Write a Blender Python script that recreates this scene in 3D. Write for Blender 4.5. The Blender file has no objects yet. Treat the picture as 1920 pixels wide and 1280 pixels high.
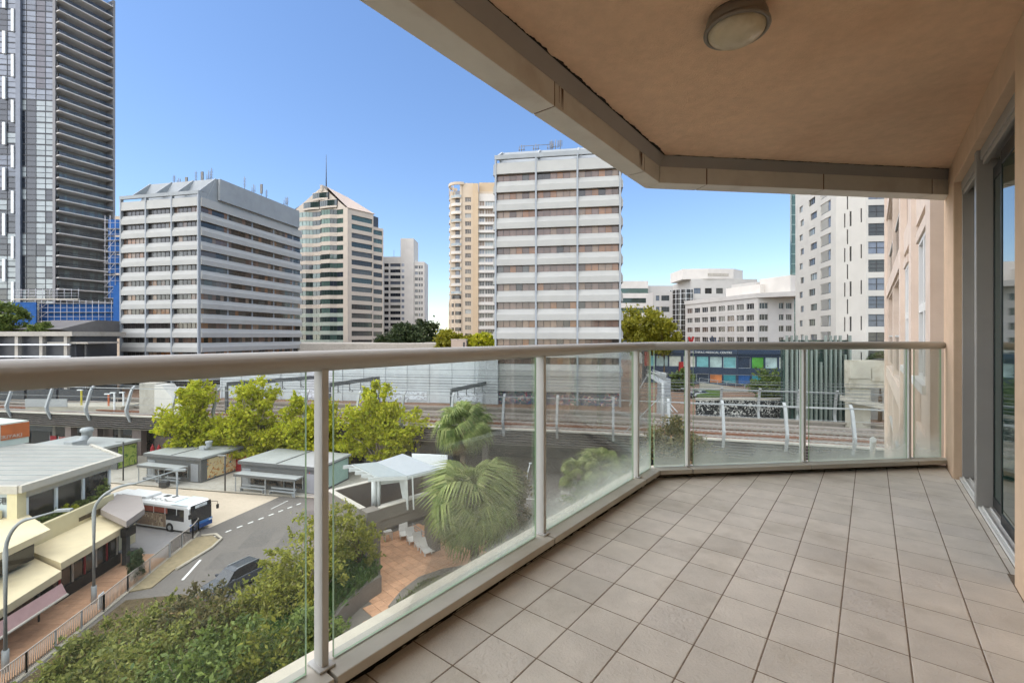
import bpy, bmesh, math, random
import numpy as np
from mathutils import Vector, Matrix
R = math.radians
sc = bpy.context.scene
col = sc.collection
random.seed(7)
# ---------------------------------------------------------------- camera
F, CY, EYE = 855.0, 630.0, 20.0          # focal length and horizon of a 1920 px wide picture, eye height above street
cam = bpy.data.cameras.new('camera')
camo = bpy.data.objects.new('camera', cam); col.objects.link(camo)
camo.location = (0, 0, EYE); camo.rotation_euler = (R(90), 0, 0)
cam.sensor_width = 36; cam.sensor_fit = 'HORIZONTAL'; cam.lens = F / 1920 * 36
cam.shift_y = -10 / 1920
cam.clip_start = .05; cam.clip_end = 6000
sc.camera = camo
# ---------------------------------------------------------------- sky, sun, exposure
SUN_EL, SUN_AZ = 50, 250                 # sun spread through thin bright cloud, behind and left of the viewer
w = bpy.data.worlds.new('World'); sc.world = w; w.use_nodes = True
nt = w.node_tree; nt.nodes.clear()
sky = nt.nodes.new('ShaderNodeTexSky'); sky.sky_type = 'NISHITA'; sky.sun_disc = False
sky.sun_elevation = R(SUN_EL); sky.sun_rotation = R(SUN_AZ)
sky.altitude = 60; sky.air_density = 1.0; sky.dust_density = 0.3; sky.ozone_density = 3.0
bg = nt.nodes.new('ShaderNodeBackground'); bg.inputs['Strength'].default_value = 0.15
wo = nt.nodes.new('ShaderNodeOutputWorld')
gm_ = nt.nodes.new('ShaderNodeGamma'); gm_.inputs[1].default_value = .77
hs = nt.nodes.new('ShaderNodeHueSaturation'); hs.inputs['Saturation'].default_value = 1.24; hs.inputs['Hue'].default_value = .508
nt.links.new(sky.outputs[0], gm_.inputs[0]); nt.links.new(gm_.outputs[0], hs.inputs['Color']); nt.links.new(hs.outputs[0], bg.inputs[0]); nt.links.new(bg.outputs[0], wo.inputs[0])
sl = bpy.data.lights.new('sun', 'SUN'); sl.energy = 3.3; sl.angle = R(150); sl.color = (1, .93, .835)
so = bpy.data.objects.new('sun', sl); col.objects.link(so)
sd = Vector((math.sin(R(SUN_AZ)) * math.cos(R(SUN_EL)), math.cos(R(SUN_AZ)) * math.cos(R(SUN_EL)), math.sin(R(SUN_EL))))
so.rotation_euler = sd.to_track_quat('Z', 'Y').to_euler(); so.location = sd * 200
vs = sc.view_settings
vs.view_transform = 'Standard'; vs.look = 'None'; vs.gamma = 1; vs.exposure = 1.12; vs.use_curve_mapping = False
sc.cycles.max_bounces = 6; sc.cycles.diffuse_bounces = 3; sc.cycles.glossy_bounces = 2
sc.cycles.use_adaptive_sampling = True; sc.cycles.adaptive_threshold = .03
sc.cycles.transparent_max_bounces = 16; sc.cycles.use_denoising = True
sc.cycles.caustics_reflective = False; sc.cycles.caustics_refractive = False
# ---------------------------------------------------------------- helpers
def L(c):                                # sRGB 0-255 -> linear
    return tuple((v / 255 / 12.92) if v <= 10 else ((v / 255 + .055) / 1.055) ** 2.4 for v in c)
def at(x, y, Y):                         # picture position at depth Y
    return Vector(((x - 960) / F * Y, Y, EYE - (y - CY) / F * Y))
def gr(x, y, z=0.0):                     # picture position on the level z
    Y = (EYE - z) * F / (y - CY)
    return ((x - 960) / F * Y, Y)
MATS = {}
def mat(name, c, rough=.7, var=.12, scale=3.0, bump=0.0, bscale=None, spec=.35, metal=0.0, var2=0.0, scale2=.25, rnd=0.0, stain=None, stain_scale=1.5, stain_amt=.35, detail=5):
    m = bpy.data.materials.new(name); m.use_nodes = True
    n = m.node_tree.nodes; l = m.node_tree.links
    b = n['Principled BSDF']
    b.inputs['Roughness'].default_value = rough; b.inputs['Metallic'].default_value = metal
    b.inputs['Specular IOR Level'].default_value = spec
    geo = n.new('ShaderNodeNewGeometry')
    def noise(s, d=detail):
        t = n.new('ShaderNodeTexNoise'); t.inputs['Scale'].default_value = s; t.inputs['Detail'].default_value = d
        t.inputs['Roughness'].default_value = .6
        l.new(geo.outputs['Position'], t.inputs['Vector']); return t
    def mul(a, lo, hi, src, f0=.3, f1=.7):
        r = n.new('ShaderNodeMapRange'); r.inputs[1].default_value = f0; r.inputs[2].default_value = f1
        r.inputs[3].default_value = lo; r.inputs[4].default_value = hi
        l.new(src, r.inputs[0])
        x = n.new('ShaderNodeMix'); x.data_type = 'RGBA'; x.blend_type = 'MULTIPLY'; x.inputs[0].default_value = 1
        l.new(a, x.inputs[6]); l.new(r.outputs[0], x.inputs[7]); return x.outputs[2]
    rgb = n.new('ShaderNodeRGB'); rgb.outputs[0].default_value = (*c, 1); o = rgb.outputs[0]
    if var: o = mul(o, 1 - var, 1 + var, noise(scale).outputs[0])
    if var2: o = mul(o, 1 - var2, 1 + var2, noise(scale2, 3).outputs[0])
    if rnd:
        oi = n.new('ShaderNodeObjectInfo'); o = mul(o, 1 - rnd, 1 + rnd, oi.outputs['Random'], 0, 1)
    if stain:
        r = n.new('ShaderNodeMapRange'); r.inputs[1].default_value = .52; r.inputs[2].default_value = .72; r.inputs[4].default_value = stain_amt
        l.new(noise(stain_scale, 8).outputs[0], r.inputs[0])
        x = n.new('ShaderNodeMix'); x.data_type = 'RGBA'; l.new(r.outputs[0], x.inputs[0]); l.new(o, x.inputs[6]); x.inputs[7].default_value = (*stain, 1); o = x.outputs[2]
    l.new(o, b.inputs['Base Color'])
    if bump:
        t = noise(bscale or scale * 8, 6); bp = n.new('ShaderNodeBump'); bp.inputs['Strength'].default_value = bump; bp.inputs['Distance'].default_value = .01
        l.new(t.outputs[0], bp.inputs['Height']); l.new(bp.outputs[0], b.inputs['Normal'])
    MATS[name] = m; return m
def leafmat(name, c, c2, trans=.35, c3=None):
    m = bpy.data.materials.new(name); m.use_nodes = True
    n = m.node_tree.nodes; l = m.node_tree.links; b = n['Principled BSDF']
    geo = n.new('ShaderNodeNewGeometry')
    rp = n.new('ShaderNodeValToRGB'); rp.color_ramp.elements[0].color = (*c, 1); rp.color_ramp.elements[1].color = (*c2, 1)
    if c3: e = rp.color_ramp.elements.new(.93); e.color = (*c2, 1); rp.color_ramp.elements[-1].color = (*c3, 1)
    l.new(geo.outputs['Random Per Island'], rp.inputs[0])
    t = n.new('ShaderNodeTexNoise'); t.inputs['Scale'].default_value = .9; t.inputs['Detail'].default_value = 2
    l.new(geo.outputs['Position'], t.inputs['Vector'])
    r = n.new('ShaderNodeMapRange'); r.inputs[1].default_value = .3; r.inputs[2].default_value = .7; r.inputs[3].default_value = .75; r.inputs[4].default_value = 1.25
    l.new(t.outputs[0], r.inputs[0])
    x = n.new('ShaderNodeMix'); x.data_type = 'RGBA'; x.blend_type = 'MULTIPLY'; x.inputs[0].default_value = 1
    l.new(rp.outputs[0], x.inputs[6]); l.new(r.outputs[0], x.inputs[7])
    l.new(x.outputs[2], b.inputs['Base Color']); b.inputs['Roughness'].default_value = .55; b.inputs['Specular IOR Level'].default_value = .3
    tr = n.new('ShaderNodeBsdfTranslucent'); l.new(x.outputs[2], tr.inputs[0])
    mx = n.new('ShaderNodeMixShader'); mx.inputs[0].default_value = trans
    l.new(b.outputs[0], mx.inputs[1]); l.new(tr.outputs[0], mx.inputs[2]); l.new(mx.outputs[0], n['Material Output'].inputs[0])
    return m
class MB:                                # collects shapes, builds ONE mesh object
    def __init__(s, M=None): s.v = []; s.f = []; s.m = []; s.s = []; s.M = M
    def add(s, vs, fs, mi=0, sm=False):
        k = len(s.v)
        s.v += [tuple(s.M @ Vector(p)) if s.M else tuple(p) for p in vs]
        for f in fs: s.f.append(tuple(i + k for i in f)); s.m.append(mi); s.s.append(sm)
        return s
    def box(s, x0, x1, y0, y1, z0, z1, mi=0):
        return s.add([(x0, y0, z0), (x1, y0, z0), (x1, y1, z0), (x0, y1, z0), (x0, y0, z1), (x1, y0, z1), (x1, y1, z1), (x0, y1, z1)],
                     [(3, 2, 1, 0), (4, 5, 6, 7), (0, 1, 5, 4), (1, 2, 6, 5), (2, 3, 7, 6), (3, 0, 4, 7)], mi)
    def prism(s, poly, z0, z1, mi=0, top=None):
        n = len(poly)
        if sum(poly[i][0] * poly[(i + 1) % n][1] - poly[(i + 1) % n][0] * poly[i][1] for i in range(n)) < 0: poly = poly[::-1]
        s.add([(p[0], p[1], z0) for p in poly] + [(p[0], p[1], z1) for p in poly], [tuple(range(n))[::-1]] + [(i, (i + 1) % n, n + (i + 1) % n, n + i) for i in range(n)], mi)
        k = len(s.v); s.f.append(tuple(range(k - n, k))); s.m.append(mi if top is None else top); s.s.append(False); return s
    def prof(s, pts, x0, x1, mi=0):      # (y,z) outline carried along x
        n = len(pts)
        return s.add([(x0, *p) for p in pts] + [(x1, *p) for p in pts],
                     [tuple(range(n)), tuple(range(2 * n - 1, n - 1, -1))] + [(i, n + i, n + (i + 1) % n, (i + 1) % n) for i in range(n)], mi)
    def bar(s, p0, p1, a0, a1, z0, z1, mi=0):  # box from p0 to p1 (xy), side offsets a0..a1 (left of travel), z0..z1
        p0 = Vector(p0[:2]); p1 = Vector(p1[:2]); d = (p1 - p0).normalized(); q = Vector((-d.y, d.x))
        return s.prism([tuple(p0 + q * a0), tuple(p1 + q * a0), tuple(p1 + q * a1), tuple(p0 + q * a1)], z0, z1, mi)
    def quad(s, a, b, c, d, mi=0): return s.add([a, b, c, d], [(0, 1, 2, 3)], mi)
    def tube(s, pts, r, n=8, mi=0, sm=True, squash=1.0):
        pts = [Vector(p) for p in pts]; k = len(pts); rs = r if isinstance(r, (list, tuple)) else [r] * k; V = []
        for i, p in enumerate(pts):
            d = (pts[min(i + 1, k - 1)] - pts[max(i - 1, 0)]).normalized()
            if 0 < i < k - 1:
                c_ = max(.35, (pts[i] - pts[i - 1]).normalized().dot(d))
            else: c_ = 1
            a = d.cross(Vector((0, 0, 1)))
            if a.length < 1e-3: a = d.cross(Vector((0, 1, 0)))
            a.normalize(); b = a.cross(d)
            for j in range(n):
                t = 2 * math.pi * (j + .5) / n; V.append(p + a * (math.cos(t) * rs[i] / c_) + b * (math.sin(t) * rs[i] * squash))
        Fc = [(i * n + j, i * n + (j + 1) % n, (i + 1) * n + (j + 1) % n, (i + 1) * n + j) for i in range(k - 1) for j in range(n)]
        s.add(V, Fc, mi, sm); b0 = len(s.v) - k * n
        for cap in (tuple(range(b0, b0 + n))[::-1], tuple(range(b0 + (k - 1) * n, b0 + k * n))): s.f.append(cap); s.m.append(mi); s.s.append(False)
        return s
    def lathe(s, prof, n=24, mi=0, c=(0, 0, 0), sm=True):  # (r,z) outline round the z axis
        k = len(prof); V = []
        for r_, z_ in prof:
            for j in range(n): t = 2 * math.pi * j / n; V.append((c[0] + r_ * math.cos(t), c[1] + r_ * math.sin(t), c[2] + z_))
        return s.add(V, [(i * n + j, i * n + (j + 1) % n, (i + 1) * n + (j + 1) % n, (i + 1) * n + j) for i in range(k - 1) for j in range(n)], mi, sm)
    def mesh(s, name, mats):
        me = bpy.data.meshes.new(name); me.from_pydata(s.v, [], s.f)
        for m in (mats if isinstance(mats, (list, tuple)) else [mats]): me.materials.append(m)
        me.polygons.foreach_set('material_index', s.m); me.polygons.foreach_set('use_smooth', s.s); me.update(); return me
    def build(s, name, mats, parent=None, bev=0):
        o = bpy.data.objects.new(name, s.mesh(name, mats)); col.objects.link(o)
        if parent: o.parent = parent
        if bev:
            b = o.modifiers.new('bevel', 'BEVEL'); b.width = bev; b.segments = 2; b.limit_method = 'ANGLE'
        return o
def npmesh(name, V, Q, m, parent=None, smooth=False):
    me = bpy.data.meshes.new(name); nv, nq = len(V), len(Q); k = Q.shape[1]
    me.vertices.add(nv); me.vertices.foreach_set('co', np.ascontiguousarray(V, dtype=np.float32).ravel())
    me.loops.add(nq * k); me.loops.foreach_set('vertex_index', np.ascontiguousarray(Q, dtype=np.int32).ravel())
    me.polygons.add(nq); me.polygons.foreach_set('loop_start', np.arange(0, nq * k, k, dtype=np.int32)); me.update(calc_edges=True)
    me.materials.append(m)
    o = bpy.data.objects.new(name, me); col.objects.link(o)
    if parent: o.parent = parent
    return o
def inst(name, me, parent=None, loc=(0, 0, 0), rz=0, M=None, scale=None):
    o = bpy.data.objects.new(name, me); col.objects.link(o)
    if parent: o.parent = parent
    if M is not None: o.matrix_local = M
    else:
        o.location = loc; o.rotation_euler = (0, 0, rz)
        if scale: o.scale = scale
    return o
def tag(o, label=None, cat=None, group=None, kind=None):
    for k, v in (('label', label), ('category', cat), ('group', group), ('kind', kind)):
        if v: o[k] = v
    return o
def thing(name, label, cat, loc=(0, 0, 0), rz=0, group=None):
    o = bpy.data.objects.new(name, None); col.objects.link(o); o.location = loc; o.rotation_euler = (0, 0, rz); o.empty_display_size = .3
    return tag(o, label, cat, group)
def struct(o): o['kind'] = 'structure'; return o
def frame(p, d):                         # location and z turn whose local x runs along d
    return (p[0], p[1], 0), math.atan2(d[1], d[0])
def text_mesh(body, size, m, extrude=.01, align='CENTER'):
    cu = bpy.data.curves.new('lettering', 'FONT'); cu.body = body; cu.size = size; cu.extrude = extrude; cu.align_x = align; cu.resolution_u = 2
    o = bpy.data.objects.new('lettering', cu); me = bpy.data.meshes.new_from_object(o); bpy.data.objects.remove(o); bpy.data.curves.remove(cu)
    me.materials.clear(); me.materials.append(m); return me
# ---------------------------------------------------------------- materials
M_tile = mat('floor_tile', L((204, 195, 180)), .6, .08, 7, .45, 110, .3, rnd=.06, var2=.09, scale2=1.6, stain=L((140, 126, 100)), stain_scale=2.6, stain_amt=.4)
M_tile2 = mat('ridged_floor_tile', L((204, 195, 181)), .6, .08, 7, .7, 70, .3, rnd=.06, var2=.09, scale2=1.6, stain=L((140, 126, 100)), stain_scale=2.6, stain_amt=.4)
M_grout = mat('grout', L((122, 107, 90)), .95, .25, 30)
M_render = mat('peach_render', L((208, 180, 152)), .85, .05, 9, .25, 160, .2, var2=.06, scale2=.9)
M_soffit = mat('soffit_render', L((222, 188, 156)), .9, .07, 16, .5, 130, .15, var2=.07, scale2=.8, stain=L((170, 122, 90)), stain_scale=1.3, stain_amt=.26)
M_alu = mat('beige_aluminium', L((182, 182, 176)), .48, .04, 5, .03, 60, .35, var2=.04, scale2=1)
M_alu2 = mat('warm_grey_rail', L((186, 180, 166)), .5, .06, 5, .05, 60, .35, stain=L((150, 132, 100)), stain_scale=3, stain_amt=.35)
M_alud = mat('grey_door_frame', L((150, 146, 140)), .38, .04, 5, 0, None, .5)
M_white_track = mat('silver_track', L((205, 203, 196)), .4, .05, 20, 0, None, .5)
M_fascia = mat('fascia_cladding', L((204, 200, 188)), .55, .06, 4, .05, 60, .35, stain=L((120, 80, 40)), stain_scale=3.5, stain_amt=.22)
M_sill = mat('stone_sill', L((226, 216, 196)), .8, .08, 12, .15, 60, .2, stain=L((150, 135, 110)), stain_scale=6, stain_amt=.4)
M_near_black = mat('near_black', (.018, .013, .009), .95, .4, 25)  # near-black of the gap strip, the ceiling line and the room wall
M_rust = mat('rust', L((92, 52, 20)), .9, .3, 30)
M_doorglass = mat('dark_green_glass', (.014, .040, .032), .03, 0, 1, 0, None, .9)
def glassmat():
    m = bpy.data.materials.new('dirty_glass'); m.use_nodes = True; n = m.node_tree.nodes; l = m.node_tree.links; n.remove(n['Principled BSDF'])
    tr = n.new('ShaderNodeBsdfTransparent'); tr.inputs[0].default_value = (.955, .985, .97, 1)
    gl = n.new('ShaderNodeBsdfGlossy'); gl.inputs['Roughness'].default_value = .02
    fr = n.new('ShaderNodeFresnel'); fr.inputs[0].default_value = 1.35
    mr = n.new('ShaderNodeMath'); mr.operation = 'MULTIPLY'; mr.inputs[1].default_value = .55; l.new(fr.outputs[0], mr.inputs[0])
    a = n.new('ShaderNodeMixShader'); l.new(mr.outputs[0], a.inputs[0]); l.new(tr.outputs[0], a.inputs[1]); l.new(gl.outputs[0], a.inputs[2])
    df = n.new('ShaderNodeBsdfDiffuse'); df.inputs[0].default_value = (.62, .66, .58, 1)
    tl = n.new('ShaderNodeBsdfTranslucent'); tl.inputs[0].default_value = (.74, .79, .72, 1)
    b = n.new('ShaderNodeMixShader'); b.inputs[0].default_value = .6; l.new(df.outputs[0], b.inputs[1]); l.new(tl.outputs[0], b.inputs[2])
    geo = n.new('ShaderNodeNewGeometry'); sx = n.new('ShaderNodeSeparateXYZ'); l.new(geo.outputs['Position'], sx.inputs[0])
    nz = n.new('ShaderNodeTexNoise'); nz.inputs['Scale'].default_value = 3.2; nz.inputs['Detail'].default_value = 6; l.new(geo.outputs['Position'], nz.inputs['Vector'])
    ma = n.new('ShaderNodeMath'); ma.operation = 'MULTIPLY_ADD'; ma.inputs[1].default_value = .22; l.new(nz.outputs[0], ma.inputs[0]); l.new(sx.outputs[2], ma.inputs[2])
    rp = n.new('ShaderNodeMapRange'); rp.interpolation_type = 'SMOOTHSTEP'
    tc = n.new('ShaderNodeTexCoord'); so_ = n.new('ShaderNodeSeparateXYZ'); l.new(tc.outputs['Object'], so_.inputs[0])
    hu = n.new('ShaderNodeMapRange'); hu.inputs[1].default_value = 1.3; hu.inputs[2].default_value = 2.6; hu.inputs[3].default_value = 18.905 + .22; hu.inputs[4].default_value = 18.905 + .47; l.new(so_.outputs[1], hu.inputs[0])
    rp.inputs[2].default_value = 18.905 + .10; rp.inputs[3].default_value = .008; rp.inputs[4].default_value = .54
    l.new(hu.outputs[0], rp.inputs[1]); l.new(ma.outputs[0], rp.inputs[0])
    dr = n.new('ShaderNodeTexNoise'); dr.inputs['Scale'].default_value = 90; dr.inputs['Detail'].default_value = 3; l.new(geo.outputs['Position'], dr.inputs['Vector'])
    d2 = n.new('ShaderNodeMapRange'); d2.inputs[1].default_value = .3; d2.inputs[2].default_value = .75; d2.inputs[3].default_value = .93; d2.inputs[4].default_value = 1.08; l.new(dr.outputs[0], d2.inputs[0])
    mm = n.new('ShaderNodeMath'); mm.operation = 'MULTIPLY'; mm.use_clamp = True; l.new(rp.outputs[0], mm.inputs[0]); l.new(d2.outputs[0], mm.inputs[1])
    e = n.new('ShaderNodeMixShader'); l.new(mm.outputs[0], e.inputs[0]); l.new(a.outputs[0], e.inputs[1]); l.new(b.outputs[0], e.inputs[2])
    l.new(e.outputs[0], n['Material Output'].inputs[0]); return m
M_glass = glassmat()
M_glassedge = mat('glass_edge', L((150, 178, 140)), .2, 0, 1, 0, None, .6)
def clearglass(name, tint=(.93, .97, .95), refl=.6, rough=.02):
    m = bpy.data.materials.new(name); m.use_nodes = True; n = m.node_tree.nodes; l = m.node_tree.links; n.remove(n['Principled BSDF'])
    tr = n.new('ShaderNodeBsdfTransparent'); tr.inputs[0].default_value = (*tint, 1)
    gl = n.new('ShaderNodeBsdfGlossy'); gl.inputs['Roughness'].default_value = rough
    fr = n.new('ShaderNodeFresnel'); fr.inputs[0].default_value = 1.45
    mr = n.new('ShaderNodeMath'); mr.operation = 'MULTIPLY'; mr.inputs[1].default_value = refl; l.new(fr.outputs[0], mr.inputs[0])
    a = n.new('ShaderNodeMixShader'); l.new(mr.outputs[0], a.inputs[0]); l.new(tr.outputs[0], a.inputs[1]); l.new(gl.outputs[0], a.inputs[2])
    l.new(a.outputs[0], n['Material Output'].inputs[0]); return m
# ================================================================ the balcony (local x = v across, y = u along the wall, z up)
TH = R(38.17); BZ = 18.905
BLOC, BROT = (0, 0, BZ), -TH
VF, US = 4.815, -2.6                     # far rail line u = v + VF; where the balcony ends behind the viewer
def rootb(name, label=None, cat=None, group=None, kind=None):
    o = bpy.data.objects.new(name, None); col.objects.link(o); o.location = BLOC; o.rotation_euler = (0, 0, BROT); o.empty_display_size = .2
    return tag(o, label, cat, group, kind)
fl = MB().prism([(-1.46, US), (.75, US), (.75, 5.62), (.52, 5.62 - .05), (-1.46, VF - 1.46 + .1)], -.32, -.0012).build('floor', M_grout)
fl.location = BLOC; fl.rotation_euler = (0, 0, BROT); struct(fl)
T = .2; g = .0048
def clip(poly, n, c):                    # keep n.p <= c
    out = []
    for i in range(len(poly)):
        a, b = poly[i], poly[(i + 1) % len(poly)]; da = n[0] * a[0] + n[1] * a[1] - c; db = n[0] * b[0] + n[1] * b[1] - c
        if da <= 0: out.append(a)
        if da * db < 0: t = da / (da - db); out.append((a[0] + (b[0] - a[0]) * t, a[1] + (b[1] - a[1]) * t))
    return out
def tile_mesh(poly, tm=None):
    c = (sum(p[0] for p in poly) / len(poly), sum(p[1] for p in poly) / len(poly)); m = MB(); n = len(poly)
    q = [(c[0] + (p[0] - c[0]) * .985, c[1] + (p[1] - c[1]) * .985) for p in poly]
    m.add([(*p, -.003) for p in poly] + [(*p, -.0008) for p in poly] + [(*p, 0) for p in q],
          [(i, (i + 1) % n, n + (i + 1) % n, n + i) for i in range(n)] + [(n + i, n + (i + 1) % n, 2 * n + (i + 1) % n, 2 * n + i) for i in range(n)] + [tuple(range(2 * n, 3 * n))])
    return m.mesh('tile', tm or M_tile)
fsq = [(g / 2, g / 2), (T - g / 2, g / 2), (T - g / 2, T - g / 2), (g / 2, T - g / 2)]
full = tile_mesh(fsq); full2 = tile_mesh(fsq, M_tile2)
for i in range(-3, 12):
    for j in range(-9, 27):
        v0 = -1.2933 + (i - 0) * T - .4 + .4 - T; u0 = 2.0717 + (j - 8) * T
        v0 = -4.4667 * T + (i - 3) * T
        if u0 < .25 or v0 > .56 or v0 + T < -1.33: continue
        sq = [(v0 + g / 2, u0 + g / 2), (v0 + T - g / 2, u0 + g / 2), (v0 + T - g / 2, u0 + T - g / 2), (v0 + g / 2, u0 + T - g / 2)]
        p = clip(clip(clip(sq, (-1, 0), 1.315), (1, 0), .496 if (u0 < 2.955 or u0 > 4.84) else .534), (-1, 1), VF - .005)
        if len(p) < 3: continue
        area = abs(sum(p[k][0] * p[(k + 1) % len(p)][1] - p[(k + 1) % len(p)][0] * p[k][1] for k in range(len(p)))) / 2
        if area < .0006: continue
        dz = random.uniform(-.0003, .0004)
        if area > .0379: o = inst('tile', full2 if random.random() < .22 else full, fl, (v0, u0, dz))
        else: o = inst('tile', tile_mesh(p), fl, (0, 0, dz))
        if o.location.x: o.rotation_euler = (random.uniform(-.0012, .0012), random.uniform(-.0012, .0012), 0)
# ragged near-black strip lying in the gap under the rail
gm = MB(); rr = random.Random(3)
def near_black(p0, p1, w0):
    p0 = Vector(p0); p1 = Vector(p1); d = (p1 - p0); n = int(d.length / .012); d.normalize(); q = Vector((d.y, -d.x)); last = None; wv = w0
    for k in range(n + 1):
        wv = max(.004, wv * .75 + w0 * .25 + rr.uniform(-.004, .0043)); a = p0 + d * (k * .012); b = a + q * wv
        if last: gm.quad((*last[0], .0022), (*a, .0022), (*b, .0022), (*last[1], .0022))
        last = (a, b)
near_black((-1.318, .25), (-1.318, 3.44), .024); near_black((-1.30, VF - 1.33), (.50, VF + .47), .014)
gm.build('near_black', M_near_black, fl)['kind'] = 'stuff'
# ---- balustrade
bal = rootb('balustrade', 'beige aluminium balcony balustrade with round handrail and clear glass panels', 'balustrade')
C0 = Vector((-1.345, VF - 1.345)); D = Vector((1, 1)).normalized(); Q = Vector((-1, 1)).normalized()
WEND = C0 + D * ((.478 + 1.345) * math.sqrt(2))
MB().tube([(-1.345, US, 1.018), (-1.345, C0.y - .02, 1.018), (-1.345 + .018, C0.y + .018, 1.018), (WEND.x, WEND.y, 1.018)], .032, 20).build('handrail', M_alu, bal)
LP = [-.47, .74, 1.948, 3.160]           # posts on the near run (u)
FPs = [(-1.13, 3.68), (-.427, 4.387), (.257, 5.068)]
def post(p, d, q):
    m = MB(Matrix.Translation((p[0], p[1], 0)) @ Matrix.Rotation(math.atan2(d.y, d.x), 4, 'Z'))
    m.box(0, .022, .002, .052, .03, .992); m.box(-.016, .038, -.012, .064, .0705, .078)
    return m.build('post', M_alu, bal, .0025)
for u in LP: post((-1.32, u), Vector((0, 1)), 0)
for p in FPs: post(p, D, 0)
def segs(brk, gap): return [(brk[i] + gap, brk[i + 1] - gap) for i in range(len(brk) - 1)]
dl = [0] + [(Vector(p) - C0).dot(D) for p in FPs] + [(WEND - C0).length]
for a, b in segs([US, .74 + .011, 1.948 + .011, 3.160 + .011, C0.y], .005):
    e0, e1 = (b, b - .033) if b > 3.4 else (b, b)
    MB().prism([(-1.262, a), (-1.262, e0 - .033 if b > 3.4 else b), (-1.385, b + .02 if b > 3.4 else b), (-1.385, a)], .036, .07).build('bottom_rail', M_alu2, bal, .003)
for k, (a, b) in enumerate(segs(dl, .005)):
    i0 = a + (.083 * .414 if k == 0 else 0)
    pts = [C0 + D * i0 - Q * .083, C0 + D * (b + (.06 if k == 3 else 0)) - Q * .083, C0 + D * (b - (.02 if k == 3 else 0)) + Q * .04, C0 + D * (a - (.016 if k == 0 else 0)) + Q * .04]
    MB().prism([tuple(p) for p in pts], .036, .07).build('bottom_rail', M_alu2, bal, .003)
def pane(p0, p1):
    p0 = Vector(p0); p1 = Vector(p1); d = (p1 - p0); L_ = d.length
    m = MB(Matrix.Translation((p0.x, p0.y, 0)) @ Matrix.Rotation(math.atan2(d.y, d.x), 4, 'Z'))
    z0, z1, t = .074, .99, .005
    m.add([(0, -t, z0), (L_, -t, z0), (L_, t, z0), (0, t, z0), (0, -t, z1), (L_, -t, z1), (L_, t, z1), (0, t, z1)], [(0, 1, 5, 4), (2, 3, 7, 6)], 0)
    k = len(m.v) - 8
    for f in ((1, 2, 6, 5), (3, 0, 4, 7), (0, 3, 2, 1), (4, 5, 6, 7)): m.f.append(tuple(i + k for i in f)); m.m.append(1); m.s.append(False)
    return m.build('glass_panel', [M_glass, M_glassedge], bal)
for a, b in ((US, -.50), (-.42, .70), (.79, 1.905), (1.995, 3.12), (3.205, C0.y - .022)): pane((-1.345, a), (-1.345, b))
fx = [0.02] + dl[1:]
for k in range(4):
    a = (.022 if k == 0 else dl[k] + .045); b = (dl[k + 1] - .025 if k < 3 else dl[4] - .015)
    pane(C0 + D * a, C0 + D * b)
# ---- outside ledge below the glass
led = MB(); led.prism([(-1.392, US), (-1.392, C0.y + .02), (-1.455, C0.y + .05), (-1.455, US)], -.3, .052)
led.bar(C0 + D * -.01, WEND + D * .02, .047, .11, -.3, .052); led = led.build('balcony_edge', M_sill)
led.location = BLOC; led.rotation_euler = (0, 0, BROT); tag(struct(led))
# ---- ceiling, cornice and fascia
IN0, OUT0, FI, FO = -1.25, -1.385, 4.64, 4.84
ce = MB().prism([(-1.2215, US), (.9, US), (.9, FI + .9 - .04), (-1.2215, FI - 1.2215 - .04)], 2.45, 2.95).build('ceiling', M_soffit)
ce.location = BLOC; ce.rotation_euler = (0, 0, BROT); struct(ce)
fa = rootb('fascia', 'beige metal fascia panels along the edge of the balcony ceiling', 'fascia')
Ci, Co = Vector((IN0, FI + IN0)), Vector((OUT0, FO + OUT0))
jl = [US, .73, 1.94, 3.10]
def fpanel(a, b, c, d):
    MB().prism([tuple(a), tuple(b), tuple(c), tuple(d)], 2.25, 2.9).build('fascia_panel', M_fascia, fa, .003)
for k in range(3): fpanel((IN0, jl[k] + .005), (IN0, jl[k + 1] - .005), (OUT0, jl[k + 1] - .005), (OUT0, jl[k] + .005))
fpanel((IN0, jl[3] + .005), Ci - Vector((0, .004)), Co - Vector((0, .004)), (OUT0, jl[3] + .005))
jf = [0, .38, 1.36, 2.33, 2.62]
for k in range(4):
    a, b = jf[k] + (.003 if k == 0 else .005), jf[k + 1] - (.005 if k < 3 else 0)
    fpanel(Ci + D * a, Ci + D * b, Co + D * (b + .03), Co + D * (a if k == 0 else a + .03))
for u in jl[1:]: MB().box(OUT0 + .004, IN0 - .004, u - .006, u + .006, 2.254, 2.89).build('joint', M_rust, fa)
for d in jf[1:4]:
    a, b = Ci + D * (d - .006) - Q * -.004, Ci + D * (d + .006) + Q * .004
    MB().prism([tuple(a), tuple(b), tuple(Co + D * (d + .036) - Q * .006), tuple(Co + D * (d + .024) - Q * .006)], 2.254, 2.89).build('joint', M_rust, fa)
cz = [(IN0 - .0, 2.378), (-1.218, 2.4485)]
cm = MB(); oi = .012
cm.add([(IN0 + .002, US, 2.372), (IN0 + .002, Ci.y + .001, 2.372), (-1.215, FI - 1.215 - .04, 2.4495), (-1.215, US, 2.4495)], [(0, 1, 2, 3)])
e1 = Ci + D * 2.62; e2 = Vector((-1.215, FI - 1.215 - .04)) + D * 2.60
cm.add([(Ci.x + .001, Ci.y - .001, 2.372), (e1.x, e1.y - .003, 2.372), (e2.x, e2.y, 2.4495), (-1.215, FI - 1.215 - .04, 2.4495)], [(0, 1, 2, 3)])
cm.build('cornice', M_alud, fa)
gm = MB()                                 # ragged near-black line where the ceiling meets the cornice, drips of rust at the joints
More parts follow.
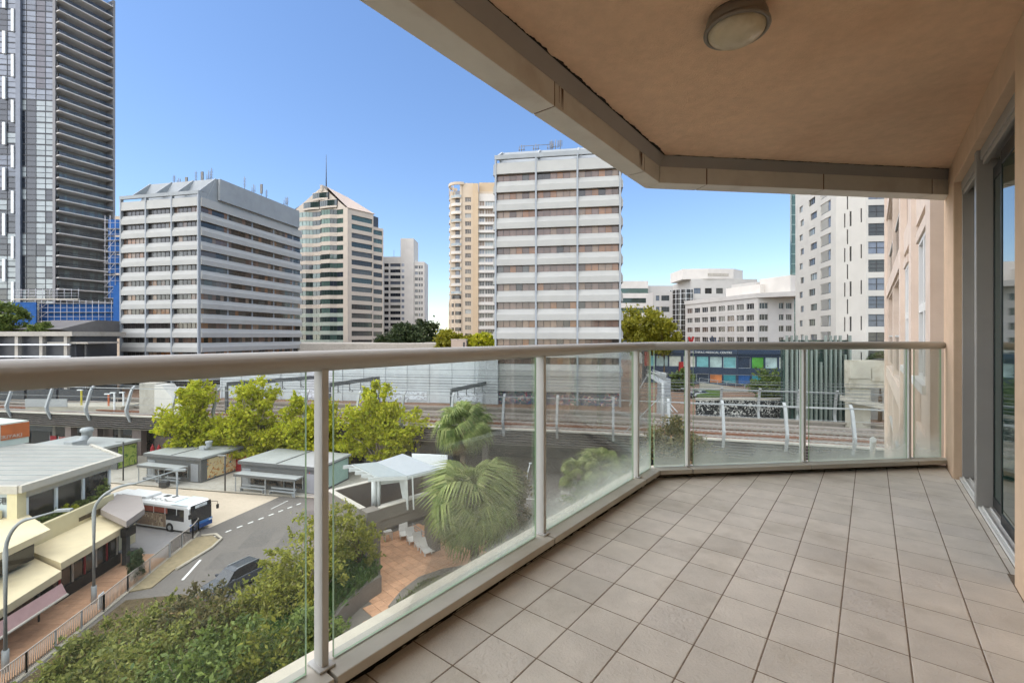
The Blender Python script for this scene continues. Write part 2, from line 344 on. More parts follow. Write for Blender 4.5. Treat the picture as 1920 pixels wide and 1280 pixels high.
def dark_line(p0, p1, q, w0, z):
    p0 = Vector(p0); p1 = Vector(p1); d = p1 - p0; n = int(d.length / .01); d.normalize(); last = None; wv = w0
    for k in range(n + 1):
        wv = max(.003, wv * .8 + w0 * .2 + rr.uniform(-.004, .0046)); a = p0 + d * (k * .01); b = a + q * wv
        if last: gm.quad((*last[0], z), (*a, z), (*b, z), (*last[1], z))
        last = (a, b)
dark_line((-1.214, .2), (-1.214, 3.38), Vector((1, 0)), .012, 2.4478); dark_line(Vector((-1.214, FI - 1.254)), Vector((-1.214, FI - 1.254)) + D * 2.5, -Q, .005, 2.4478)
gm.build('dark_line', M_near_black, ce)['kind'] = 'stuff'
gm = MB()
for u in (1.97, 3.02):
    for k in range(5):
        y0 = u + rr.uniform(-.02, .05); w_ = rr.uniform(.004, .012); z0 = rr.uniform(2.26, 2.3)
        gm.quad((IN0 + .0015, y0, 2.37), (IN0 + .0015, y0 + w_, 2.37), (IN0 + .0015, y0 + w_ * .7, z0), (IN0 + .0015, y0 + w_ * .3, z0))
gm.build('rust_streak', M_rust, fa)['kind'] = 'stuff'
# ---- wall with pillars, header and reveal
wl = rootb('wall', kind='structure')
MB().box(.5, .95, 4.854, 5.42, -.3, 2.452).build('pillar', M_render, wl, .006)
MB().box(.5, .95, US, 2.955, -.3, 2.452).build('pillar', M_render, wl, .006)
MB().box(-1.385, .498, US - .2, US, -.3, 2.452).build('added_end_wall', M_render, wl)  # unseen wall added to keep light from behind off the rail
MB().box(.5, .95, 2.956, 4.853, 2.27, 2.452).build('header', M_render, wl, .004)
MB().box(.9, .95, 2.956, 4.853, -.3, 2.269).build('room_wall', M_near_black, wl)  # dark of the unlit room put into near-black colour
M_black2 = mat('black_gasket', (.015, .016, .016), .4, 0, 1, 0, None, .4)
def door(label, u0, u1, wide):
    d = rootb('sliding_door', label, 'door', 'sliding doors in the balcony wall')
    f = MB(); f.box(.535, .70, u0, u1, .003, .022); 
    for k, x in enumerate((.55, .585, .62, .655)): f.box(x, x + .008, u0 + .02, u1 - .02, .022, .034)
    f.build('track', M_white_track, d, .002)
    h = MB(); h.box(.545, .70, u0 + .001, u1 - .001, 2.20, 2.269); h.box(.552, .574, u0 + .03, u1 - .03, 2.165, 2.20); h.box(.625, .665, u0 + .03, u1 - .03, 2.14, 2.20); h.build('head', M_alud, d, .003)
    j = MB(); j.box(.622 if wide else .548, .70, u1 - .022, u1 - .001, .023, 2.20); j.build('jamb', M_alud, d, .003)
    j = MB(); j.box(.548, .70, u0 + .001, u0 + .022, .023, 2.20); j.build('jamb', M_alud, d, .003)
    for k, (a, b, x) in enumerate(((u0 + .025, 3.73, .578), (3.68, u1 - .006, .600)) if wide else ((u0 + .025, u1 - .024, .612),)):
        w_ = .018 if wide else .06
        lf = MB(); lf.box(x, x + .02, a, a + w_, .036, 2.139); lf.box(x, x + .02, b - w_, b, .036, 2.139); lf.box(x, x + .02, a + w_, b - w_, .036, .10); lf.box(x, x + .02, a + w_, b - w_, 2.06, 2.139)
        lo = lf.build('door_leaf', M_black2 if wide else M_alud, d, .002)
        MB().box(x + .004, x + .012, a + w_ - .0005, b - w_ + .0005, .0995, 2.0605).build('glass', M_doorglass, lo)
    return d
door('wide glass sliding door with dark green panes nearest the viewer', 2.957, 4.09, True)
door('narrow glass door between the grey mullion and the peach pillar', 4.15, 4.852, False)
mu = rootb('mullion', 'wide grey metal mullion standing between the two balcony glass doors', 'mullion')
MB().box(.526, .72, 4.092, 4.148, .003, 2.268).build('mullion_post', M_alud, mu, .004)
# ---- ceiling light
la = rootb('ceiling_light', 'round bulkhead ceiling light with milky glass bowl under the balcony ceiling', 'light')
lx, ly = .95 * math.cos(TH) - 1.93 * math.sin(TH), .95 * math.sin(TH) + 1.93 * math.cos(TH)
M_lampring = mat('lamp_ring', L((120, 112, 100)), .4, .1, 10, 0, None, .5); M_bowl = mat('lamp_bowl', L((190, 178, 150)), .25, .12, 9, 0, None, .5, stain=L((120, 100, 70)), stain_scale=8)
MB().lathe([(.0, .0), (.112, .0), (.120, -.02), (.122, -.045), (.118, -.05)], 40, 0, (lx, ly, 2.45)).build('base', M_lampring, la)
MB().lathe([(.118, -.049), (.128, -.052), (.13, -.062), (.126, -.07), (.116, -.068), (.112, -.06)], 40, 0, (lx, ly, 2.45)).build('ring', M_lampring, la)
MB().lathe([(.112 * math.cos(t * math.pi / 20), -.06 - .055 * math.sin(t * math.pi / 20)) for t in range(11)], 40, 0, (lx, ly, 2.45)).build('bowl', M_bowl, la)
# ================================================================ ground, roads, courtyard, viaduct
M_asph = mat('asphalt', L((118, 112, 105)), .9, .1, 4, .3, 60, .2, var2=.12, scale2=.12)
M_asph2 = mat('asphalt_patch', L((111, 106, 100)), .9, .12, 4, .3, 60, .2, var2=.1, scale2=.3)
M_conc = mat('concrete', L((176, 170, 158)), .85, .1, 2, .2, 20, .2, var2=.08, scale2=.15, stain=L((120, 112, 98)), stain_scale=.7)
M_conc2 = mat('pale_bay_concrete', L((198, 182, 160)), .85, .06, 2, .15, 20, .2, var2=.06, scale2=.2)
M_greyconc = mat('grey_forecourt', L((150, 146, 144)), .85, .07, 2, .15, 20, .2, var2=.06, scale2=.2)
M_kerb = mat('kerb', L((186, 176, 158)), .85, .12, 5, .2, 30, .2)
M_paint = mat('road_paint', L((232, 230, 222)), .7, .12, 9, 0, None, .2)
M_brickpav = mat('brick_paving', L((186, 146, 116)), .85, .12, 3, .2, 25, .2, rnd=.10, var2=.08, scale2=.3)
M_terra = mat('terracotta_paver', L((222, 172, 136)), .85, .1, 4, .2, 30, .2, rnd=.12, stain=L((130, 110, 85)), stain_scale=.9, stain_amt=.3)
M_soil = mat('soil', L((92, 80, 60)), .95, .3, 3, .5, 20, .1)
M_gw = mat('grey_render', L((126, 119, 110)), .85, .05, 2, .1, 30, .2, var2=.05, scale2=.3)
M_cap = mat('pale_coping', L((188, 181, 168)), .8, .08, 4, 0, None, .2)
M_white = mat('white_paint', L((228, 230, 228)), .5, .03, 2, 0, None, .4)
M_steel = mat('galvanised_steel', L((165, 168, 168)), .45, .08, 3, 0, None, .5)
M_dark = mat('dark_metal', L((70, 70, 70)), .5, .1, 4, 0, None, .4)
M_black = mat('black', (.012, .012, .013), .5, 0, 1, 0, None, .4)
gnd = MB().quad((-2500, -300, -.08), (2500, -300, -.08), (2500, 4500, -.08), (-2500, 4500, -.08)).build('ground', mat('city_ground', L((120, 118, 110)), .95, .2, .05, 0, None, .1, var2=.3, scale2=.01)); struct(gnd)
def sheet(name, pts, z, m, h=None):
    return struct((MB().prism(pts, z - (h or .05), z) if h else MB().add([(p[0], p[1], z) for p in pts], [tuple(range(len(pts)))])).build(name, m))
sheet('road', [(-31, 12), (30, 12), (60, 45), (60, 62), (20, 90), (-60, 90), (-64, 60), (-33, 50)], 0, M_asph)
sheet('bus_bay', [(-31.6, 47.6), (-29.0, 56.8), (-60, 63), (-60, 49.6), (-46, 51.8), (-34, 48.2)], .004, M_conc2)
kerbl = [(-62, 62.9), (-54.2, 61.9), (-40, 59.0), (-20.7, 55.4), (-16.5, 55.6), (-13, 58)]
pl = sheet('plaza', kerbl + [(-13, 90), (-62, 90)], .14, M_conc, .2)
MB().prism(kerbl + [(p[0] + .1, p[1] + .22) for p in kerbl[::-1]], .0, .146).build('kerb', M_kerb, pl)
for a, b in (((-53, 62.5), (-48, 61.4)), ((-36, 59), (-30.5, 57.9)), ((-26, 57.3), (-21.5, 56.6))):
    MB().add([(*a, .1465), (*b, .1465), (b[0] + .6, b[1] + 2.6, .1465), (a[0] + .6, a[1] + 2.6, .1465)], [(0, 1, 2, 3)]).build('paving_slab', M_cap, pl)
fc = sheet('forecourt', [(-46, 51.6), (-33.6, 48.0), (-31.5, 45.4), (-31.0, 41), (-39, 41), (-46, 46)], .10, M_greyconc, .2)
fp = sheet('footpath', [(-50, 12), (-28.0, 12), (-29.2, 27), (-30.0, 35), (-30.95, 41), (-39, 41), (-50, 41)], .10, M_brickpav, .2)
bm_ = MB().box(-.29, .29, -.29, .29, 0, .012).mesh('paver', M_brickpav)
for i in range(11):
    for j in range(33):
        Yp = 22.2 + j * .6 + .0; Xp = -36.2 + i * .6 - (Yp - 34) * .11
        if Xp > -29.25 - (Yp - 27) * .118 or (len(fp.children) >= 295): continue
        inst('paver', bm_, fp, (Xp, Yp, .098), .11)
vg = sheet('verge', [(-31.3, 45.2), (-29.9, 45.6), (-28.7, 44.6), (-28.5, 43), (-28.9, 39), (-28.6, 36.2), (-29.9, 35.6), (-30.6, 39.5)], .09, mat('verge_earth', L((150, 136, 108)), .95, .2, 3, .4, 15, .1), .15)
MB().tube([(-31, 45.5, .1), (-29.8, 45.9, .1), (-28.6, 44.9, .1), (-28.3, 43, .1), (-28.7, 39, .1)], .13, 6).build('kerb', M_kerb, vg)
def dash(p0, p1, w=.12, n=1, fill=.5, name='lane_line'):
    p0 = Vector(p0); p1 = Vector(p1); d = (p1 - p0) / n; m = MB()
    for k in range(n):
        a = p0 + d * k; b = a + d * fill; e = d.normalized(); q = Vector((-e.y, e.x)) * w
        struct(MB().quad((*(a - q), .012), (*(b - q), .012), (*(b + q), .012), (*(a + q), .012)).build(name, M_paint))
for k_, (x_, y_, w_, l_) in enumerate(((486, 1008, 1.2, 2.2), (560, 990, 1.1, 5.0), (1075, 905, 2.4, 1.6), (420, 1050, 1.0, 1.6), (1020, 960, 1.5, 2.5))):
    p_ = Vector(gr(x_, y_)); struct(MB(Matrix.Translation((p_.x, p_.y, .003 + .001 * k_)) @ Matrix.Rotation(.2, 4, 'Z')).quad((-w_, -l_, 0), (w_, -l_ * .9, 0), (w_ * .9, l_, 0), (-w_ * .9, l_ * .95, 0)).build('road_patch', M_asph2))
for x_, y_ in ((520, 1015), (1090, 930)): p_ = Vector(gr(x_, y_)); struct(MB(Matrix.Translation((p_.x, p_.y, .011))).lathe([(0, 0), (.28, 0), (.29, -.01)], 16).build('manhole_cover', M_gw))
dash(gr(400, 1006), gr(572, 940), .10, 9, .5); dash(gr(342, 1087), gr(376, 1049), .1, 1, 1); dash(gr(508, 954), gr(540, 938), .05, 1, 1)
dash(gr(985, 935), gr(1008, 935), .09, 1, 1)
M_paint2 = mat('worn_road_paint', L((205, 202, 190)), .8, .2, 6, 0, None, .2)
for s_, x, y, sz in (('BUS', 1050, 924, 1.5), ('ONLY', 1040, 939, 1.5)):
    o = inst('road_lettering', text_mesh(s_, sz, M_paint2, .002, 'LEFT'), None, (*gr(x, y), .012)); o.rotation_euler = (0, 0, R(-10)); o.scale = (.62, 1.0, 1); struct(o)
# ---- courtyard on the podium
PZ = 4.4
pod = struct(MB().prism([(-9.4, 20), (-9.3, 24), (-9.1, 26), (-8.2, 28.4), (-13.2, 34.2), (-7, 40), (8, 40), (16, 30), (12, 14), (-9, 14)], -.05, PZ - .03).build('podium', M_gw))
A0 = Vector((-8.6, 30.0)); EA = Vector((.705, .709)); EB = Vector((-.709, .705))
pvm = MB().box(-.29, .29, -.29, .29, -.028, 0).mesh('paver', M_terra)
pc = 0
for i in range(-14, 16):
    for j in range(-13, 9):
        p = A0 + EA * (i * .6) + EB * (j * .6)
        if p.y < 21.5 or p.x > 1.5 or p.x < -9 + max(0, (p.y - 29) * -.0) - (max(0, p.y - 30) * .95) or p.y > 38: continue
        X_, Y_ = p
        if not (690 < 960 + X_ / Y_ * F < 905): continue
        if pc >= 298: continue
        pc += 1; o = inst('paver', pvm, pod, (p.x, p.y, PZ + random.uniform(-.003, .003)), math.atan2(EA.y, EA.x))
cw = thing('courtyard_wall', 'dark grey rendered courtyard walls with open portal below the pergola', 'wall', (A0.x, A0.y, PZ), math.atan2(EA.y, EA.x))
# local x along the front wall, y back
MB().box(-1.0, -.05, 0, .9, -.5, 4.25).build('pillar', M_gw, cw, .02)
MB().box(3.95, 4.75, -.05, .85, -.5, 4.28).build('pillar', M_gw, cw, .02)
MB().box(-.048, 7.6, .05, .40, 3.42, 4.24).build('lintel', M_gw, cw, .02); MB().box(-.047, 3.948, .12, .38, 2.78, 3.419).build('lintel', M_gw, cw, .02)
MB().box(-1.0, -.7, .902, 5.6, -4.4, 4.24).build('side_wall', M_gw, cw, .02)
MB().box(-1.0, 7.6, 5.602, 5.95, -4.4, 4.24).build('back_wall', M_gw, cw, .02)
MB().box(7.0, 7.3, .41, 5.6, .2, 4.24).build('side_wall', M_gw, cw, .02)
MB().box(-.68, 6.98, 2.6, 2.85, 2.85, 3.3).build('inner_wall', M_gw, cw, .02); MB().box(-.69, 7.0, 2.55, 2.9, 3.301, 3.38).build('coping', M_cap, cw)
c_ = MB(); c_.box(-1.04, -.66, .85, 5.99, 4.241, 4.30); c_.box(-.65, 7.64, 5.57, 5.99, 4.241, 4.30); c_.box(6.96, 7.34, .43, 5.56, 4.241, 4.30); c_.box(-.04, 3.9, .02, .42, 4.241, 4.295); c_.box(4.8, 7.62, .02, .425, 4.241, 4.295)
c_.build('coping', M_cap, cw)
sl_ = MB()
for k in range(4): sl_.box(.2 + k * 1.2, 1.1 + k * 1.2, .5, 1.9, 3.0, 3.06)
sl_.build('ledge', M_cap, cw)
pg = thing('pergola', 'white steel pergola with slatted glass roof and sheet canopy above the courtyard', 'pergola', (0, 0, 0))
M_pg = mat('white_steel', L((192, 194, 190)), .45, .05, 3, 0, None, .4); M_pgs = mat('canopy_sheet', L((166, 169, 169)), .4, .04, 1.2, 0, None, .45)
ZP = 10.5
M_frost = bpy.data.materials.new('frosted_roof_glass'); M_frost.use_nodes = True
_n = M_frost.node_tree.nodes; _b = _n['Principled BSDF']; _b.inputs['Base Color'].default_value = (.50, .54, .52, 1); _b.inputs['Roughness'].default_value = .25
_t = _n.new('ShaderNodeBsdfTransparent'); _m = _n.new('ShaderNodeMixShader'); _m.inputs[0].default_value = .45
M_frost.node_tree.links.new(_b.outputs[0], _m.inputs[1]); M_frost.node_tree.links.new(_t.outputs[0], _m.inputs[2]); M_frost.node_tree.links.new(_m.outputs[0], _n['Material Output'].inputs[0])
q = [gr(706, 866, ZP), gr(755, 850, ZP), gr(823, 877, ZP), gr(764, 891.5, ZP)]
MB().prism(q, ZP - .06, ZP).build('canopy_sheet', M_pgs, pg)
e = MB()
for k in range(4): e.bar(q[k], q[(k + 1) % 4], -.09, .09, ZP - .24, ZP - .061)
for k in range(1, 5):
    t = k / 5; a = Vector(q[0]).lerp(Vector(q[3]), t); b = Vector(q[1]).lerp(Vector(q[2]), t); e.bar(a, b, -.03, .03, ZP - .16, ZP - .062)
e.build('canopy_frame', M_pg, pg)
fo, fi_ = [Vector(gr(643, 872, ZP)), Vector(gr(690, 895, ZP))], [Vector(q[0]), Vector(q[3])]
for k in range(5):
    a = fo[0].lerp(fo[1], k / 4.0); b = fi_[0].lerp(fi_[1], k / 4.0)
    MB().bar(a, b, -.05, .05, ZP - .26, ZP - .02).build('fin', M_pg, pg)
a, b = fo[0].lerp(fi_[0], .28), fo[1].lerp(fi_[1], .22)
MB().prism([tuple(a), tuple(b), tuple(fi_[1]), tuple(fi_[0])], ZP, ZP + .012).build('roof_glass', M_frost, pg)
for k in range(1, 4):
    a = fo[0].lerp(fi_[0], k / 4); b = fo[1].lerp(fi_[1], k / 4); MB().bar(a, b, -.025, .025, ZP - .1, ZP - .021).build('purlin', M_pg, pg)
p1_, p2_ = Vector(gr(702, 905, 9.9)), Vector(gr(757, 898, 9.9))
MB().bar(p1_, p2_, -.1, .1, 9.75, 10.0).build('beam', M_pg, pg)
MB().tube([(*p1_, 8.0), (*p1_, 10.2)], .2, 10).build('post', M_pg, pg)
MB().tube([(p1_.x + .28, p1_.y + .05, 7.9), (p1_.x + .28, p1_.y + .05, 10.1)], .13, 10).build('post', M_pg, pg)
t1 = A0 + EA * 2.15 + EB * -.02
def blade(top, bot, w0, w1, dy):
    m = MB(); m.add([(top[0] - w0, top[1], top[2]), (top[0] + w0, top[1], top[2]), (bot[0] + w1, bot[1], bot[2]), (bot[0] - w1, bot[1], bot[2]),
                     (top[0] - w0, top[1] + dy, top[2]), (top[0] + w0, top[1] + dy, top[2]), (bot[0] + w1, bot[1] + dy, bot[2]), (bot[0] - w1, bot[1] + dy, bot[2])],
                    [(0, 1, 2, 3), (7, 6, 5, 4), (0, 4, 5, 1), (1, 5, 6, 2), (2, 6, 7, 3), (3, 7, 4, 0)]); return m.build('leg_plate', M_pg, pg)
tp = Vector(q[3])
blade((tp.x - .12, tp.y - .05, ZP - .05), (t1.x - .12, t1.y - .12, 8.05), .12, .06, .06); blade((tp.x + .32, tp.y + .05, ZP - .1), (t1.x + .28, t1.y - .05, 8.05), .05, .05, .06)
blade((tp.x - .42, tp.y + .3, ZP - .1), (tp.x - .2, tp.y + .7, 7.9), .28, .16, .1)
# planters
def planter(name, label, outer, inner, z0, z1):
    t = thing(name, label, 'planter', (outer[0][0], outer[0][1], z0)); o = Vector((outer[0][0], outer[0][1], z0)); m = MB(Matrix.Translation(-o))
    n = len(outer)
    for k in range(n - 1): m.prism([outer[k], outer[k + 1], tuple(Vector(outer[k + 1]).lerp(Vector(inner), .06)), tuple(Vector(outer[k]).lerp(Vector(inner), .06))], z0 - .4, z1)
    m.build('planter_wall', M_gw, t); s_ = MB(Matrix.Translation(-o)); s_.add([(*p, z1 - .08) for p in outer] + [(*inner, z1 - .08)], [tuple(range(n)) + (n,)]).build('soil', M_soil, t)
    return t
pcv = [(-12.6, 33.0), (-9.3, 29.7), (-7.95, 27.8), (-8.35, 27.1), (-8.75, 26.2), (-9.05, 25.0), (-9.2, 23.6), (-9.25, 22), (-9.2, 20)]
planter('planter', 'curved grey planter filled with grass beside the courtyard pillar', pcv, (-14.5, 26.5), PZ, 5.4)
planter('planter', 'low curved green edged planter across the terracotta paving', [gr(728, 1150, PZ), gr(752, 1120, PZ), gr(785, 1094, PZ), gr(830, 1078, PZ), gr(880, 1070, PZ), (2.5, 29)], (2, 22), PZ, 4.85)
# ---- courtyard furniture
M_plastic = mat('white_plastic', L((232, 228, 220)), .4, .03, 3, 0, None, .4)
def lounge_chair():
    m = MB(); S = [(-.62, .34), (-.30, .22), (.0, .36), (.18, .38), (.36, .62), (.55, .98)]
    th_ = .05
    up = S; dn = [(x + .02, z - th_) for x, z in S][::-1]
    for y0, y1 in ((-.33, .33),):
        pts = up + dn; n = len(pts)
        m.add([(x, y0, z) for x, z in pts] + [(x, y1, z) for x, z in pts], [(i, (i + 1) % n, n + (i + 1) % n, n + i) for i in range(n)] + [(i, i + 1, n - 2 - i, n - 1 - i) for i in range(len(S) - 1)] + [(n + i, 2 * n - 1 - i, 2 * n - 2 - i, n + i + 1) for i in range(len(S) - 1)])
    return m.mesh('seat_shell', M_plastic)
lc = lounge_chair(); lg = MB(); 
for sy in (-.3, .24): lg.box(-.25, .35, sy, sy + .06, .3, .36)
lgm = MB().box(-.035, .035, -.035, .035, 0, .34).mesh('leg', M_plastic); arm = MB().box(-.2, .3, -.03, .03, .55, .59).mesh('armrest', M_plastic)
for k, (x, y, rz) in enumerate(((757, 1006, 1.9), (772, 1016, 2.1), (787, 1026, 2.2), (799, 1037, 2.3))):
    pos = gr(x, y, PZ + .01)
    t = thing('lounge_chair', ['white plastic lounge chair at the top end of the courtyard row', 'second white lounge chair in the row below the portal', 'third white lounge chair in the row below the portal', 'white lounge chair nearest the right courtyard pillar'][k], 'chair', (*pos, PZ + .01), rz, 'white lounge chairs in the courtyard')
    inst('seat_shell', lc, t)
    for lx_ in (-.3, .3):
        for ly_ in (-.27, .27): inst('leg', lgm, t, (lx_, ly_, 0))
    for s_ in (-.34, .34): inst('armrest', arm, t, (0, s_, 0))
t = thing('stool', 'small white plastic stool beside the left courtyard pillar', 'stool', (*gr(727, 1011, PZ + .01), PZ + .01), .6)
m = MB(); m.box(-.3, .3, -.24, .24, .62, .68); m.box(-.3, .3, -.24, -.19, .45, .62); m.build('top', M_plastic, t, .02)
for lx_ in (-.26, .26):
    for ly_ in (-.2, .2): MB().box(lx_ - .04, lx_ + .04, ly_ - .04, ly_ + .04, 0, .62).build('leg', M_plastic, t)
t = thing('handrail', 'grey metal handrail on the steps behind the courtyard portal', 'railing', (*gr(773, 985, 5.2), PZ))
for k in range(4): MB().tube([(0, 0, 1.0 - k * .22), (1.8, -1.6, .55 - k * .22)], .03, 6).build('rail', M_steel, t)
for k in range(3): MB().tube([(.9 * k, -.8 * k, -.6), (.9 * k, -.8 * k, 1.0 - .22 * k)], .035, 6).build('post', M_steel, t)
MB(Matrix.Translation((*gr(800, 1010, PZ), PZ))).box(-.9, .9, .0, 1.6, 0, .75).build('steps', M_white, cw) if False else None
# ---- railway viaduct: a curved path, d = distance behind its front edge
VPT = [(-140, 88.5), (-88.5, 79.2), (-56.8, 73.6), (-30, 69.1), (-1.5, 64.2), (15.9, 60.4), (34.7, 55.2), (43.3, 52.6), (75, 41.5)]
def cr(P, n=10):
    out = []
    for i in range(len(P) - 1):
        p0, p1, p2, p3 = (Vector(P[max(0, min(len(P) - 1, i + k))]) for k in (-1, 0, 1, 2))
        for j in range(n): t = j / n; out.append(.5 * ((2 * p1) + (p2 - p0) * t + (2 * p0 - 5 * p1 + 4 * p2 - p3) * t * t + (3 * p1 - p0 - 3 * p2 + p3) * t ** 3))
    return out + [Vector(P[-1])]
PTH = cr(VPT); CUM = [0]
for i in range(1, len(PTH)): CUM.append(CUM[-1] + (PTH[i] - PTH[i - 1]).length)
def pat(s, d=0.0):
    s = max(0, min(CUM[-1] - 1e-4, s)); i = max(k for k in range(len(CUM)) if CUM[k] <= s); i = min(i, len(PTH) - 2)
    t = (s - CUM[i]) / (CUM[i + 1] - CUM[i]); p = PTH[i].lerp(PTH[i + 1], t)
    a = (PTH[min(i + 2, len(PTH) - 1)] - PTH[max(i - 1, 0)]).normalized(); return p + Vector((-a.y, a.x)) * d, a
def s_at(px):                            # path position seen at picture column px
    return min((abs(960 + p.x / p.y * F - px), CUM[i]) for i, p in enumerate(PTH))[1] if False else min((abs(960 + pat(k * .5)[0].x / pat(k * .5)[0].y * F - px), k * .5) for k in range(int(CUM[-1] * 2)))[1]
def sweep(m, prof, s0, s1, step=3.0, mi=0, closed=True):
    n = max(2, int((s1 - s0) / step)); k = len(prof); V = []
    for i in range(n + 1):
        s = s0 + (s1 - s0) * i / n
        for d, z in prof: p, _ = pat(s, d); V.append((p.x, p.y, z))
    F_ = [(i * k + j, (i + 1) * k + j, (i + 1) * k + (j + 1) % k, i * k + (j + 1) % k) for i in range(n) for j in range(k if closed else k - 1)]
    if closed: F_ += [tuple(range(k))[::-1], tuple(range(n * k, n * k + k))]
    return m.add(V, F_, mi)
SE = CUM[-1] - .5
M_scale = mat('scalloped_parapet', L((98, 92, 88)), .85, .15, 1.2, 0, None, .2); M_deck = mat('deck_concrete', L((150, 142, 132)), .9, .12, 1, .2, 10, .2, stain=L((100, 88, 76)), stain_scale=.5)
def scal():                               # wavy cast relief on the parapet
    m = M_scale; n = m.node_tree.nodes; l = m.node_tree.links; wv = n.new('ShaderNodeTexWave'); wv.wave_type = 'BANDS'; wv.bands_direction = 'Z'; wv.inputs['Scale'].default_value = .9; wv.inputs['Distortion'].default_value = 3.2; wv.inputs['Detail'].default_value = 0; wv.inputs['Detail Scale'].default_value = .55
    g_ = n.new('ShaderNodeNewGeometry'); l.new(g_.outputs['Position'], wv.inputs['Vector']); b = n.new('ShaderNodeBump'); b.inputs['Strength'].default_value = 1; b.inputs['Distance'].default_value = .35
    l.new(wv.outputs[1], b.inputs['Height']); l.new(b.outputs[0], n['Principled BSDF'].inputs['Normal'])
scal()
via = thing('railway_viaduct', 'long grey railway viaduct crossing behind the trees with scalloped parapet', 'viaduct')
sweep(MB(), [(.25, 4.8), (-.2, 5.05), (-.1, 6.85), (.35, 6.85), (.5, 4.8)], 0, SE).build('parapet', M_scale, via)
sweep(MB(), [(-.28, 6.86), (-.28, 7.05), (.5, 7.05), (.5, 6.86)], 0, SE).build('coping', M_cap, via)
sweep(MB(), [(.52, 4.6), (.52, 6.3), (17.0, 6.3), (17.0, 4.6)], 0, SE).build('deck', M_deck, via)
sweep(MB(), [(16.4, 6.301), (16.4, 7.0), (16.9, 7.0), (16.9, 6.301)], 0, SE).build('rear_parapet', M_deck, via)
M_ball = mat('ballast', L((128, 104, 88)), .95, .35, 2.5, .5, 12, .1, var2=.15, scale2=.3); M_rail = mat('rail_steel', L((172, 162, 154)), .35, .1, 2, 0, None, .5); M_rustr = mat('rusty_rail', L((128, 84, 62)), .8, .2, 3)
sweep(MB(), [(1.2, 6.31), (1.6, 6.52), (15.6, 6.52), (16.0, 6.31)], 0, SE).build('ballast', M_ball, via)
for k, d0 in enumerate((3.0, 6.6, 10.2, 13.8)):
    sl_m = MB()
    for i in range(int(SE / .75)):
        p, a = pat(i * .75, d0); qn = Vector((-a.y, a.x)); sl_m.prism([tuple(p - qn * 1.25 - a * .12), tuple(p - qn * 1.25 + a * .12), tuple(p + qn * 1.25 + a * .12), tuple(p + qn * 1.25 - a * .12)], 6.5, 6.58)
    sl_m.build('sleepers', M_deck, via)['kind'] = 'stuff'
    for e_ in (-.72, .72): sweep(MB(), [(d0 + e_ - .06, 6.581), (d0 + e_ - .06, 6.74), (d0 + e_ + .06, 6.74), (d0 + e_ + .06, 6.581)], 0, SE).build('rail', M_rail, via)
for d0, z1, m_ in ((1.15, 6.95, M_rustr), (4.8, 6.9, M_rustr), (8.4, 7.05, M_deck), (8.9, 7.05, M_deck), (12.0, 7.0, M_deck), (15.7, 7.3, M_deck)):
    sweep(MB(), [(d0 - .12, z1 - .22), (d0 - .12, z1), (d0 + .12, z1), (d0 + .12, z1 - .22)], 0, SE).build('cable_trough', m_, via)
    ps = MB()
    for i in range(int(SE / 4)):
        p, a = pat(i * 4 + 1, d0); ps.box(p.x - .06, p.x + .06, p.y - .06, p.y + .06, 6.45, z1 - .221)
    ps.build('trough_posts', m_, via)['kind'] = 'stuff'
for k, px_ in enumerate((60, 190, 330, 470, 620, 770, 900, 1012, 1092, 1330, 1450, 1580)):
    p, a = pat(s_at(px_), 5.5)
    for d in (3.5, 14): p, a = pat(s_at(px_), d); MB().tube([(p.x, p.y, -.1), (p.x, p.y, 4.6)], .55, 12).build('pier', M_gw, via)
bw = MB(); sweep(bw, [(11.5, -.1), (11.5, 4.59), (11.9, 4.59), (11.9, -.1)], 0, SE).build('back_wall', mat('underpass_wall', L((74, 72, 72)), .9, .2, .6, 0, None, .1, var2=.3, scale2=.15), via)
# steel posts and wires of the viaduct fence
PX = (25, 97, 172, 248, 330, 405, 490, 575, 670, 757, 850, 945, 1044, 1150, 1250, 1355, 1470, 1600)
vf = thing('viaduct_fence', 'pale grey cranked steel posts and wires along the viaduct edge', 'fence')
M_vpost = mat('pale_steel', L((160, 161, 160)), .5, .06, 2, 0, None, .4)
OUTL = [(-.28, 6.0), (-.95, 7.6), (-1.02, 8.1), (-.2, 10.9), (.1, 11.5), (.55, 11.85), (.62, 11.7), (.3, 11.35), (.1, 10.8), (-.58, 8.1), (-.5, 7.6), (-.12, 6.0)]
for x in PX:
    s = s_at(x); p, a = pat(s); b = Vector((-a.y, a.x)); m = MB(); n = len(OUTL)
    V = [(p.x + b.x * d + a.x * e_, p.y + b.y * d + a.y * e_, z) for e_ in (-.16, .16) for d, z in OUTL]
    m.add(V, [(i, (i + 1) % n, n + (i + 1) % n, n + i) for i in range(n)] + [(i, i + 1, n - 2 - i, n - 1 - i) for i in range(n // 2 - 1)] + [(n + i, 2 * n - 1 - i, 2 * n - 2 - i, n + i + 1) for i in range(n // 2 - 1)]).build('post', M_vpost, vf)
for d, z, r_ in ((.05, 11.45, .06), (-.85, 7.5, .02), (-.62, 8.9, .02), (-.4, 10.0, .02)):
    sweep(MB(), [(d - r_, z - r_), (d - r_, z + r_), (d + r_, z + r_), (d + r_, z - r_)], 0, SE).build('wire' if r_ < .05 else 'top_rail', M_vpost, vf)
vf2 = thing('rear_viaduct_fence', 'cranked steel posts and wires along the far edge of the viaduct', 'fence')
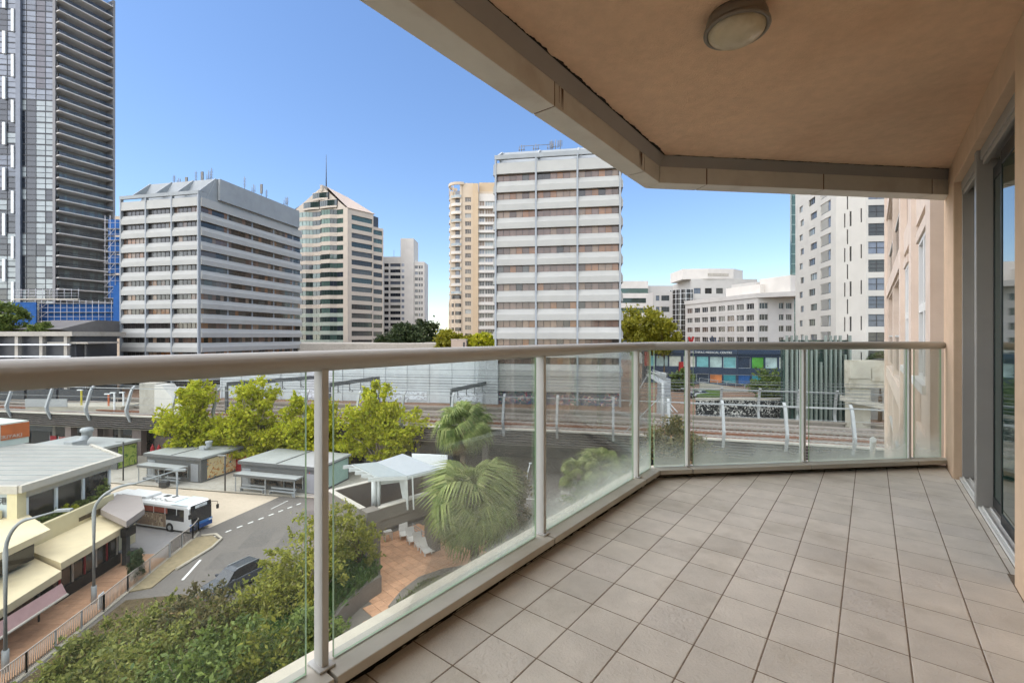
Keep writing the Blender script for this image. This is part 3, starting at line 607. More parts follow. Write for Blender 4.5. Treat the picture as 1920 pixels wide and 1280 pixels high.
for x in (1307, 1392, 1484, 1575, 1660):
    s = s_at(x + 6); p, a = pat(s, 17.2); b = -Vector((-a.y, a.x)); m = MB(); n = len(OUTL)
    V = [(p.x + b.x * d + a.x * e_, p.y + b.y * d + a.y * e_, z) for e_ in (-.16, .16) for d, z in OUTL]
    m.add(V, [(i, (i + 1) % n, n + (i + 1) % n, n + i) for i in range(n)] + [(i, i + 1, n - 2 - i, n - 1 - i) for i in range(n // 2 - 1)] + [(n + i, 2 * n - 1 - i, 2 * n - 2 - i, n + i + 1) for i in range(n // 2 - 1)]).build('post', M_vpost, vf2)
S0 = s_at(1300)
for z in (11.45, 9.0): sweep(MB(), [(17.1, z - .06), (17.1, z + .06), (17.22, z + .06), (17.22, z - .06)], S0, SE).build('wire', M_vpost, vf2)
bg_ = struct(MB().prism([tuple(pat(s)[0] + Vector((-pat(s)[1].y, pat(s)[1].x)) * 17.05) for s in (2, 40, 80, 110, 150, 170, 185, SE)] + [(160, 100), (160, 260), (-200, 260), (-200, 130)], 4.0, 6.45).build('railway_ground', M_ball))
# ---- white noise wall behind the tracks, overhead gantries
nw = thing('noise_wall', 'pale blue white noise wall of large panels behind the railway tracks', 'wall')
M_nw = mat('noise_panel', L((186, 190, 190)), .6, .04, .8, 0, None, .3, rnd=.04, var2=.06, scale2=.2, stain=L((150, 150, 150)), stain_scale=.5, stain_amt=.25)
na, nb = at(415, 640, 100).xy, at(932, 640, 90.5).xy; nd = (nb - na).normalized(); nlen = (nb - na).length; npn = 13
for r_, (z0, z1) in enumerate(((6.5, 9.6), (9.62, 12.3), (12.32, 15.3))):
    for k in range(npn):
        a = na + nd * (nlen * k / npn + .06); b = na + nd * (nlen * (k + 1) / npn - .06); MB().bar(a, b, 0, .25, z0, z1).build('panel', M_nw, nw)
for k in range(npn + 1):
    a = na + nd * (nlen * k / npn); MB().bar(a - nd * .18, a + nd * .18, -.14, .25, 6.45, 15.35).build('post', M_nw, nw)
MB().bar(na, nb, -.2, .3, 15.36, 15.55).build('cap', M_cap, nw)
gt = mat('graffiti', (.5, .5, .5), .8, 0); 
def graffiti(m, cols, base, scale, thr=.56):
    n = m.node_tree.nodes; l = m.node_tree.links; b = n['Principled BSDF']; g_ = n.new('ShaderNodeNewGeometry')
    t = n.new('ShaderNodeTexNoise'); t.inputs['Scale'].default_value = scale; t.inputs['Detail'].default_value = 2; t.inputs['Distortion'].default_value = 2.5; l.new(g_.outputs['Position'], t.inputs['Vector'])
    r = n.new('ShaderNodeValToRGB'); r.color_ramp.interpolation = 'CONSTANT'; r.color_ramp.elements[0].color = (*base, 1); r.color_ramp.elements[1].position = thr; r.color_ramp.elements[1].color = (*cols[0], 1)
    for k, c in enumerate(cols[1:]): e = r.color_ramp.elements.new(thr + .035 * (k + 1)); e.color = (*c, 1)
    l.new(t.outputs[0], r.inputs[0]); l.new(r.outputs[0], b.inputs['Base Color'])
M_graf1 = mat('graffiti_grey', (.4, .4, .4), .8, 0); graffiti(M_graf1, [L((110, 112, 118)), L((225, 228, 230)), L((150, 150, 155))], L((205, 210, 213)), .8)
M_graf2 = mat('graffiti_dark', (.4, .4, .4), .8, 0); graffiti(M_graf2, [L((225, 222, 214)), L((120, 118, 112)), L((205, 200, 190))], L((42, 42, 42)), 1.6, .57)
M_graf3 = mat('graffiti_blue', (.4, .4, .4), .8, 0); graffiti(M_graf3, [L((60, 90, 140)), L((170, 60, 50)), L((210, 200, 180)), L((60, 110, 100))], L((96, 100, 104)), .7, .5)
for x0, x1, z0, z1 in ((560, 590, 7.0, 8.6), (725, 800, 7.0, 8.8), (855, 905, 6.9, 8.8)):
    a, b = at(x0, 640, 100 - (x0 - 415) / 517 * 9.5 - .35).xy, at(x1, 640, 100 - (x1 - 415) / 517 * 9.5 - .35).xy; MB().bar(a, b, .0, .05, z0, z1).build('graffiti', M_graf1, nw)
def gantry(i, x0, y0, x1, y1, label):
    # slanting portal: near foot on the viaduct side, far foot by the noise wall
    ya, yb = 79.0, 92.0; a = at(x0, y0, ya); b = at(x1, y1, yb); zt = (a.z + b.z) / 2
    t = thing('overhead_gantry', label, 'gantry', (b.x, b.y, 6.4), 0, 'overhead wire gantries over the tracks'); o = Vector((b.x, b.y, 6.4)); m = MB(Matrix.Translation(-o))
    m.bar(a.xy, b.xy, -.15, .15, zt - .35, zt + .35).build('beam', M_dark_g, t)
    for p in (a, b): MB(Matrix.Translation(-o)).bar(p.xy - Vector((.2, 0)), p.xy + Vector((.2, 0)), -.2, .2, 6.4, zt - .351).build('mast', M_dark_g, t)
    for k in range(4):
        p = a.lerp(b, .15 + .22 * k); mm = MB(Matrix.Translation(-o)); mm.tube([(p.x, p.y, zt - .35), (p.x, p.y, zt - 1.6)], .08, 6); mm.tube([(p.x - .1, p.y, zt - 1.1), (p.x + .7, p.y - .2, zt - 1.7)], .05, 6); mm.tube([(p.x - .1, p.y, zt - 1.7), (p.x + .7, p.y - .2, zt - 1.7)], .04, 6); mm.build('wire_bracket', M_dark_g, t)
M_dark_g = mat('gantry_steel', L((92, 94, 94)), .6, .1, 2, 0, None, .3)
cw_ = thing('overhead_wires', 'thin overhead wires strung above the railway tracks', 'wires')
for d, z in ((3, 11.6), (3, 12.9), (6.6, 11.6), (6.6, 12.9), (10.2, 11.6), (10.2, 13.0), (13.8, 11.6), (13.8, 13.1), (20, 12.2), (20, 13.6)): sweep(MB(), [(d - .03, z - .03), (d, z + .03), (d + .03, z - .03)], 0, SE).build('wire', M_dark_g, cw_)
gantry(0, 425, 726, 592, 702, 'slanting grey overhead gantry beam just left of the first post'); gantry(1, 618, 724, 711, 706, 'slanting grey overhead gantry beam right of the first balcony post'); gantry(2, 846, 738, 916, 712, 'slanting grey overhead gantry beam behind the rear palm')
# ================================================================ buildings
M_off = mat('office_white_panel', L((168, 168, 162)), .55, .03, .5, 0, None, .35, rnd=.03, var2=.04, scale2=.12, stain=L((150, 150, 148)), stain_scale=.35, stain_amt=.3)
M_offcol = mat('office_column', L((150, 156, 160)), .5, .05, 1, 0, None, .35)
M_offroof = mat('office_roof_grey', L((150, 155, 156)), .6, .05, .6, 0, None, .3, var2=.06, scale2=.15)
M_mull = mat('bronze_mullion', L((62, 56, 52)), .4, .1, 2, 0, None, .5)
def wg(name, c, rough=.08, spec=.6, rnd=.15): return mat(name, c, rough, .12, .8, 0, None, spec, rnd=rnd)
PANES = [wg('window_dark', L((52, 50, 48))), wg('window_brown', L((92, 76, 66))), wg('window_bronze', L((112, 92, 82))), wg('window_blind', L((132, 112, 94)), .2), wg('window_amber', L((134, 96, 66)), .15), wg('window_grey', L((84, 84, 80)))]
GREEN = [wg('glass_green', L((74, 96, 88)), .05, .8), wg('glass_green_dark', L((44, 58, 54)), .05, .8), wg('glass_green_pale', L((128, 150, 140)), .08, .8), wg('glass_navy', L((48, 56, 64)), .05, .8)]
def wall_holes(m, W, z0, z1, ops, dep, mi=0, ri=0, x0=0.0):
    xs = sorted({x0, W, *[o[0] for o in ops], *[o[1] for o in ops]}); zs = sorted({z0, z1, *[o[2] for o in ops], *[o[3] for o in ops]})
    for i in range(len(zs) - 1):
        run = None; zc = (zs[i] + zs[i + 1]) / 2; row = [o for o in ops if o[2] < zc < o[3]]
        for k in range(len(xs) - 1):
            xc = (xs[k] + xs[k + 1]) / 2; hole = any(o[0] < xc < o[1] for o in row)
            if not hole and run is None: run = xs[k]
            if (hole or k == len(xs) - 2) and run is not None:
                e_ = xs[k] if hole else xs[k + 1]; m.quad((run, 0, zs[i]), (e_, 0, zs[i]), (e_, 0, zs[i + 1]), (run, 0, zs[i + 1]), mi); run = None
    for a, b, c, d in ops:
        m.quad((a, 0, c), (a, dep, c), (a, dep, d), (a, 0, d), ri); m.quad((b, 0, c), (b, 0, d), (b, dep, d), (b, dep, c), ri)
        m.quad((a, 0, c), (b, 0, c), (b, dep, c), (a, dep, c), ri); m.quad((a, 0, d), (a, dep, d), (b, dep, d), (b, 0, d), ri)
WC = {}
def window(parent, M, o, dep, frame_m, glasses, nx=2, nz=1, fw=.07, name='window'):
    w_, h_ = round(o[1] - o[0], 2), round(o[3] - o[2], 2); g_ = random.choice(glasses); key = (w_, h_, nx, nz, frame_m.name, g_.name, fw)
    if key not in WC:
        m = MB(); m.quad((0, .06, 0), (w_, .06, 0), (w_, .06, h_), (0, .06, h_), 1)
        for k in range(nx + 1): x = k * w_ / nx; m.box(max(0, x - fw / 2), min(w_, x + fw / 2), 0, .055, 0, h_)
        for k in range(nz + 1): z = k * h_ / nz; m.box(.001, w_ - .001, .002, .054, max(.001, z - fw / 2), min(h_ - .001, z + fw / 2))
        WC[key] = m.mesh(name, [frame_m, g_])
    return inst(name, WC[key], parent, M=M @ Matrix.Translation((o[0], dep - .08, o[2])))
I4 = Matrix.Identity(4)
def side_frame(x, y): return Matrix.Translation((x, y, 0)) @ Matrix.Rotation(R(90), 4, 'Z')
# ---- the two banded offices
PR = .6
def office(label, pl_, pr_, depth, rows, ztop, right_face):
    pl_ = Vector(pl_); pr_ = Vector(pr_); ex = (pr_ - pl_); W = ex.length; loc, rz = frame(pl_, ex)
    t = thing('office_block', label, 'building', loc, rz)
    zb = ztop - 3.65 * rows
    MB().box(.3, W - .3, .32, depth, 0, ztop + 2.2).build('core', M_mull, t)
    nb = 3; bw_ = W / nb; pw = (bw_ - .38) / 6
    pm = [MB().quad((.04, 0, .03), (pw - .04, 0, .03), (pw - .04, 0, 1.32), (.04, 0, 1.32)).mesh('pane', p) for p in PANES]
    stripm = MB(); stripm.box(0, 6 * pw, .06, .2, -.02, 1.37)
    for k in range(7): stripm.box(k * pw - .035, k * pw + .035, -.03, .059, 0, 1.35)
    stripm = stripm.mesh('window', M_mull)
    def span(x0, x1, M, z0, hh=2.3):
        MB(M).prof([(0, z0), (-PR, z0), (-PR, z0 + 1.2), (-.12, z0 + hh - .06), (0, z0 + hh)], x0, x1).build('spandrel', M_off, t)
    rnd_ = random.Random(label)
    for r_ in range(rows + 1):
        zt = ztop - 3.65 * r_
        for b in range(nb):
            x0 = b * bw_ + .18; x1 = (b + 1) * bw_ - .18
            if r_ == 0: MB().prof([(0, zt), (-PR, zt), (-PR + .1, zt + 2.2), (0, zt + 2.2)], x0, x1).build('spandrel', M_off, t)
            if r_ < rows:
                span(x0, x1, I4, zt - 3.65)
                so_ = inst('window', stripm, t, (x0 + .01, .1, zt - 1.35)); mode = rnd_.random()
                for k in range(6):
                    c = rnd_.choices(range(6), [9, 1.5, .6, .8, .5, 3] if right_face else [1, 3, 5, 2, 1.2, .6])[0] if mode < .72 else (rnd_.choice((1, 3, 4)) if mode < .84 else 0 if right_face else 2)
                    inst('pane', pm[c], so_, (k * pw, .05, 0))
        if r_ < rows or True:
            for sgn, M in ((1, side_frame(W, 0)),) + (((-1, Matrix.Translation((0, depth, 0)) @ Matrix.Rotation(R(-90), 4, 'Z')),)):
                L_ = depth
                if r_ == 0: MB(M).prof([(0, zt), (-PR, zt), (-PR + .1, zt + 2.2), (0, zt + 2.2)], 0.0, L_).build('spandrel', M_off, t)
                if r_ < rows: span(.0, L_, M, zt - 3.65)
                if r_ < rows and sgn > 0:
                    m = MB(M); n = int(L_ / 1.22); q = L_ / n
                    m.box(.1, L_ - .1, .16, .3, zt - 1.36, zt + .01, 6)
                    blk = 0
                    for k in range(n):
                        if k % 4 == 0: blk = rnd_.choices(range(6), [8, 2.5, .8, .8, .4, 4])[0]
                        c = blk if rnd_.random() < .7 else rnd_.randrange(6)
                        m.quad((k * q + .05, .12, zt - 1.34), (k * q + q - .05, .12, zt - 1.34), (k * q + q - .05, .12, zt - .01), (k * q + .05, .12, zt - .01), c)
                        if k % 7 == 0: m.box(k * q - .25, k * q + .25, .05, .15, zt - 1.36, zt, 7)
                    m.build('window_strip', PANES + [M_mull, M_offcol], t)['kind'] = 'stuff'
    for b in range(nb + 1):
        x = b * bw_; MB().box(x - .17, x + .17, -PR - .06, .1, zb - 8 if zb > 12 else 0, ztop + 3.0).build('column', M_offcol, t)
    MB().box(-.3, W + .3, -.9, depth, zb - 1.3 + .0, zb - .02).build('soffit', M_offroof, t) if False else None
    for b in range(nb):
        x0 = b * bw_ + .18; x1 = (b + 1) * bw_ - .18
        MB().prof([(0, zb - 3.1), (-PR, zb - 3.1), (-PR, zb - 1.9), (-PR + .15, zb - 1.8), (-PR + .15, zb - .04), (0, zb - .04)], x0, x1).build('spandrel', M_off, t)
    # roof: open beam, sloping plant room, triangular fins
    MB().box(-.2, W + .2, -.7, -.1, ztop + 2.9, ztop + 3.75).build('roof_beam', M_offroof, t)
    MB().box(W - .4, W + .2, -.09, depth * .12, ztop + 2.205, ztop + 3.74).build('roof_beam', M_offroof, t)
    zr = ztop + 2.2
    x0 = 3.2 if right_face else .2; x1 = W + .4
    top = ztop + (8.3 if right_face else 6.3)
    m = MB(); m.prof([(1.2, zr), (1.2, zr + 1.5), (4.2, top), (depth - 2, top), (depth - 2, zr + .6), (1.5, zr + .6)] if False else [(1.6, zr), (4.6, top), (depth - 1.5, top), (depth - 1.5, zr)], x0, x1 - .1 if right_face else W - .3)
    m.build('plant_room', M_offroof, t)
    if right_face:
        MB(side_frame(W + .3, 0)).box(4.9, depth - 2, -.8, -.1, zr + .6, top + .05).build('plant_cladding', M_offroof, t)
    for k in range(4):
        xf = x0 + .2 + k * (W - x0 - .2) / 3
        MB().add([(xf - .2, -.3, zr + 1.6), (xf - .2, 4.5, zr + 1.6), (xf - .2, 4.5, top + .1), (xf + .2, -.3, zr + 1.6), (xf + .2, 4.5, zr + 1.6), (xf + .2, 4.5, top + .1)], [(0, 2, 1), (3, 4, 5), (0, 3, 5, 2), (0, 1, 4, 3), (1, 2, 5, 4)]).build('fin', M_offroof, t)
    return t, W, top
oa, WA, topA = office('broad white office block with dark window bands and rooftop plant room', (-101.6, 119), (-78, 114), 38, 13, 52.5, True)
ob, WB, topB = office('tall white banded office tower with bronze windows in the middle of the view', (-3.2, 91.7), (20.8, 87.9), 22, 11, 52.3, False)
M_ant = mat('antenna_grey', L((120, 118, 114)), .6, .1, 3)
def mast(parent, x, y, z, h, kind):
    m = MB(); m.tube([(x, y, z), (x, y, z + h)], .07, 6)
    if kind == 0:
        for k in range(6): zz = z + h * (.35 + .1 * k); m.tube([(x - .45, y, zz), (x + .45, y, zz)], .05, 5)
    elif kind == 1: m.box(x - .35, x + .35, y - .15, y + .15, z + h * .3, z + h)
    else:
        for k in range(3): m.tube([(x - .5 + .5 * k, y, z + h * .2), (x - .5 + .5 * k, y, z + h * (.7 + .1 * k))], .08, 6)
        m.tube([(x - .7, y, z + h * .35), (x + .7, y, z + h * .35)], .05, 5)
    m.build('antenna', M_ant, parent)
for x, y, h, k in ((9.5, 6, 2.6, 0), (11, 6, 1.6, 2), (13.5, 6, 1.7, 1), (15.5, 7, 3.6, 0), (17.5, 7, 3.2, 1), (19.5, 7, 3.4, 2), (20.5, 7, 4, 0), (23.5, 15, 4.2, 0), (23.7, 18, 3, 2), (23.8, 21, 4, 1), (23.8, 23, 3, 0), (23.9, 31, 3.2, 2), (23.9, 32, 3.6, 0)): mast(oa, x, y, topA, h, k)
for x in (3, 6, 9): mast(ob, x + 1.5, 5, topB, 1.6, 3)
MB().tube([(4, 5, topB + 1.3), (10.5, 5, topB + 1.3)], .06, 6).build('roof_rail', M_ant, ob)
for x, k in ((10.8, 0), (11.6, 2), (12.6, 0)): mast(ob, x, 5, topB, 2.2, k)
MB().box(.2, WB - .2, .1, .4, 6.4, 9.2).build('undercroft_wall', M_graf3, ob)
M_mast = mat('mast_orange', L((196, 176, 150)), .6, .05)
# ---- dark glass tower with balconies
tw_l, tw_c, tw_r = Vector((-157, 127.0)), Vector((-130.3, 130)), Vector((-125.3, 142))
loc, rz = frame(tw_l, tw_c - tw_l); Wt = (tw_c - tw_l).length
tw = thing('residential_tower', 'very tall dark glass apartment tower with stacked balconies at the left edge', 'building', loc, rz)
M_twall = mat('tower_dark', L((66, 68, 72)), .4, .1, 1, 0, None, .4); M_tgr = mat('tower_grey', L((132, 130, 130)), .5, .06, .5, 0, None, .4)
TP = [wg('tower_glass_pale', L((122, 128, 138)), .06, .8), wg('tower_glass_mid', L((98, 104, 114)), .06, .8), wg('tower_glass_dark', L((42, 46, 52)), .05, .8), wg('tower_glass_blind', L((150, 158, 158)), .15, .7), wg('tower_panel_grey', L((112, 110, 116)), .4, .4)]
MB().prism([(0, .15), (Wt - .5, .15), (Wt - 1.2, 2.6), (Wt + 3.6, 11.6), (0, 26)], 0, 124).build('core', M_twall, tw)
NF = 32; FH = 3.16; z0t = 27.0; rw = random.Random(5); ncol = 11; cwid = Wt / ncol
pnm = [MB().quad((.06, 0, 0), (cwid - .06, 0, 0), (cwid - .06, 0, 1.25), (.06, 0, 1.25)).mesh('pane', p) for p in TP]
gm = MB()
for k in range(ncol + 1): gm.box(k * cwid - .06, k * cwid + .06, -.04, .1, z0t, 124)
for k in range(NF): gm.box(0, Wt, -.02, .09, z0t + k * FH - .16, z0t + k * FH + .16); gm.box(0, Wt, -.01, .09, z0t + k * FH + 1.5, z0t + k * FH + 1.6)
gm.build('mullion_grid', M_twall, tw)
def tcell(f, k):
    if f > 18: return 4 if (k == 9 and 19 < f < 28) else rw.choices((0, 1, 2), (14, 5, .6))[0]
    if k in (9, 10): return rw.choices((3, 2), (6, 1))[0]
    if k == 8: return 2
    if k == 7: return rw.choices((3, 2), (3, 2))[0]
    return rw.choices((3, 2, 1), (2, 3, 1))[0]
up = MB()
for f in range(NF - 1):
    for k in range(ncol):
        c = tcell(f, k); x = k * cwid; z = z0t + f * FH + 1.62
        if k >= 4 and f < 29: inst('pane', pnm[c], tw, (x, .05, z0t + f * FH + .2))
        up.quad((x + .06, .045, z), (x + cwid - .06, .045, z), (x + cwid - .06, .045, z + 1.3), (x + .06, .045, z + 1.3), c)
up.build('upper_panes', TP, tw)['kind'] = 'stuff'
for k in range(14):
    xx = Wt - (12.7 if k % 2 else 10.5); MB().box(xx - .35, xx + .35, -.5, -.05, z0t + 2 + k * 6.4, z0t + 8.3 + k * 6.4).build('white_fin', M_white, tw)
MB().box(Wt - 9.5, Wt - 8.3, -.7, -.05, z0t, 124).build('recess_strip', TP[1], tw)
MB().box(Wt - .4, Wt + .3, -.3, .14, 0, 124).build('corner_post', M_tgr, tw)
dv = tw_r - tw_c; LT = dv.length; Ms = Matrix.Translation((Wt, 0, 0)) @ Matrix.Rotation(math.atan2(dv.y, dv.x) - rz, 4, 'Z')
bk = MB(Ms); bk.box(.2, LT, 1.9, 2.6, 0, 124, 0)
for f in range(NF + 2):
    zz = z0t - 2 * FH + f * FH + .3
    for k in range(6):
        if rw.random() < .75: bk.box(.9 + k * 2, .9 + k * 2 + rw.choice((.5, 1.1, 1.5)), 1.82, 1.89, zz, zz + 2.4, rw.choice((1, 1, 2)))
bk.build('balcony_wall', [mat('tower_balcony_wall', L((142, 142, 142)), .6, .1, .6), TP[3], M_tgr], tw)
slm = MB(Ms); slm.box(.1, LT, -1.9, 1.9, 0, .26); slm = slm.mesh('balcony_slab', mat('tower_slab', L((206, 202, 196)), .7, .05))
rlm = MB(Ms); rlm.box(.12, LT - .1, -1.86, -1.81, .35, 1.25); rlm.box(.12, .17, -1.8, 1.8, .35, 1.25); rlm = rlm.mesh('balustrade', clearglass('tower_balustrade', (.8, .81, .82), 1.0)); 
acm = MB(Ms); acm.box(.15, 1.0, -1.1, -.3, .24, 1.2); acm.box(1.2, 2.0, -1.1, -.3, .24, 1.2); acm = acm.mesh('screen', M_tgr)
for f in range(NF + 2):
    zz = z0t - 2 * FH + f * FH; inst('balcony_slab', slm, tw, (0, 0, zz)); inst('balustrade', rlm, tw, (0, 0, zz))
    if f > 14: inst('screen', acm, tw, (0, 0, zz))
MB(Ms).box(LT, LT + .5, -2.0, 3, 0, 124).build('end_fin', M_tgr, tw)
# ---- blue scaffold beside the tower
M_blue = mat('blue_netting', L((38, 86, 146)), .7, .1, 1.2, 0, None, .2, var2=.12, scale2=.3); M_scaf = mat('scaffold_tube', L((176, 176, 180)), .5, .1, 3)
def scaffold(label, p0, p1, z0, z1, net, dx=1.8, dz=2.0, seed=1):
    p0 = Vector(p0); p1 = Vector(p1); d = p1 - p0; loc, rz = frame(p0, d); t = thing('scaffold', label, 'scaffold', (loc[0], loc[1], z0), rz, 'blue netted scaffolds at the building site'); L_ = d.length; h = z1 - z0; r_ = random.Random(seed)
    for k in range(int(L_ / dx) + 1): MB().tube([(k * dx, 0, -2 if z0 > 15 else 0), (k * dx, 0, h + .8)], .07, 5).build('standard', M_scaf, t)
    for k in range(int(h / dz) + 1):
        MB().tube([(-.3, -.05, k * dz), (L_ + .3, -.05, k * dz)], .06, 5).build('ledger', M_scaf, t)
        if k % 2 == 0: MB().box(-.2, L_ + .2, .05, 1.2, k * dz - .08, k * dz).build('deck_board', M_cap, t)
    for k in range(int(h / dz / 2)): MB().tube([(0, -.08, k * 2 * dz), (min(L_, dx * 2), -.08, (k * 2 + 2) * dz)], .06, 5).build('brace', M_scaf, t)
    for a, b in net: MB().box(-.2, L_ + .2, 1.25, 1.3, a * h, b * h).build('netting', M_blue, t)
    return t
scaffold('tall narrow scaffold wrapped in blue netting beside the dark tower', at(197, 600, 126).xy, at(226, 600, 126).xy, 30.5, 52.5, [(0, .3), (.32, .55), (.56, .78), (.8, 1)], 1.4, 1.6, 2)
scaffold('wide scaffold with bright blue netting at the foot of the dark tower', at(66, 600, 122).xy, at(214, 600, 122).xy, 24.0, 28.8, [(0, .98)], 1.7, 1.2, 3)
sb = thing('blue_hoarding', 'plain bright blue hoarding sheets left and right of the wide scaffold', 'hoarding', (*at(213, 600, 121).xy, 22))
MB().box(-.1, 2.3, 0, .3, 0, 11.5).build('sheet', M_blue, sb); MB().box(-27, -20.6, 0, .3, 1.0, 7).build('sheet', M_blue, sb)
MB().box(-26, -9, -.5, 0, 7.6, 7.9).build('site_deck', M_cap, sb)
for k in range(10): MB().tube([(-26 + k * 1.9, -.4, 7.9), (-26 + k * 1.9, -.4, 10.5)], .06, 5).build('guard_post', M_scaf, sb)
for z in (8.6, 9.4, 10.2): MB().tube([(-26, -.4, z), (-9, -.4, z)], .05, 5).build('guard_rail', M_scaf, sb)
for k in range(16): MB().tube([(-18.5 + k * 1.25, -.6, -2.5 - .6), (-18.5 + k * 1.25, -.6, 2)], .09, 5).build('prop', M_conc, sb)
# ---- station building at far left
M_kgrey = mat('roof_slate', L((112, 110, 108)), .8, .1, .6)
st = thing('station_building', 'low concrete railway station building with open dark decks at the left', 'building', (-125, 100, 6.4))
MB().box(-8, 28.5, 0, 14, 13.6, 14.6).build('roof_slab', M_conc, st); MB().box(-8, 28, 1.5, 12, 0, 13.59).build('dark_interior', M_twall, st)
for k in range(7): MB().box(-6 + k * 5.4, -5.3 + k * 5.4, .3, 1.0, 0, 13.58).build('column', M_conc, st)
for z in (9.0, 11.6): MB().box(-8, 28.2, -.2, .1, z, z + .3).build('rail_band', M_white, st)
MB().box(22, 31, 1, 9, 11.9, 12.3).build('canopy', M_conc, st)
for k in range(3): MB().box(23 + k * 3.2, 23.4 + k * 3.2, 2, 2.4, 0, 11.89).build('post', M_dark, st)
MB().prof([(12, 13), (3, 15.2), (12, 17.5), (26, 17.5), (26, 13)], 12, 23).build('curved_roof', M_kgrey, st)
for k in range(8): MB().box(-8 + k * 6.6, -2 + k * 6.6, -6, -5.5, 0, 2.6).build('fence_panel', M_twall, st)
# ---- cream tower with pyramid roof
cl, cc, cr_ = Vector((-101.5, 205.5)), Vector((-70.2, 195)), Vector((-62.3, 205)); loc, rz = frame(cl, cc - cl); Wc = (cc - cl).length
ct = thing('cream_tower', 'cream office tower with pointed roof, spire and rippled green glass', 'building', loc, rz)
M_cream = mat('cream_panel', L((198, 186, 170)), .7, .04, .5, 0, None, .3, rnd=.03); M_creamroof = mat('cream_roof', L((184, 166, 150)), .6, .04, .5, 0, None, .3); M_jade = mat('jade_panel', L((170, 178, 164)), .7, .05, .5)
ZC = 74.5; PC = 3.85; NC = 16
pl_ = [(0, 0)] + [(x, y) for x, y in ((5, 0), (8, -1.3), (12, -1.3), (14.5, 0), (18.5, 0), (20.5, -1.5), (25, -1.5), (27.5, 0), (Wc - 2.2, 0))]
MB().prism([(0, .6), (Wc - .4, .6), (Wc + 3.2, 11.5), (Wc + 3.4, 17), (2, 24)], 0, ZC).build('core', M_twall, ct)
def band(z0, z1, off, ms, name):
    a = [(x, y - off) for x, y in pl_]; MB().prism(a + [(Wc - 2.2, .5), (0, .5)], z0, z1).build(name, ms, ct)
for k in range(NC):
    z = ZC - PC * (k + 1); band(z, z + 1.65, .18, M_cream if k < 11 else M_jade, 'spandrel')
    n = len(pl_); m = MB()
    for i in range(n - 1):
        a, b = Vector(pl_[i]), Vector(pl_[i + 1]); c = Vector(((a.x + b.x) / 2, (a.y + b.y) / 2))
        g_ = (rw.choice((0, 1, 1)) if k < 6 else rw.choice((1, 3, 0))); 
        if k < 5 and i in (2, 6, 3): g_ = 2
        m.quad((a.x, a.y, z + 1.66), (b.x, b.y, z + 1.66), (b.x, b.y, z + PC - .01), (a.x, a.y, z + PC - .01), g_)
        nn = max(1, int((b - a).length / 1.4))
        for j in range(nn + 1): p = a.lerp(b, j / nn); m.box(p.x - .05, p.x + .05, p.y - .08, p.y + .05, z + 1.66, z + PC - .01, 4)
    m.build('window_strip', GREEN + [M_twall], ct)
MB().box(Wc - 2.19, Wc + .1, -.25, .55, 0, ZC + .5).build('corner_pier', M_cream, ct)
dv = cr_ - cc; LR = dv.length; Mr = Matrix.Translation((Wc, 0, 0)) @ Matrix.Rotation(math.atan2(dv.y, dv.x) - rz, 4, 'Z')
ops = [(1.8, LR - .5, ZC - 4.4 - PC * k, ZC - 2.2 - PC * k) for k in range(NC + 1)]; m = MB(Mr); wall_holes(m, LR, 0, ZC + .3, ops, .5); m.build('side_wall', M_cream, ct)
for k, o in enumerate(ops): window(ct, Mr, o, .5, M_twall, [GREEN[0]] if k < 2 else [PANES[0], PANES[5], GREEN[1]], 7, 1, .1)
Mr2 = Mr @ Matrix.Translation((LR, 1.2, 0)); ops = [(.5, 5.6, ZC - 8.4 - PC * k, ZC - 6.3 - PC * k) for k in range(NC - 1)]; m = MB(Mr2); wall_holes(m, 6.2, 0, ZC - 5, ops, .4); m.build('wing_wall', M_cream, ct)
for k, o in enumerate(ops): window(ct, Mr2, o, .4, M_twall, [GREEN[0]] if k < 3 else [PANES[0], PANES[5]], 3, 1, .1)
MB(Mr2).box(0, 6.2, .3, 8, ZC - 5.6, ZC - 5.01).build('wing_roof', M_creamroof, ct)
ap = (Wc * .58, 3.2, ZC + 11.8); ap2 = (Wc * .72, 12, ZC + 9); ev = ZC + .3
rf = MB(); rf.add([(Wc * .04, -.5, ev), (Wc + .3, -.5, ev), ap, (Wc + 4.9, 12.6, ev), ap2, (2, 22, ev)], [(1, 3, 4, 2), (3, 5, 4), (5, 0, 2, 4)]).build('roof', M_creamroof, ct)
gb = MB(); gb.add([(Wc * .05, -.2, ZC - .1), (Wc - .2, -.2, ZC - .1), (ap[0], .6, ap[2] - .7)], [(0, 1, 2)]).build('gable', M_cream, ct)
def arch(x0, x1, z, h, n=8):
    m = MB()
    for k in range(n):
        a = x0 + (x1 - x0) * k / n; b = x0 + (x1 - x0) * (k + 1) / n; ya = -.55 - .5 * math.sin(math.pi * k / n); yb = -.55 - .5 * math.sin(math.pi * (k + 1) / n); m.quad((a + .06, ya, z), (b - .06, yb, z), (b - .06, yb, z + h), (a + .06, ya, z + h), 0)
        m.quad((a, ya - .1, z - .9), (b, yb - .1, z - .9), (b, yb - .1, z - .05), (a, ya - .1, z - .05), 1); m.quad((a, ya - .1, z + h), (b, yb - .1, z + h), (b, yb - .1, z + h + .3), (a, ya - .1, z + h + .3), 1)
    m.box(x0, x1, -.54, .2, z - .9, z + h + .3, 2); m.build('gable_window', [GREEN[1], M_cream, M_twall], ct)
arch(Wc * .30, Wc * .56, ZC + 1.8, 2.4); arch(Wc * .57, Wc * .84, ZC + 1.8, 2.4); arch(Wc * .45, Wc * .70, ZC + 5.6, 2.2)
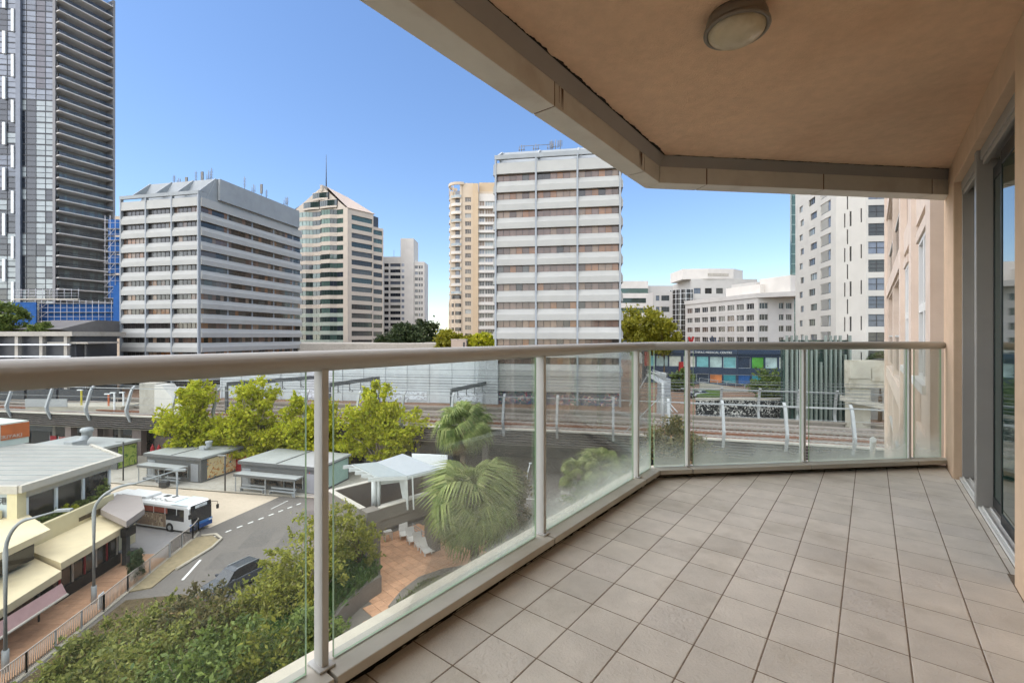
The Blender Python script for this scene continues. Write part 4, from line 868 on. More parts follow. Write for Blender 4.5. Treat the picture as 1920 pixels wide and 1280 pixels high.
MB().tube([(ap[0], 3, ap[2] - 1), (ap[0], 3, ap[2] + 14)], [.28, .08], 8).build('spire', M_dark, ct); MB().box(ap[0] - .6, ap[0] + .6, -.2, 3, ap[2] - 3, ap[2] - .3).build('spire_base', M_cream, ct)
lowr = struct(MB().prism([(-90, 150), (-20, 150), (-20, 185), (-100, 190)], 6, 17.5).build('station_roofscape', M_conc))
# ---- generic apartment facades
def block(name, label, p0, p1, depth, z1, ops, wallm, frame_m, glasses, nx=2, dep=.35, z0=0, fw=.1):
    p0 = Vector(p0); p1 = Vector(p1); W = (p1 - p0).length; loc, rz = frame(p0, p1 - p0); t = thing(name, label, 'building', loc, rz)
    m = MB(); wall_holes(m, W, z0, z1, ops, dep); m.quad((0, 0, z0), (0, depth, z0), (0, depth, z1), (0, 0, z1)); m.quad((W, 0, z0), (W, 0, z1), (W, depth, z1), (W, depth, z0)); m.quad((0, 0, z1), (W, 0, z1), (W, depth, z1), (0, depth, z1)); m.quad((0, depth, z0), (W, depth, z0), (W, depth, z1), (0, depth, z1)); m.build('wall', wallm, t)
    for o in ops: window(t, I4, o, dep, frame_m, glasses, max(1, int((o[1] - o[0]) / 1.1)) if nx == 0 else nx, 1, fw)
    return t, W
M_w1 = mat('pale_apartment_wall', L((208, 203, 194)), .75, .04, .4, 0, None, .25, var2=.05, scale2=.1); M_w2 = mat('white_apartment_wall', L((188, 185, 176)), .75, .03, .4, 0, None, .25, var2=.05, scale2=.1, stain=L((170, 166, 160)), stain_scale=.25, stain_amt=.3)
DG = [PANES[0], PANES[5], TP[2], TP[1]]
Y = 230
ops = []
for k in range(14):
    z = 55 - k * 3.0; ops += [(.4, 2.6, z, z + 1.6), (3.4, 8.6, z, z + 1.6)]
dt, _ = block('white_apartment_block', 'distant white apartment block with tall blank core between the towers', at(719, 600, Y).xy, at(752, 600, Y).xy, 14, 60, ops, M_w1, M_twall, DG, 0)
x_ = 8.9; MB().box(x_, x_ + 6.6, -1.2, 10, 0, 69).build('core', M_w1, dt); 
for k in range(14): MB().box(x_ - .5 + 1.0, x_ + 1.9, -1.22, -1.19, 55 - 3 * k, 56.4 - 3 * k).build('window', TP[0], dt)
m = MB(Matrix.Translation((x_ + 6.6, 0, 0))); ops = []
for k in range(14): z = 54 - k * 3.0; ops += [(.3, 1.9, z, z + 1.5), (2.2, 3.2, z, z + 1.5), (3.5, 4.3, z, z + 1.5)]
wall_holes(m, 5.2, 0, 57.5, ops, .3); m.box(0, 5.2, .4, 10, 0, 57.4); m.build('wing_wall', M_w1, dt)
for o in ops: window(dt, Matrix.Translation((x_ + 6.6, 0, 0)), o, .3, M_twall, DG, 1, 1, .1)
MB().tube([(4.5, 3, 60), (4.5, 3, 64)], .1, 5).build('antenna', M_ant, dt)
# beige round-cornered tower
Y = 170; M_bei = mat('beige_wall', L((200, 184, 162)), .75, .04, .4, 0, None, .25); M_beid = mat('beige_wall_deep', L((196, 174, 144)), .75, .04, .4, 0, None, .25)
bt = thing('beige_tower', 'slender beige apartment tower with round balcony corner and ring crown', 'building', (*at(866, 600, Y).xy, 0))
MB().box(-4.5, 12.5, .5, 14, 0, 74).build('core', M_bei, bt)
ops = [(1.2, 3.4, 70 - 2.98 * k, 71.7 - 2.98 * k) for k in range(20)]; m = MB(); wall_holes(m, 4.2, 0, 77, ops, .35); m.build('wall', M_bei, bt)
for k, o in enumerate(ops): window(bt, I4, o, .35, M_bei, [PANES[0], TP[3], PANES[5]], 3, 1, .14)
MB().box(4.21, 6.2, -1.3, .49, 0, 76.5).build('pier', M_beid, bt); MB().box(-.7, -.01, -.4, .49, 0, 76.6).build('pier', M_bei, bt)
cs = MB()
def cyl(name, r0, z0, z1, m_, parent, c=(-1.2, 3.2), a0=150, a1=285, n=14, cap=True):
    pts = [(c[0] + r0 * math.cos(R(a0 + (a1 - a0) * k / n)), c[1] + r0 * math.sin(R(a0 + (a1 - a0) * k / n))) for k in range(n + 1)] + [c]
    return MB().prism(pts, z0, z1).build(name, m_, parent)
for k in range(21):
    z = 71.5 - 2.98 * k
    if k < 13:
        cyl('balcony', 4.05, z - .25, z, M_bei, bt); cyl('balustrade', 3.98, z + .001, z + .95, M_w1 if k % 3 else TP[3], bt); cyl('recess', 3.0, z + .96, z + 2.72, PANES[0] if k % 2 else TP[1], bt)
    else: cyl('round_wall', 4.0, z - .6, z + 1.0, M_bei, bt); cyl('round_window', 3.85, z + 1.001, z + 2.37, PANES[0], bt)
for a in (165, 195, 222, 248, 270): MB().box(*(lambda x, y: (x - .25, x + .25, y - .25, y + .25))(-1.2 + 3.9 * math.cos(R(a)), 3.2 + 3.9 * math.sin(R(a))), 0, 33).build('pier', M_bei, bt) if a < 260 else None
n = 28; m = MB()
for k in range(n):
    a, b = R(110 + 190 * k / n), R(110 + 190 * (k + 1) / n)
    P_ = [(-1.2 + r_ * math.cos(t), 3.2 + r_ * math.sin(t)) for r_, t in ((4.2, a), (4.2, b), (3.7, b), (3.7, a))]; m.prism(P_, 76.2, 77.2)
m.build('crown_ring', M_bei, bt)
for a in (150, 200, 240): MB().tube([(-1.2 + 3.95 * math.cos(R(a)), 3.2 + 3.95 * math.sin(R(a)), 72), (-1.2 + 3.95 * math.cos(R(a)), 3.2 + 3.95 * math.sin(R(a)), 76.3)], .15, 6).build('crown_post', M_bei, bt)
ops = [(6.5, 8.4, 68.5 - 2.98 * k, 70.3 - 2.98 * k) for k in range(20)] + [(8.7, 12.2, 68.5 - 2.98 * k, 70.3 - 2.98 * k) for k in range(20)]; m = MB(); wall_holes(m, 13.2, 0, 73, ops, .5, x0=6.21); m.build('wall', M_w1, bt)
for k, o in enumerate(ops): window(bt, I4, o, .5, M_w1, [TP[3], TP[0], PANES[3]] if (k % 20) < 9 else [PANES[0], PANES[2], PANES[5]], 2 if o[0] < 8.6 else 4, 1, .12)
for k in range(20): MB().box(6.22, 13.2, -1.0, -.01, 67.3 - 2.98 * k, 68.2 - 2.98 * k).build('balcony', M_w1, bt)
MB().box(6.3, 12.5, 1, 8, 73.5, 77.5).build('plant_room', M_beid, bt)
# ---- right hand group: medical building
fcn, fl_, fr_ = Vector((74.4, 138)), Vector((64.2, 169)), Vector((85.6, 138.6)); loc, rz = frame(fl_, fcn - fl_); Wf = (fcn - fl_).length
mb = thing('medical_building', 'white four storey office above the dark blue medical centre', 'building', loc, rz)
M_f = mat('white_precast', L((186, 183, 176)), .7, .04, .4, 0, None, .25, rnd=.02, var2=.04, scale2=.1)
ops = []
for k in range(5):
    z = 28.3 - k * 3.45; ops += [(1.0 + i * 3.9, 1.0 + i * 3.9 + 2.9, z, z + 1.75) for i in range(8)]
m = MB(); wall_holes(m, Wf, 0, 31.6, ops, .35); m.build('wall', M_f, mb)
for o in ops: window(mb, I4, o, .35, M_f, [PANES[0], PANES[5], TP[2], PANES[1]], 3, 1, .1)
dv = fr_ - fcn; Mf = Matrix.Translation((Wf, 0, 0)) @ Matrix.Rotation(math.atan2(dv.y, dv.x) - rz, 4, 'Z'); ops = []
for k in range(5):
    z = 28.3 - k * 3.45; ops += [(.5, 3.2, z, z + 1.75), (6.6, 8.1, z, z + 1.75), (8.8, 10.6, z, z + 1.75)]
m = MB(Mf); wall_holes(m, 11.4, 0, 31.6, ops, .35); m.quad((11.4, 0, 0), (11.4, 30, 0), (11.4, 30, 31.6), (11.4, 0, 31.6)); m.build('wall', M_f, mb)
for o in ops: window(mb, Mf, o, .35, M_f, [PANES[0], PANES[5], TP[2]], 3 if o[1] - o[0] > 1.6 else 2, 1, .1)
MB().prism([(-.2, -.3), (Wf - .1, -.3), (Wf + 9.4, 6.2), (Wf - 4, 20), (0, 16)], 31.61, 33.0).build('parapet', M_f, mb)
MB().box(Wf - 17, Wf - 3, 4, 12, 33.01, 36.2).build('roof_storey', M_w1, mb)
MB().box(Wf - 5, Wf + 6, 6, 14, 33.01, 38).build('roof_storey', M_w1, mb)
MB().box(Wf - 15, Wf - 5, 4.5, 11, 36.21, 37.2).build('plant_room', M_f, mb)
for z in range(1, 9): MB().box(-.05, Wf - .02, -.02, -.004, 30.9 - z * 3.45, 31.0 - z * 3.45).build('joint', M_conc, mb)
# stepped white office with curved glass behind
Y = 190
ops = []
for k in range(5): z = 36 - k * 4.3; ops += [(1 + i * 4.2, 3.6 + i * 4.2, z, z + 2.1) for i in range(6)]
g1, W1 = block('stepped_office', 'white stepped office with curved dark glass corner behind the round tree', at(1296, 600, 172).xy, at(1420, 600, 172).xy, 20, 41.5, ops, M_f, M_twall, DG, 0)
pts = [(-1.5 + 5.2 * math.cos(R(a)), 4 + 5.2 * math.sin(R(a))) for a in range(170, 300, 10)] + [(-1.5, 4)]
MB().prism(pts, 0, 37.5).build('curved_glass', PANES[0], g1)
for z in range(0, 38, 2): MB().prism([(-1.5 + 5.3 * math.cos(R(a)), 4 + 5.3 * math.sin(R(a))) for a in range(170, 300, 10)] + [(-1.5, 4)], z, z + .12).build('glazing_bar', M_white, g1)
for a in range(180, 300, 20): MB().tube([(-1.5 + 5.3 * math.cos(R(a)), 4 + 5.3 * math.sin(R(a)), 0), (-1.5 + 5.3 * math.cos(R(a)), 4 + 5.3 * math.sin(R(a)), 37.6)], .07, 5).build('glazing_bar', M_white, g1)
MB().prism([(-3, 1), (6, -.5), (16, 0), (22, 5), (20, 14), (-3, 14)], 41.51, 45.4).build('penthouse', M_w1, g1)
MB().prism([(6, -.6), (14, -.3), (14, 8), (6, 8)], 42.6, 43.6).build('vent_band', M_conc, g1)
m2 = MB(Matrix.Translation((-13.5, 2, 0))); ops = []
for k in range(6): z = 33.5 - k * 4.3; ops += [(.8, 2.2, z, z + 2.0), (2.9, 6.0, z, z + 2.0)]
wall_holes(m2, 8.5, 0, 37, ops, .35); m2.box(0, 8.5, .5, 10, 0, 36.9); m2.build('wing_wall', M_f, g1)
for o in ops: window(g1, Matrix.Translation((-13.5, 2, 0)), o, .35, M_twall, DG, 0 or 3, 1, .1)
far = thing('glass_office', 'distant pale office with long green glass bands behind the round tree', 'building', (*at(1160, 600, 215).xy, 0))
for k in range(6): MB().box(0, 14, 0, 12, 42.5 - (k + 1) * 4.6, 44.8 - (k + 1) * 4.6).build('spandrel', M_w1, far); MB().box(.1, 13.9, .3, 11.9, 44.81 - (k + 1) * 4.6, 47.09 - (k + 1) * 4.6).build('window_strip', GREEN[1] if k % 2 else GREEN[0], far)
MB().box(0, 14, .1, 12, 42.5, 46).build('parapet', M_w1, far); MB().box(14.2, 36, 2, 16, 0, 44).build('rear_block', M_f, far)
for k in range(3): MB().box(15, 35, 1.9, 1.99, 34 - 5 * k, 37 - 5 * k).build('window_strip', GREEN[0], far)
# white apartment tower on the right
W0, W1_, W2, W3 = Vector((60.6, 97.5)), Vector((56.4, 79.4)), Vector((57.6, 74.2)), Vector((66, 73.2)); loc, rz = frame(W0, W1_ - W0); WL = (W1_ - W0).length
wt = thing('white_apartment_tower', 'tall white apartment tower with small windows and recessed balconies at right', 'building', loc, rz)
ops = []; bal_ = []
for k in range(13):
    z = 45.6 - k * 2.95
    ops += [(2.2 + .6 * (k % 2), 3.9 + .6 * (k % 2), z, z + 1.25), (7.0 + .8 * (k % 2), 10.0 + .8 * (k % 2), z + .0, z + 1.3)]; bal_.append((12.4, 16.6, z - .2, z + 1.75))
m = MB(); wall_holes(m, WL, 0, 54, ops, .25); 
m = MB(); wall_holes(m, WL, 0, 54, ops + bal_, .25); m.quad((0, 0, 0), (0, 14, 0), (0, 14, 54), (0, 0, 54)); m.build('wall', M_w2, wt)
for o in ops: window(wt, I4, o, .25, M_dark, [TP[3], TP[1], PANES[5]], 1 if o[1] - o[0] < 2 else 3, 1, .12)
bm2 = MB(); bm2.box(0, 4.2, 1.2, 1.3, 0, 1.95, 0); bm2.box(2.6, 4.2, .3, .4, 0, 1.95, 1); bm2.box(2.75, 3.35, .28, .299, .1, 1.85, 2); bm2.box(3.5, 4.1, .28, .299, .1, 1.85, 2); bm2.box(0, 4.2, .05, .12, 0, .12, 1)
bm2.box(-.01, 4.21, .26, 1.3, -.12, -.01, 0); bm2 = bm2.mesh('balcony', [M_w2, M_dark, TP[0]])
for o in bal_: inst('balcony', bm2, wt, (o[0], 0, o[2]))
dv = W2 - W1_; M1 = Matrix.Translation((WL, 0, 0)) @ Matrix.Rotation(math.atan2(dv.y, dv.x) - rz, 4, 'Z'); L1 = dv.length; ops = []
for k in range(13):
    z = 45 - k * 2.95; ops += [(2.0, 2.25, z - .6, z + 1.9)] if k % 2 else [(1.5, 1.75, z - .6, z + 1.8), (2.5, 2.85, z - .6, z + 1.9)]
    if k % 2 == 0: ops.append((4.4, 4.65, z - .4, z + 1.9))
m = MB(M1); wall_holes(m, L1, 0, 54, ops, .2); m.build('wall', M_w2, wt)
for o in ops: window(wt, M1, o, .2, M_dark, [PANES[0]], 1, 1, .05)
dv = W3 - W2; p_ = Matrix.Rotation(-rz, 4, 'Z') @ Vector((*(W2 - W0), 0)); M2 = Matrix.Translation(p_) @ Matrix.Rotation(math.atan2(dv.y, dv.x) - rz, 4, 'Z'); ops = [(.35, 3.0, 42.2 - 2.95 * k, 44.2 - 2.95 * k) for k in range(11)]
m = MB(M2); wall_holes(m, dv.length, 0, 54, ops, .2); m.build('wall', M_w2, wt)
for k, o in enumerate(ops): window(wt, M2, o, .2, M_dark, [TP[1], PANES[5], TP[0]], 2, 2 if k % 2 else 3, .1)
ggt = thing('green_glass_tower', 'sliver of green glass tower behind the white apartment tower', 'building', (*at(1484, 600, 140).xy, 0))
MB().box(0, 12, 0, .8, 0, 70).build('curtain_wall', GREEN[0], ggt)
for k in range(24): MB().box(-.1, 12, -.12, -.02, k * 3, k * 3 + .3).build('floor_band', GREEN[2], ggt)
for k in range(8): MB().box(k * 1.6 - .06, k * 1.6 + .06, -.16, -.03, 0, 70).build('mullion', GREEN[1], ggt)
# finned green box, concrete ramp, graffiti board, blue podium
Y = 71
sx = thing('finned_building', 'dark green glass box behind tall pale vertical fins', 'building', (*at(1474, 600, Y).xy, 6.4))
wdt = (1596 - 1474) / F * Y; MB().box(0, wdt, .6, 1.5, 0, 13.0).build('glass_box', GREEN[1], sx)
for k in range(6): MB().box(.02, wdt, .55, .599, k * 2.2, k * 2.2 + .12).build('transom', M_twall, sx)
for k in range(9): MB().box(k * wdt / 8 - .05, k * wdt / 8 + .05, .5, .598, .0, 13.0).build('glazing_bar', GREEN[0], sx)
rf_ = random.Random(11); M_finm = mat('fin_grey_green', L((128, 136, 128)), .6, .05, 1)
for k in range(14):
    x = .05 + k * (wdt - .3) / 13; a, b = (0 if rf_.random() < .7 else rf_.uniform(1, 4)), (13.7 if rf_.random() < .6 else rf_.uniform(9, 12.5)); MB().box(x, x + .24, -.1, .3, a, b).build('fin', M_finm, sx)
rp_ = thing('concrete_ramp', 'stained concrete car park ramp between the finned box and the peach wall', 'ramp', (*at(1590, 600, 66).xy, 6.3))
M_stc = mat('stained_concrete', L((178, 171, 156)), .85, .1, .6, .1, 6, .2, var2=.1, scale2=.2, stain=L((126, 116, 96)), stain_scale=.5, stain_amt=.6)
MB().box(.2, 14, 0, 1, 6.2, 10.2).build('wall', M_stc, rp_); MB().box(.2, 3.2, -.15, -.005, 7.6, 10.0).build('panel', M_stc, rp_); MB().box(3.4, 14, -.15, -.005, 7.2, 9.0).build('panel', M_stc, rp_)
MB().prof([(-1.2, 0), (-1.2, .55), (.8, .55), (.8, 0)], 0, 16).build('x', M_conc, rp_) if False else None
m = MB(); m.add([(-1.2, -1.5, 4.4), (16, -1.5, .9), (16, -1.5, 1.7), (-1.2, -1.5, 5.2), (-1.2, -.02, 4.4), (16, -.02, .9), (16, -.02, 1.7), (-1.2, -.02, 5.2)], [(0, 1, 2, 3), (7, 6, 5, 4), (3, 2, 6, 7), (0, 4, 5, 1), (0, 3, 7, 4), (1, 5, 6, 2)]); m.build('ramp_beam', M_conc, rp_)
MB().box(.6, 3.6, .4, 1.4, 0, 6.19).build('pier', M_stc, rp_); MB().box(6.5, 14, .8, 1.4, 0, 6.19).build('dark_wall', M_graf2, rp_)
for k in range(5): MB().box(4.6 + k * 1.5, 5.9 + k * 1.5, -.1, 1.2, 10.25, 10.4).build('roof_panel', M_twall, rp_)
gbd = thing('graffiti_board', 'long black trackside wall covered in white graffiti', 'wall', (*at(1306, 600, 74.5).xy, 6.3))
MB().box(0, 15.6, 0, .4, .3, 3.2).build('board', M_graf2, gbd); MB().box(-.1, 15.8, -.1, .5, 3.21, 3.6).build('coping', M_conc, gbd)
for k in range(11): MB().box(-.05 + k * 1.55, .03 + k * 1.55, -.7, -.6, -.1, 1.1).build('fence_post', M_dark, gbd)
for z in (.3, .9): MB().box(-.1, 15.8, -.68, -.62, z, z + .07).build('fence_rail', M_dark, gbd)
pdm = thing('medical_podium', 'dark blue shop podium with coloured window posters and a medical centre sign', 'building', (*at(1216, 600, 128).xy, 2.9))
M_navy = mat('navy_cladding', L((52, 66, 88)), .5, .06, .6, 0, None, .4)
PT = [Vector((0, 6)), Vector((10.5, 2.5)), Vector((23, -4)), Vector((40, -7))]
POST = [mat('poster_%s' % n_, L(c), .5, .15, .8, 0, None, .4, var2=.25, scale2=.35) for n_, c in (('aqua', (120, 180, 184)), ('pale', (176, 198, 196)), ('green', (92, 168, 70)), ('blue', (50, 98, 160)), ('orange', (206, 130, 80)), ('white', (208, 212, 200)), ('teal', (60, 140, 150)), ('night', (50, 62, 80)))]
def zpx(y, Yd): return EYE - (y - CY) / F * Yd
for i in range(3):
    a, b = PT[i], PT[i + 1]; d = (b - a); Lw = d.length; Mp = Matrix.Translation((a.x, a.y, 0)) @ Matrix.Rotation(math.atan2(d.y, d.x), 4, 'Z')
    n = max(3, int(Lw / 3.1)); ops = []
    for k in range(n): x = .25 + k * (Lw - .3) / n; ops += [(x, x + (Lw - .3) / n - .35, 8.4, 11.4), (x, x + (Lw - .3) / n - .35, 4.2, 6.6)]
    m = MB(Mp); wall_holes(m, Lw, 0, 13.4, ops, .3); m.build('wall', M_navy, pdm); MB(Mp).box(0, Lw, .5, 12, 0, 13.3).build('core', M_twall, pdm)
    MB(Mp).box(0, Lw, -.5, -.02, 12.2, 13.0).build('awning_band', M_navy, pdm)
    seq = [[0, 1, 5], [5, 0, 1, 0], [7, 2, 1, 5, 0, 6, 1]][i]; seq2 = [[7, 7, 7], [7, 7, 4, 6], [3, 6, 5, 3, 7, 2, 5]][i]
    for k, o in enumerate(ops): window(pdm, Mp, o, .3, M_navy if k % 3 else M_white, [POST[(seq if k % 2 == 0 else seq2)[(k // 2) % len(seq)]]], 1, 1, .12)
sgn = MB(Matrix.Translation((PT[1].x, PT[1].y, 0)) @ Matrix.Rotation(math.atan2(*(PT[2] - PT[1]).yx), 4, 'Z'))
a_ = math.atan2(*(PT[2] - PT[1]).yx)
o = inst('sign_lettering', text_mesh('HEALTHPAC MEDICAL CENTRE', .82, M_white, .05, 'LEFT'), pdm, (0, 0, 0)); o.matrix_local = Matrix.Translation((PT[1].x + .9, PT[1].y - 1.1, 12.3)) @ Matrix.Rotation(a_, 4, 'Z') @ Matrix.Rotation(R(90), 4, 'X')
for k, h_ in enumerate((.9, 1.6, 2.4, 3.3, 3.9, 3.3, 2.6, 1.9, 1.6, 1.2)):
    p = PT[1].lerp(PT[2], .42 + .045 * k); MB(Matrix.Translation((p.x, p.y - .3, 13.4)) @ Matrix.Rotation(R(-14), 4, 'Y')).box(-.15, .15, -.1, .1, 0, h_).build('logo_bar', M_navy, pdm)
M_red = mat('sign_red', L((168, 46, 44)), .5, .05)
p = PT[1].lerp(PT[2], .12)
for ang in (-24, 20): MB(Matrix.Translation((p.x + (1.4 if ang < 0 else -.2) * .9, p.y - .4, 13.4)) @ Matrix.Rotation(R(ang), 4, 'Y')).box(-.28, .28, -.1, .1, 0, 3.8).build('logo_stroke', M_red, pdm)
MB(Matrix.Translation((1.0, 5.2, 0))).box(-.7, .7, -.6, 0, 8.5, 12.6).build('blade_sign', M_red, pdm); MB(Matrix.Translation((9.8, 2.0, 0))).box(-.6, .6, -.5, 0, 6.4, 9.8).build('blade_sign', M_red, pdm)
rb = thing('ramp_wall', 'cream ramp wall with railing in front of the medical podium', 'wall', (*at(1312, 600, 110).xy, 6.3))
m = MB(); m.add([(0, 0, 0), (15, 0, -1), (15, 0, .4), (0, 0, 2.6), (0, .4, 0), (15, .4, -1), (15, .4, .4), (0, .4, 2.6)], [(0, 1, 2, 3), (7, 6, 5, 4), (3, 2, 6, 7), (0, 3, 7, 4), (1, 5, 6, 2)]); m.build('wall', M_cap, rb)
for k in range(7): MB().tube([(k * 2.2, .2, 2.4 - k * .32), (k * 2.2, .2, 3.6 - k * .32)], .05, 5).build('post', M_steel, rb)
MB().tube([(0, .2, 3.6), (13.2, .2, 1.68)], .05, 5).build('rail', M_steel, rb)
# distant haze towers on the horizon gap
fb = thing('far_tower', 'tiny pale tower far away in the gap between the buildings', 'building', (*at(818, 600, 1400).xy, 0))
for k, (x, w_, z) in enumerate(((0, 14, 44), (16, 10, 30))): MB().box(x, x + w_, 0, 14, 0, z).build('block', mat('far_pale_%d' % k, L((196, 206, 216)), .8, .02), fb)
# ---- peach wing of our own building beyond the balcony (balcony frame)
M_wing = mat('pale_peach_render', L((206, 190, 175)), .85, .05, 4, .1, 60, .2, var2=.06, scale2=.7, stain=L((170, 140, 115)), stain_scale=.8, stain_amt=.3)
M_winw = mat('white_window_frame', L((214, 212, 206)), .5, .03)
wn = rootb('apartment_wing', 'peach rendered wing of the building with windows and balconies beyond the balcony', 'building')
Mw = Matrix.Translation((.52, 23.6, 0)) @ Matrix.Rotation(R(-90), 4, 'Z')   # local x runs back towards the viewer, y into the wall
WW = 23.6 - 5.45; ops = []; recs = []
def uu(u): return 23.6 - u
for f in range(-3, 3):
    z = f * 2.95
    ops += [(uu(7.25), uu(6.0), z + .62, z + 2.2), (uu(9.9), uu(9.1), z + .62, z + 2.2)]
    recs.append((uu(21.8), uu(12.0), z + .02, z + 2.45))
m = MB(Mw); wall_holes(m, WW, -20, 9, recs, .3); m.quad((WW, 0, -20), (WW, 0, 9), (WW, .4, 9), (WW, .4, -20)); m.quad((0, 0, -20), (0, 3, -20), (0, 3, 9), (0, 0, 9)); m.build('wall', M_wing, wn)
for o in ops:
    wi = window(wn, Mw, o, .0, M_winw, [TP[0]], 2, 2, .09); wi.location = (Mw @ Vector((o[0], -.07, o[2]))); MB(Mw).box(o[0] - .1, o[1] + .1, -.13, -.004, o[2] - .09, o[2] - .001).build('sill', M_winw, wn)
    MB(Mw).box(o[0] - .12, o[1] + .12, -.09, -.003, o[3] + .003, o[3] + .12).build('window_head', M_wing, wn)
for o in recs:
    MB(Mw).box(o[0] - .1, o[1] + .1, 1.8, 1.9, o[2], o[3]).build('recess_wall', M_wing, wn); MB(Mw).box(o[0], o[1], .301, 1.8, o[3], o[3] + .2).build('recess_soffit', M_wing, wn); MB(Mw).box(o[0], o[1], .301, 1.8, o[2] - .2, o[2]).build('recess_floor', M_conc, wn)
    MB(Mw).box(o[0] + .05, o[1] - .05, .05, .06, o[2] + .15, o[2] + 1.05).build('glass_balustrade', clearglass('wing_glass', (.8, .86, .86), .9) if 'wing_glass' not in bpy.data.materials else bpy.data.materials['wing_glass'], wn); MB(Mw).box(o[0], o[1], .02, .09, o[2] + 1.05, o[2] + 1.10).build('rail', M_alu, wn)
    MB(Mw).box((o[0] + o[1]) / 2 - .2, (o[0] + o[1]) / 2 + .2, -.02, .6, o[2] - .3, o[3] + .2).build('pier', M_wing, wn)
for u in (5.75, 8.2, 11.0, 22.6): MB(Mw).box(uu(u) - .22, uu(u) + .22, -.10, -.004, -20, 9).build('pilaster', M_wing, wn)
for f in range(-3, 4): MB(Mw).box(.05, WW - .05, -.05, -.003, f * 2.95 - .42, f * 2.95 - .02).build('slab_band', M_wing, wn)
MB(Mw).tube([(uu(9.5), -.5, -.9), (uu(5.6), -.5, .1)], .03, 6).build('pipe', M_white, wn)
bb2 = thing('beige_block', 'small beige apartment block peeking out behind the tall blue scaffold', 'building', (*at(205, 600, 190).xy, 0))
MB().box(0, 8, 0, 8, 0, 70).build('wall', M_bei, bb2)
for k in range(6): MB().box(1.5, 3.2, -.05, -.004, 66 - 3.4 * k, 67.6 - 3.4 * k).build('window', PANES[0], bb2); MB().box(4.6, 6.6, -.05, -.004, 66 - 3.4 * k, 67.6 - 3.4 * k).build('window', PANES[0], bb2)
rbx = thing('rooftop_box', 'small pale pink stair box above the station roofs in front of the beige tower', 'building', (*at(846, 640, 120).xy, 6.4)); MB().box(0, 3.9, 0, 3, 0, 12.6).build('wall', M_creamroof, rbx); MB().box(3.1, 3.6, -.04, -.003, 9.6, 12).build('door', M_dark, rbx); MB().box(-.1, 4, -.1, 3.1, 12.601, 12.8).build('cap', M_cream, rbx)
struct(MB().prism([tuple(at(1308, 700, 96).xy), tuple(at(1350, 700, 96).xy), tuple(at(1350, 700, 109).xy), tuple(at(1300, 700, 109).xy)], 6.0, 7.4).build('lawn', mat('lawn_green', (.07, .11, .025), .9, .3, 2, .4, 10, .1)))
# ================================================================ shops, kiosks, street furniture, vehicles
M_creamw = mat('cream_paint', L((212, 200, 162)), .7, .04, 1, .05, 20, .25, var2=.05, scale2=.3, stain=L((170, 155, 120)), stain_scale=.8, stain_amt=.3)
M_canopy = mat('cream_canopy', L((216, 200, 164)), .7, .04, 1, .03, 20, .25, var2=.05, scale2=.25, stain=L((180, 160, 124)), stain_scale=.6, stain_amt=.35)
M_mauve = mat('mauve_grey_roof', L((156, 146, 140)), .7, .05, 1, 0, None, .25, var2=.05, scale2=.3)
M_metalroof = mat('pale_metal_roof', L((180, 177, 170)), .45, .05, 1, 0, None, .4, var2=.05, scale2=.25, stain=L((150, 146, 140)), stain_scale=.4, stain_amt=.3)
M_shopglass = wg('shop_glass', L((46, 44, 42)), .06, .7); M_kio = mat('kiosk_grey', L((104, 104, 102)), .6, .06, 1, 0, None, .3); M_kroof = mat('kiosk_roof', L((166, 168, 164)), .5, .05, .8, 0, None, .35, var2=.05, scale2=.3)
M_louv = mat('kiosk_door', L((150, 152, 154)), .5, .05, 2, 0, None, .4); M_pink = mat('pink_awning', L((198, 160, 156)), .8, .08, 2, 0, None, .2); M_redb = mat('red_banner', L((150, 40, 46)), .7, .15, 2)
def mural(name, base, cols, scale, thr=.5): m = mat(name, base, .6, 0); graffiti(m, cols, base, scale, thr); return m
M_mfood = mural('food_mural', L((216, 196, 150)), [L((206, 140, 60)), L((160, 96, 40)), L((226, 220, 200)), L((60, 120, 110))], 1.0, .52)
M_mgreen = mural('green_mural', L((170, 186, 96)), [L((140, 166, 70)), L((186, 196, 120)), L((96, 130, 60))], .9, .5)
M_mor = mat('orange_sign', L((184, 100, 54)), .6, .1, 1, 0, None, .3, var2=.2, scale2=.6)
def local(t): return Matrix.Translation(-Vector(t.location))
# ---- restaurant with pale metal roof
rs = thing('restaurant', 'restaurant with pale ribbed metal roof and white framed dark glass front', 'building', (-39.4, 36.6, 0)); L_ = local(rs)
rp4 = [(-39.3, 36.4), (-39.2, 45.4), (-46.5, 50.2), (-56, 51.5), (-60, 36.4)]
MB(L_).prism([(-39.8, 36.9), (-39.7, 44.9), (-46.5, 49.4), (-56, 50.8), (-60, 36.9)], 0, 7.6).build('core', M_twall, rs)
MB(L_).prism(rp4, 7.75, 7.95).build('roof', M_metalroof, rs)
for k in range(60):
    y0 = 36.55 + k * .24
    if y0 > 50.4: break
    xr = -39.3 if y0 < 45.3 else -39.3 - (y0 - 45.4) * 1.55
    MB(L_).box(-59.5 if y0 < 50 else -54, xr, y0, y0 + (.05 if k % 6 else .12), 7.951, 7.985 if k % 6 else 8.03).build('roof_rib', M_metalroof if k % 6 else M_kroof, rs)
MB(L_).bar((-39.2, 36.2), (-39.1, 45.5), -.28, .12, 7.55, 8.12).build('gutter', M_cap, rs); MB(L_).bar((-39.1, 45.5), (-46.5, 50.3), -.2, .1, 7.55, 8.1).build('gutter', M_cap, rs); MB(L_).bar((-60, 36.25), (-39.2, 36.25), -.15, .15, 7.5, 8.12).build('gutter', M_cap, rs)
MB(L_).box(-39.68, -39.5, 36.9, 44.9, 6.9, 7.54).build('lintel', M_cap, rs)
for k, y in enumerate((37.0, 39.4, 41.9, 44.6)):
    MB(L_).box(-39.66, -39.42, y, y + .2, 4.0, 6.899).build('mullion', M_white, rs)
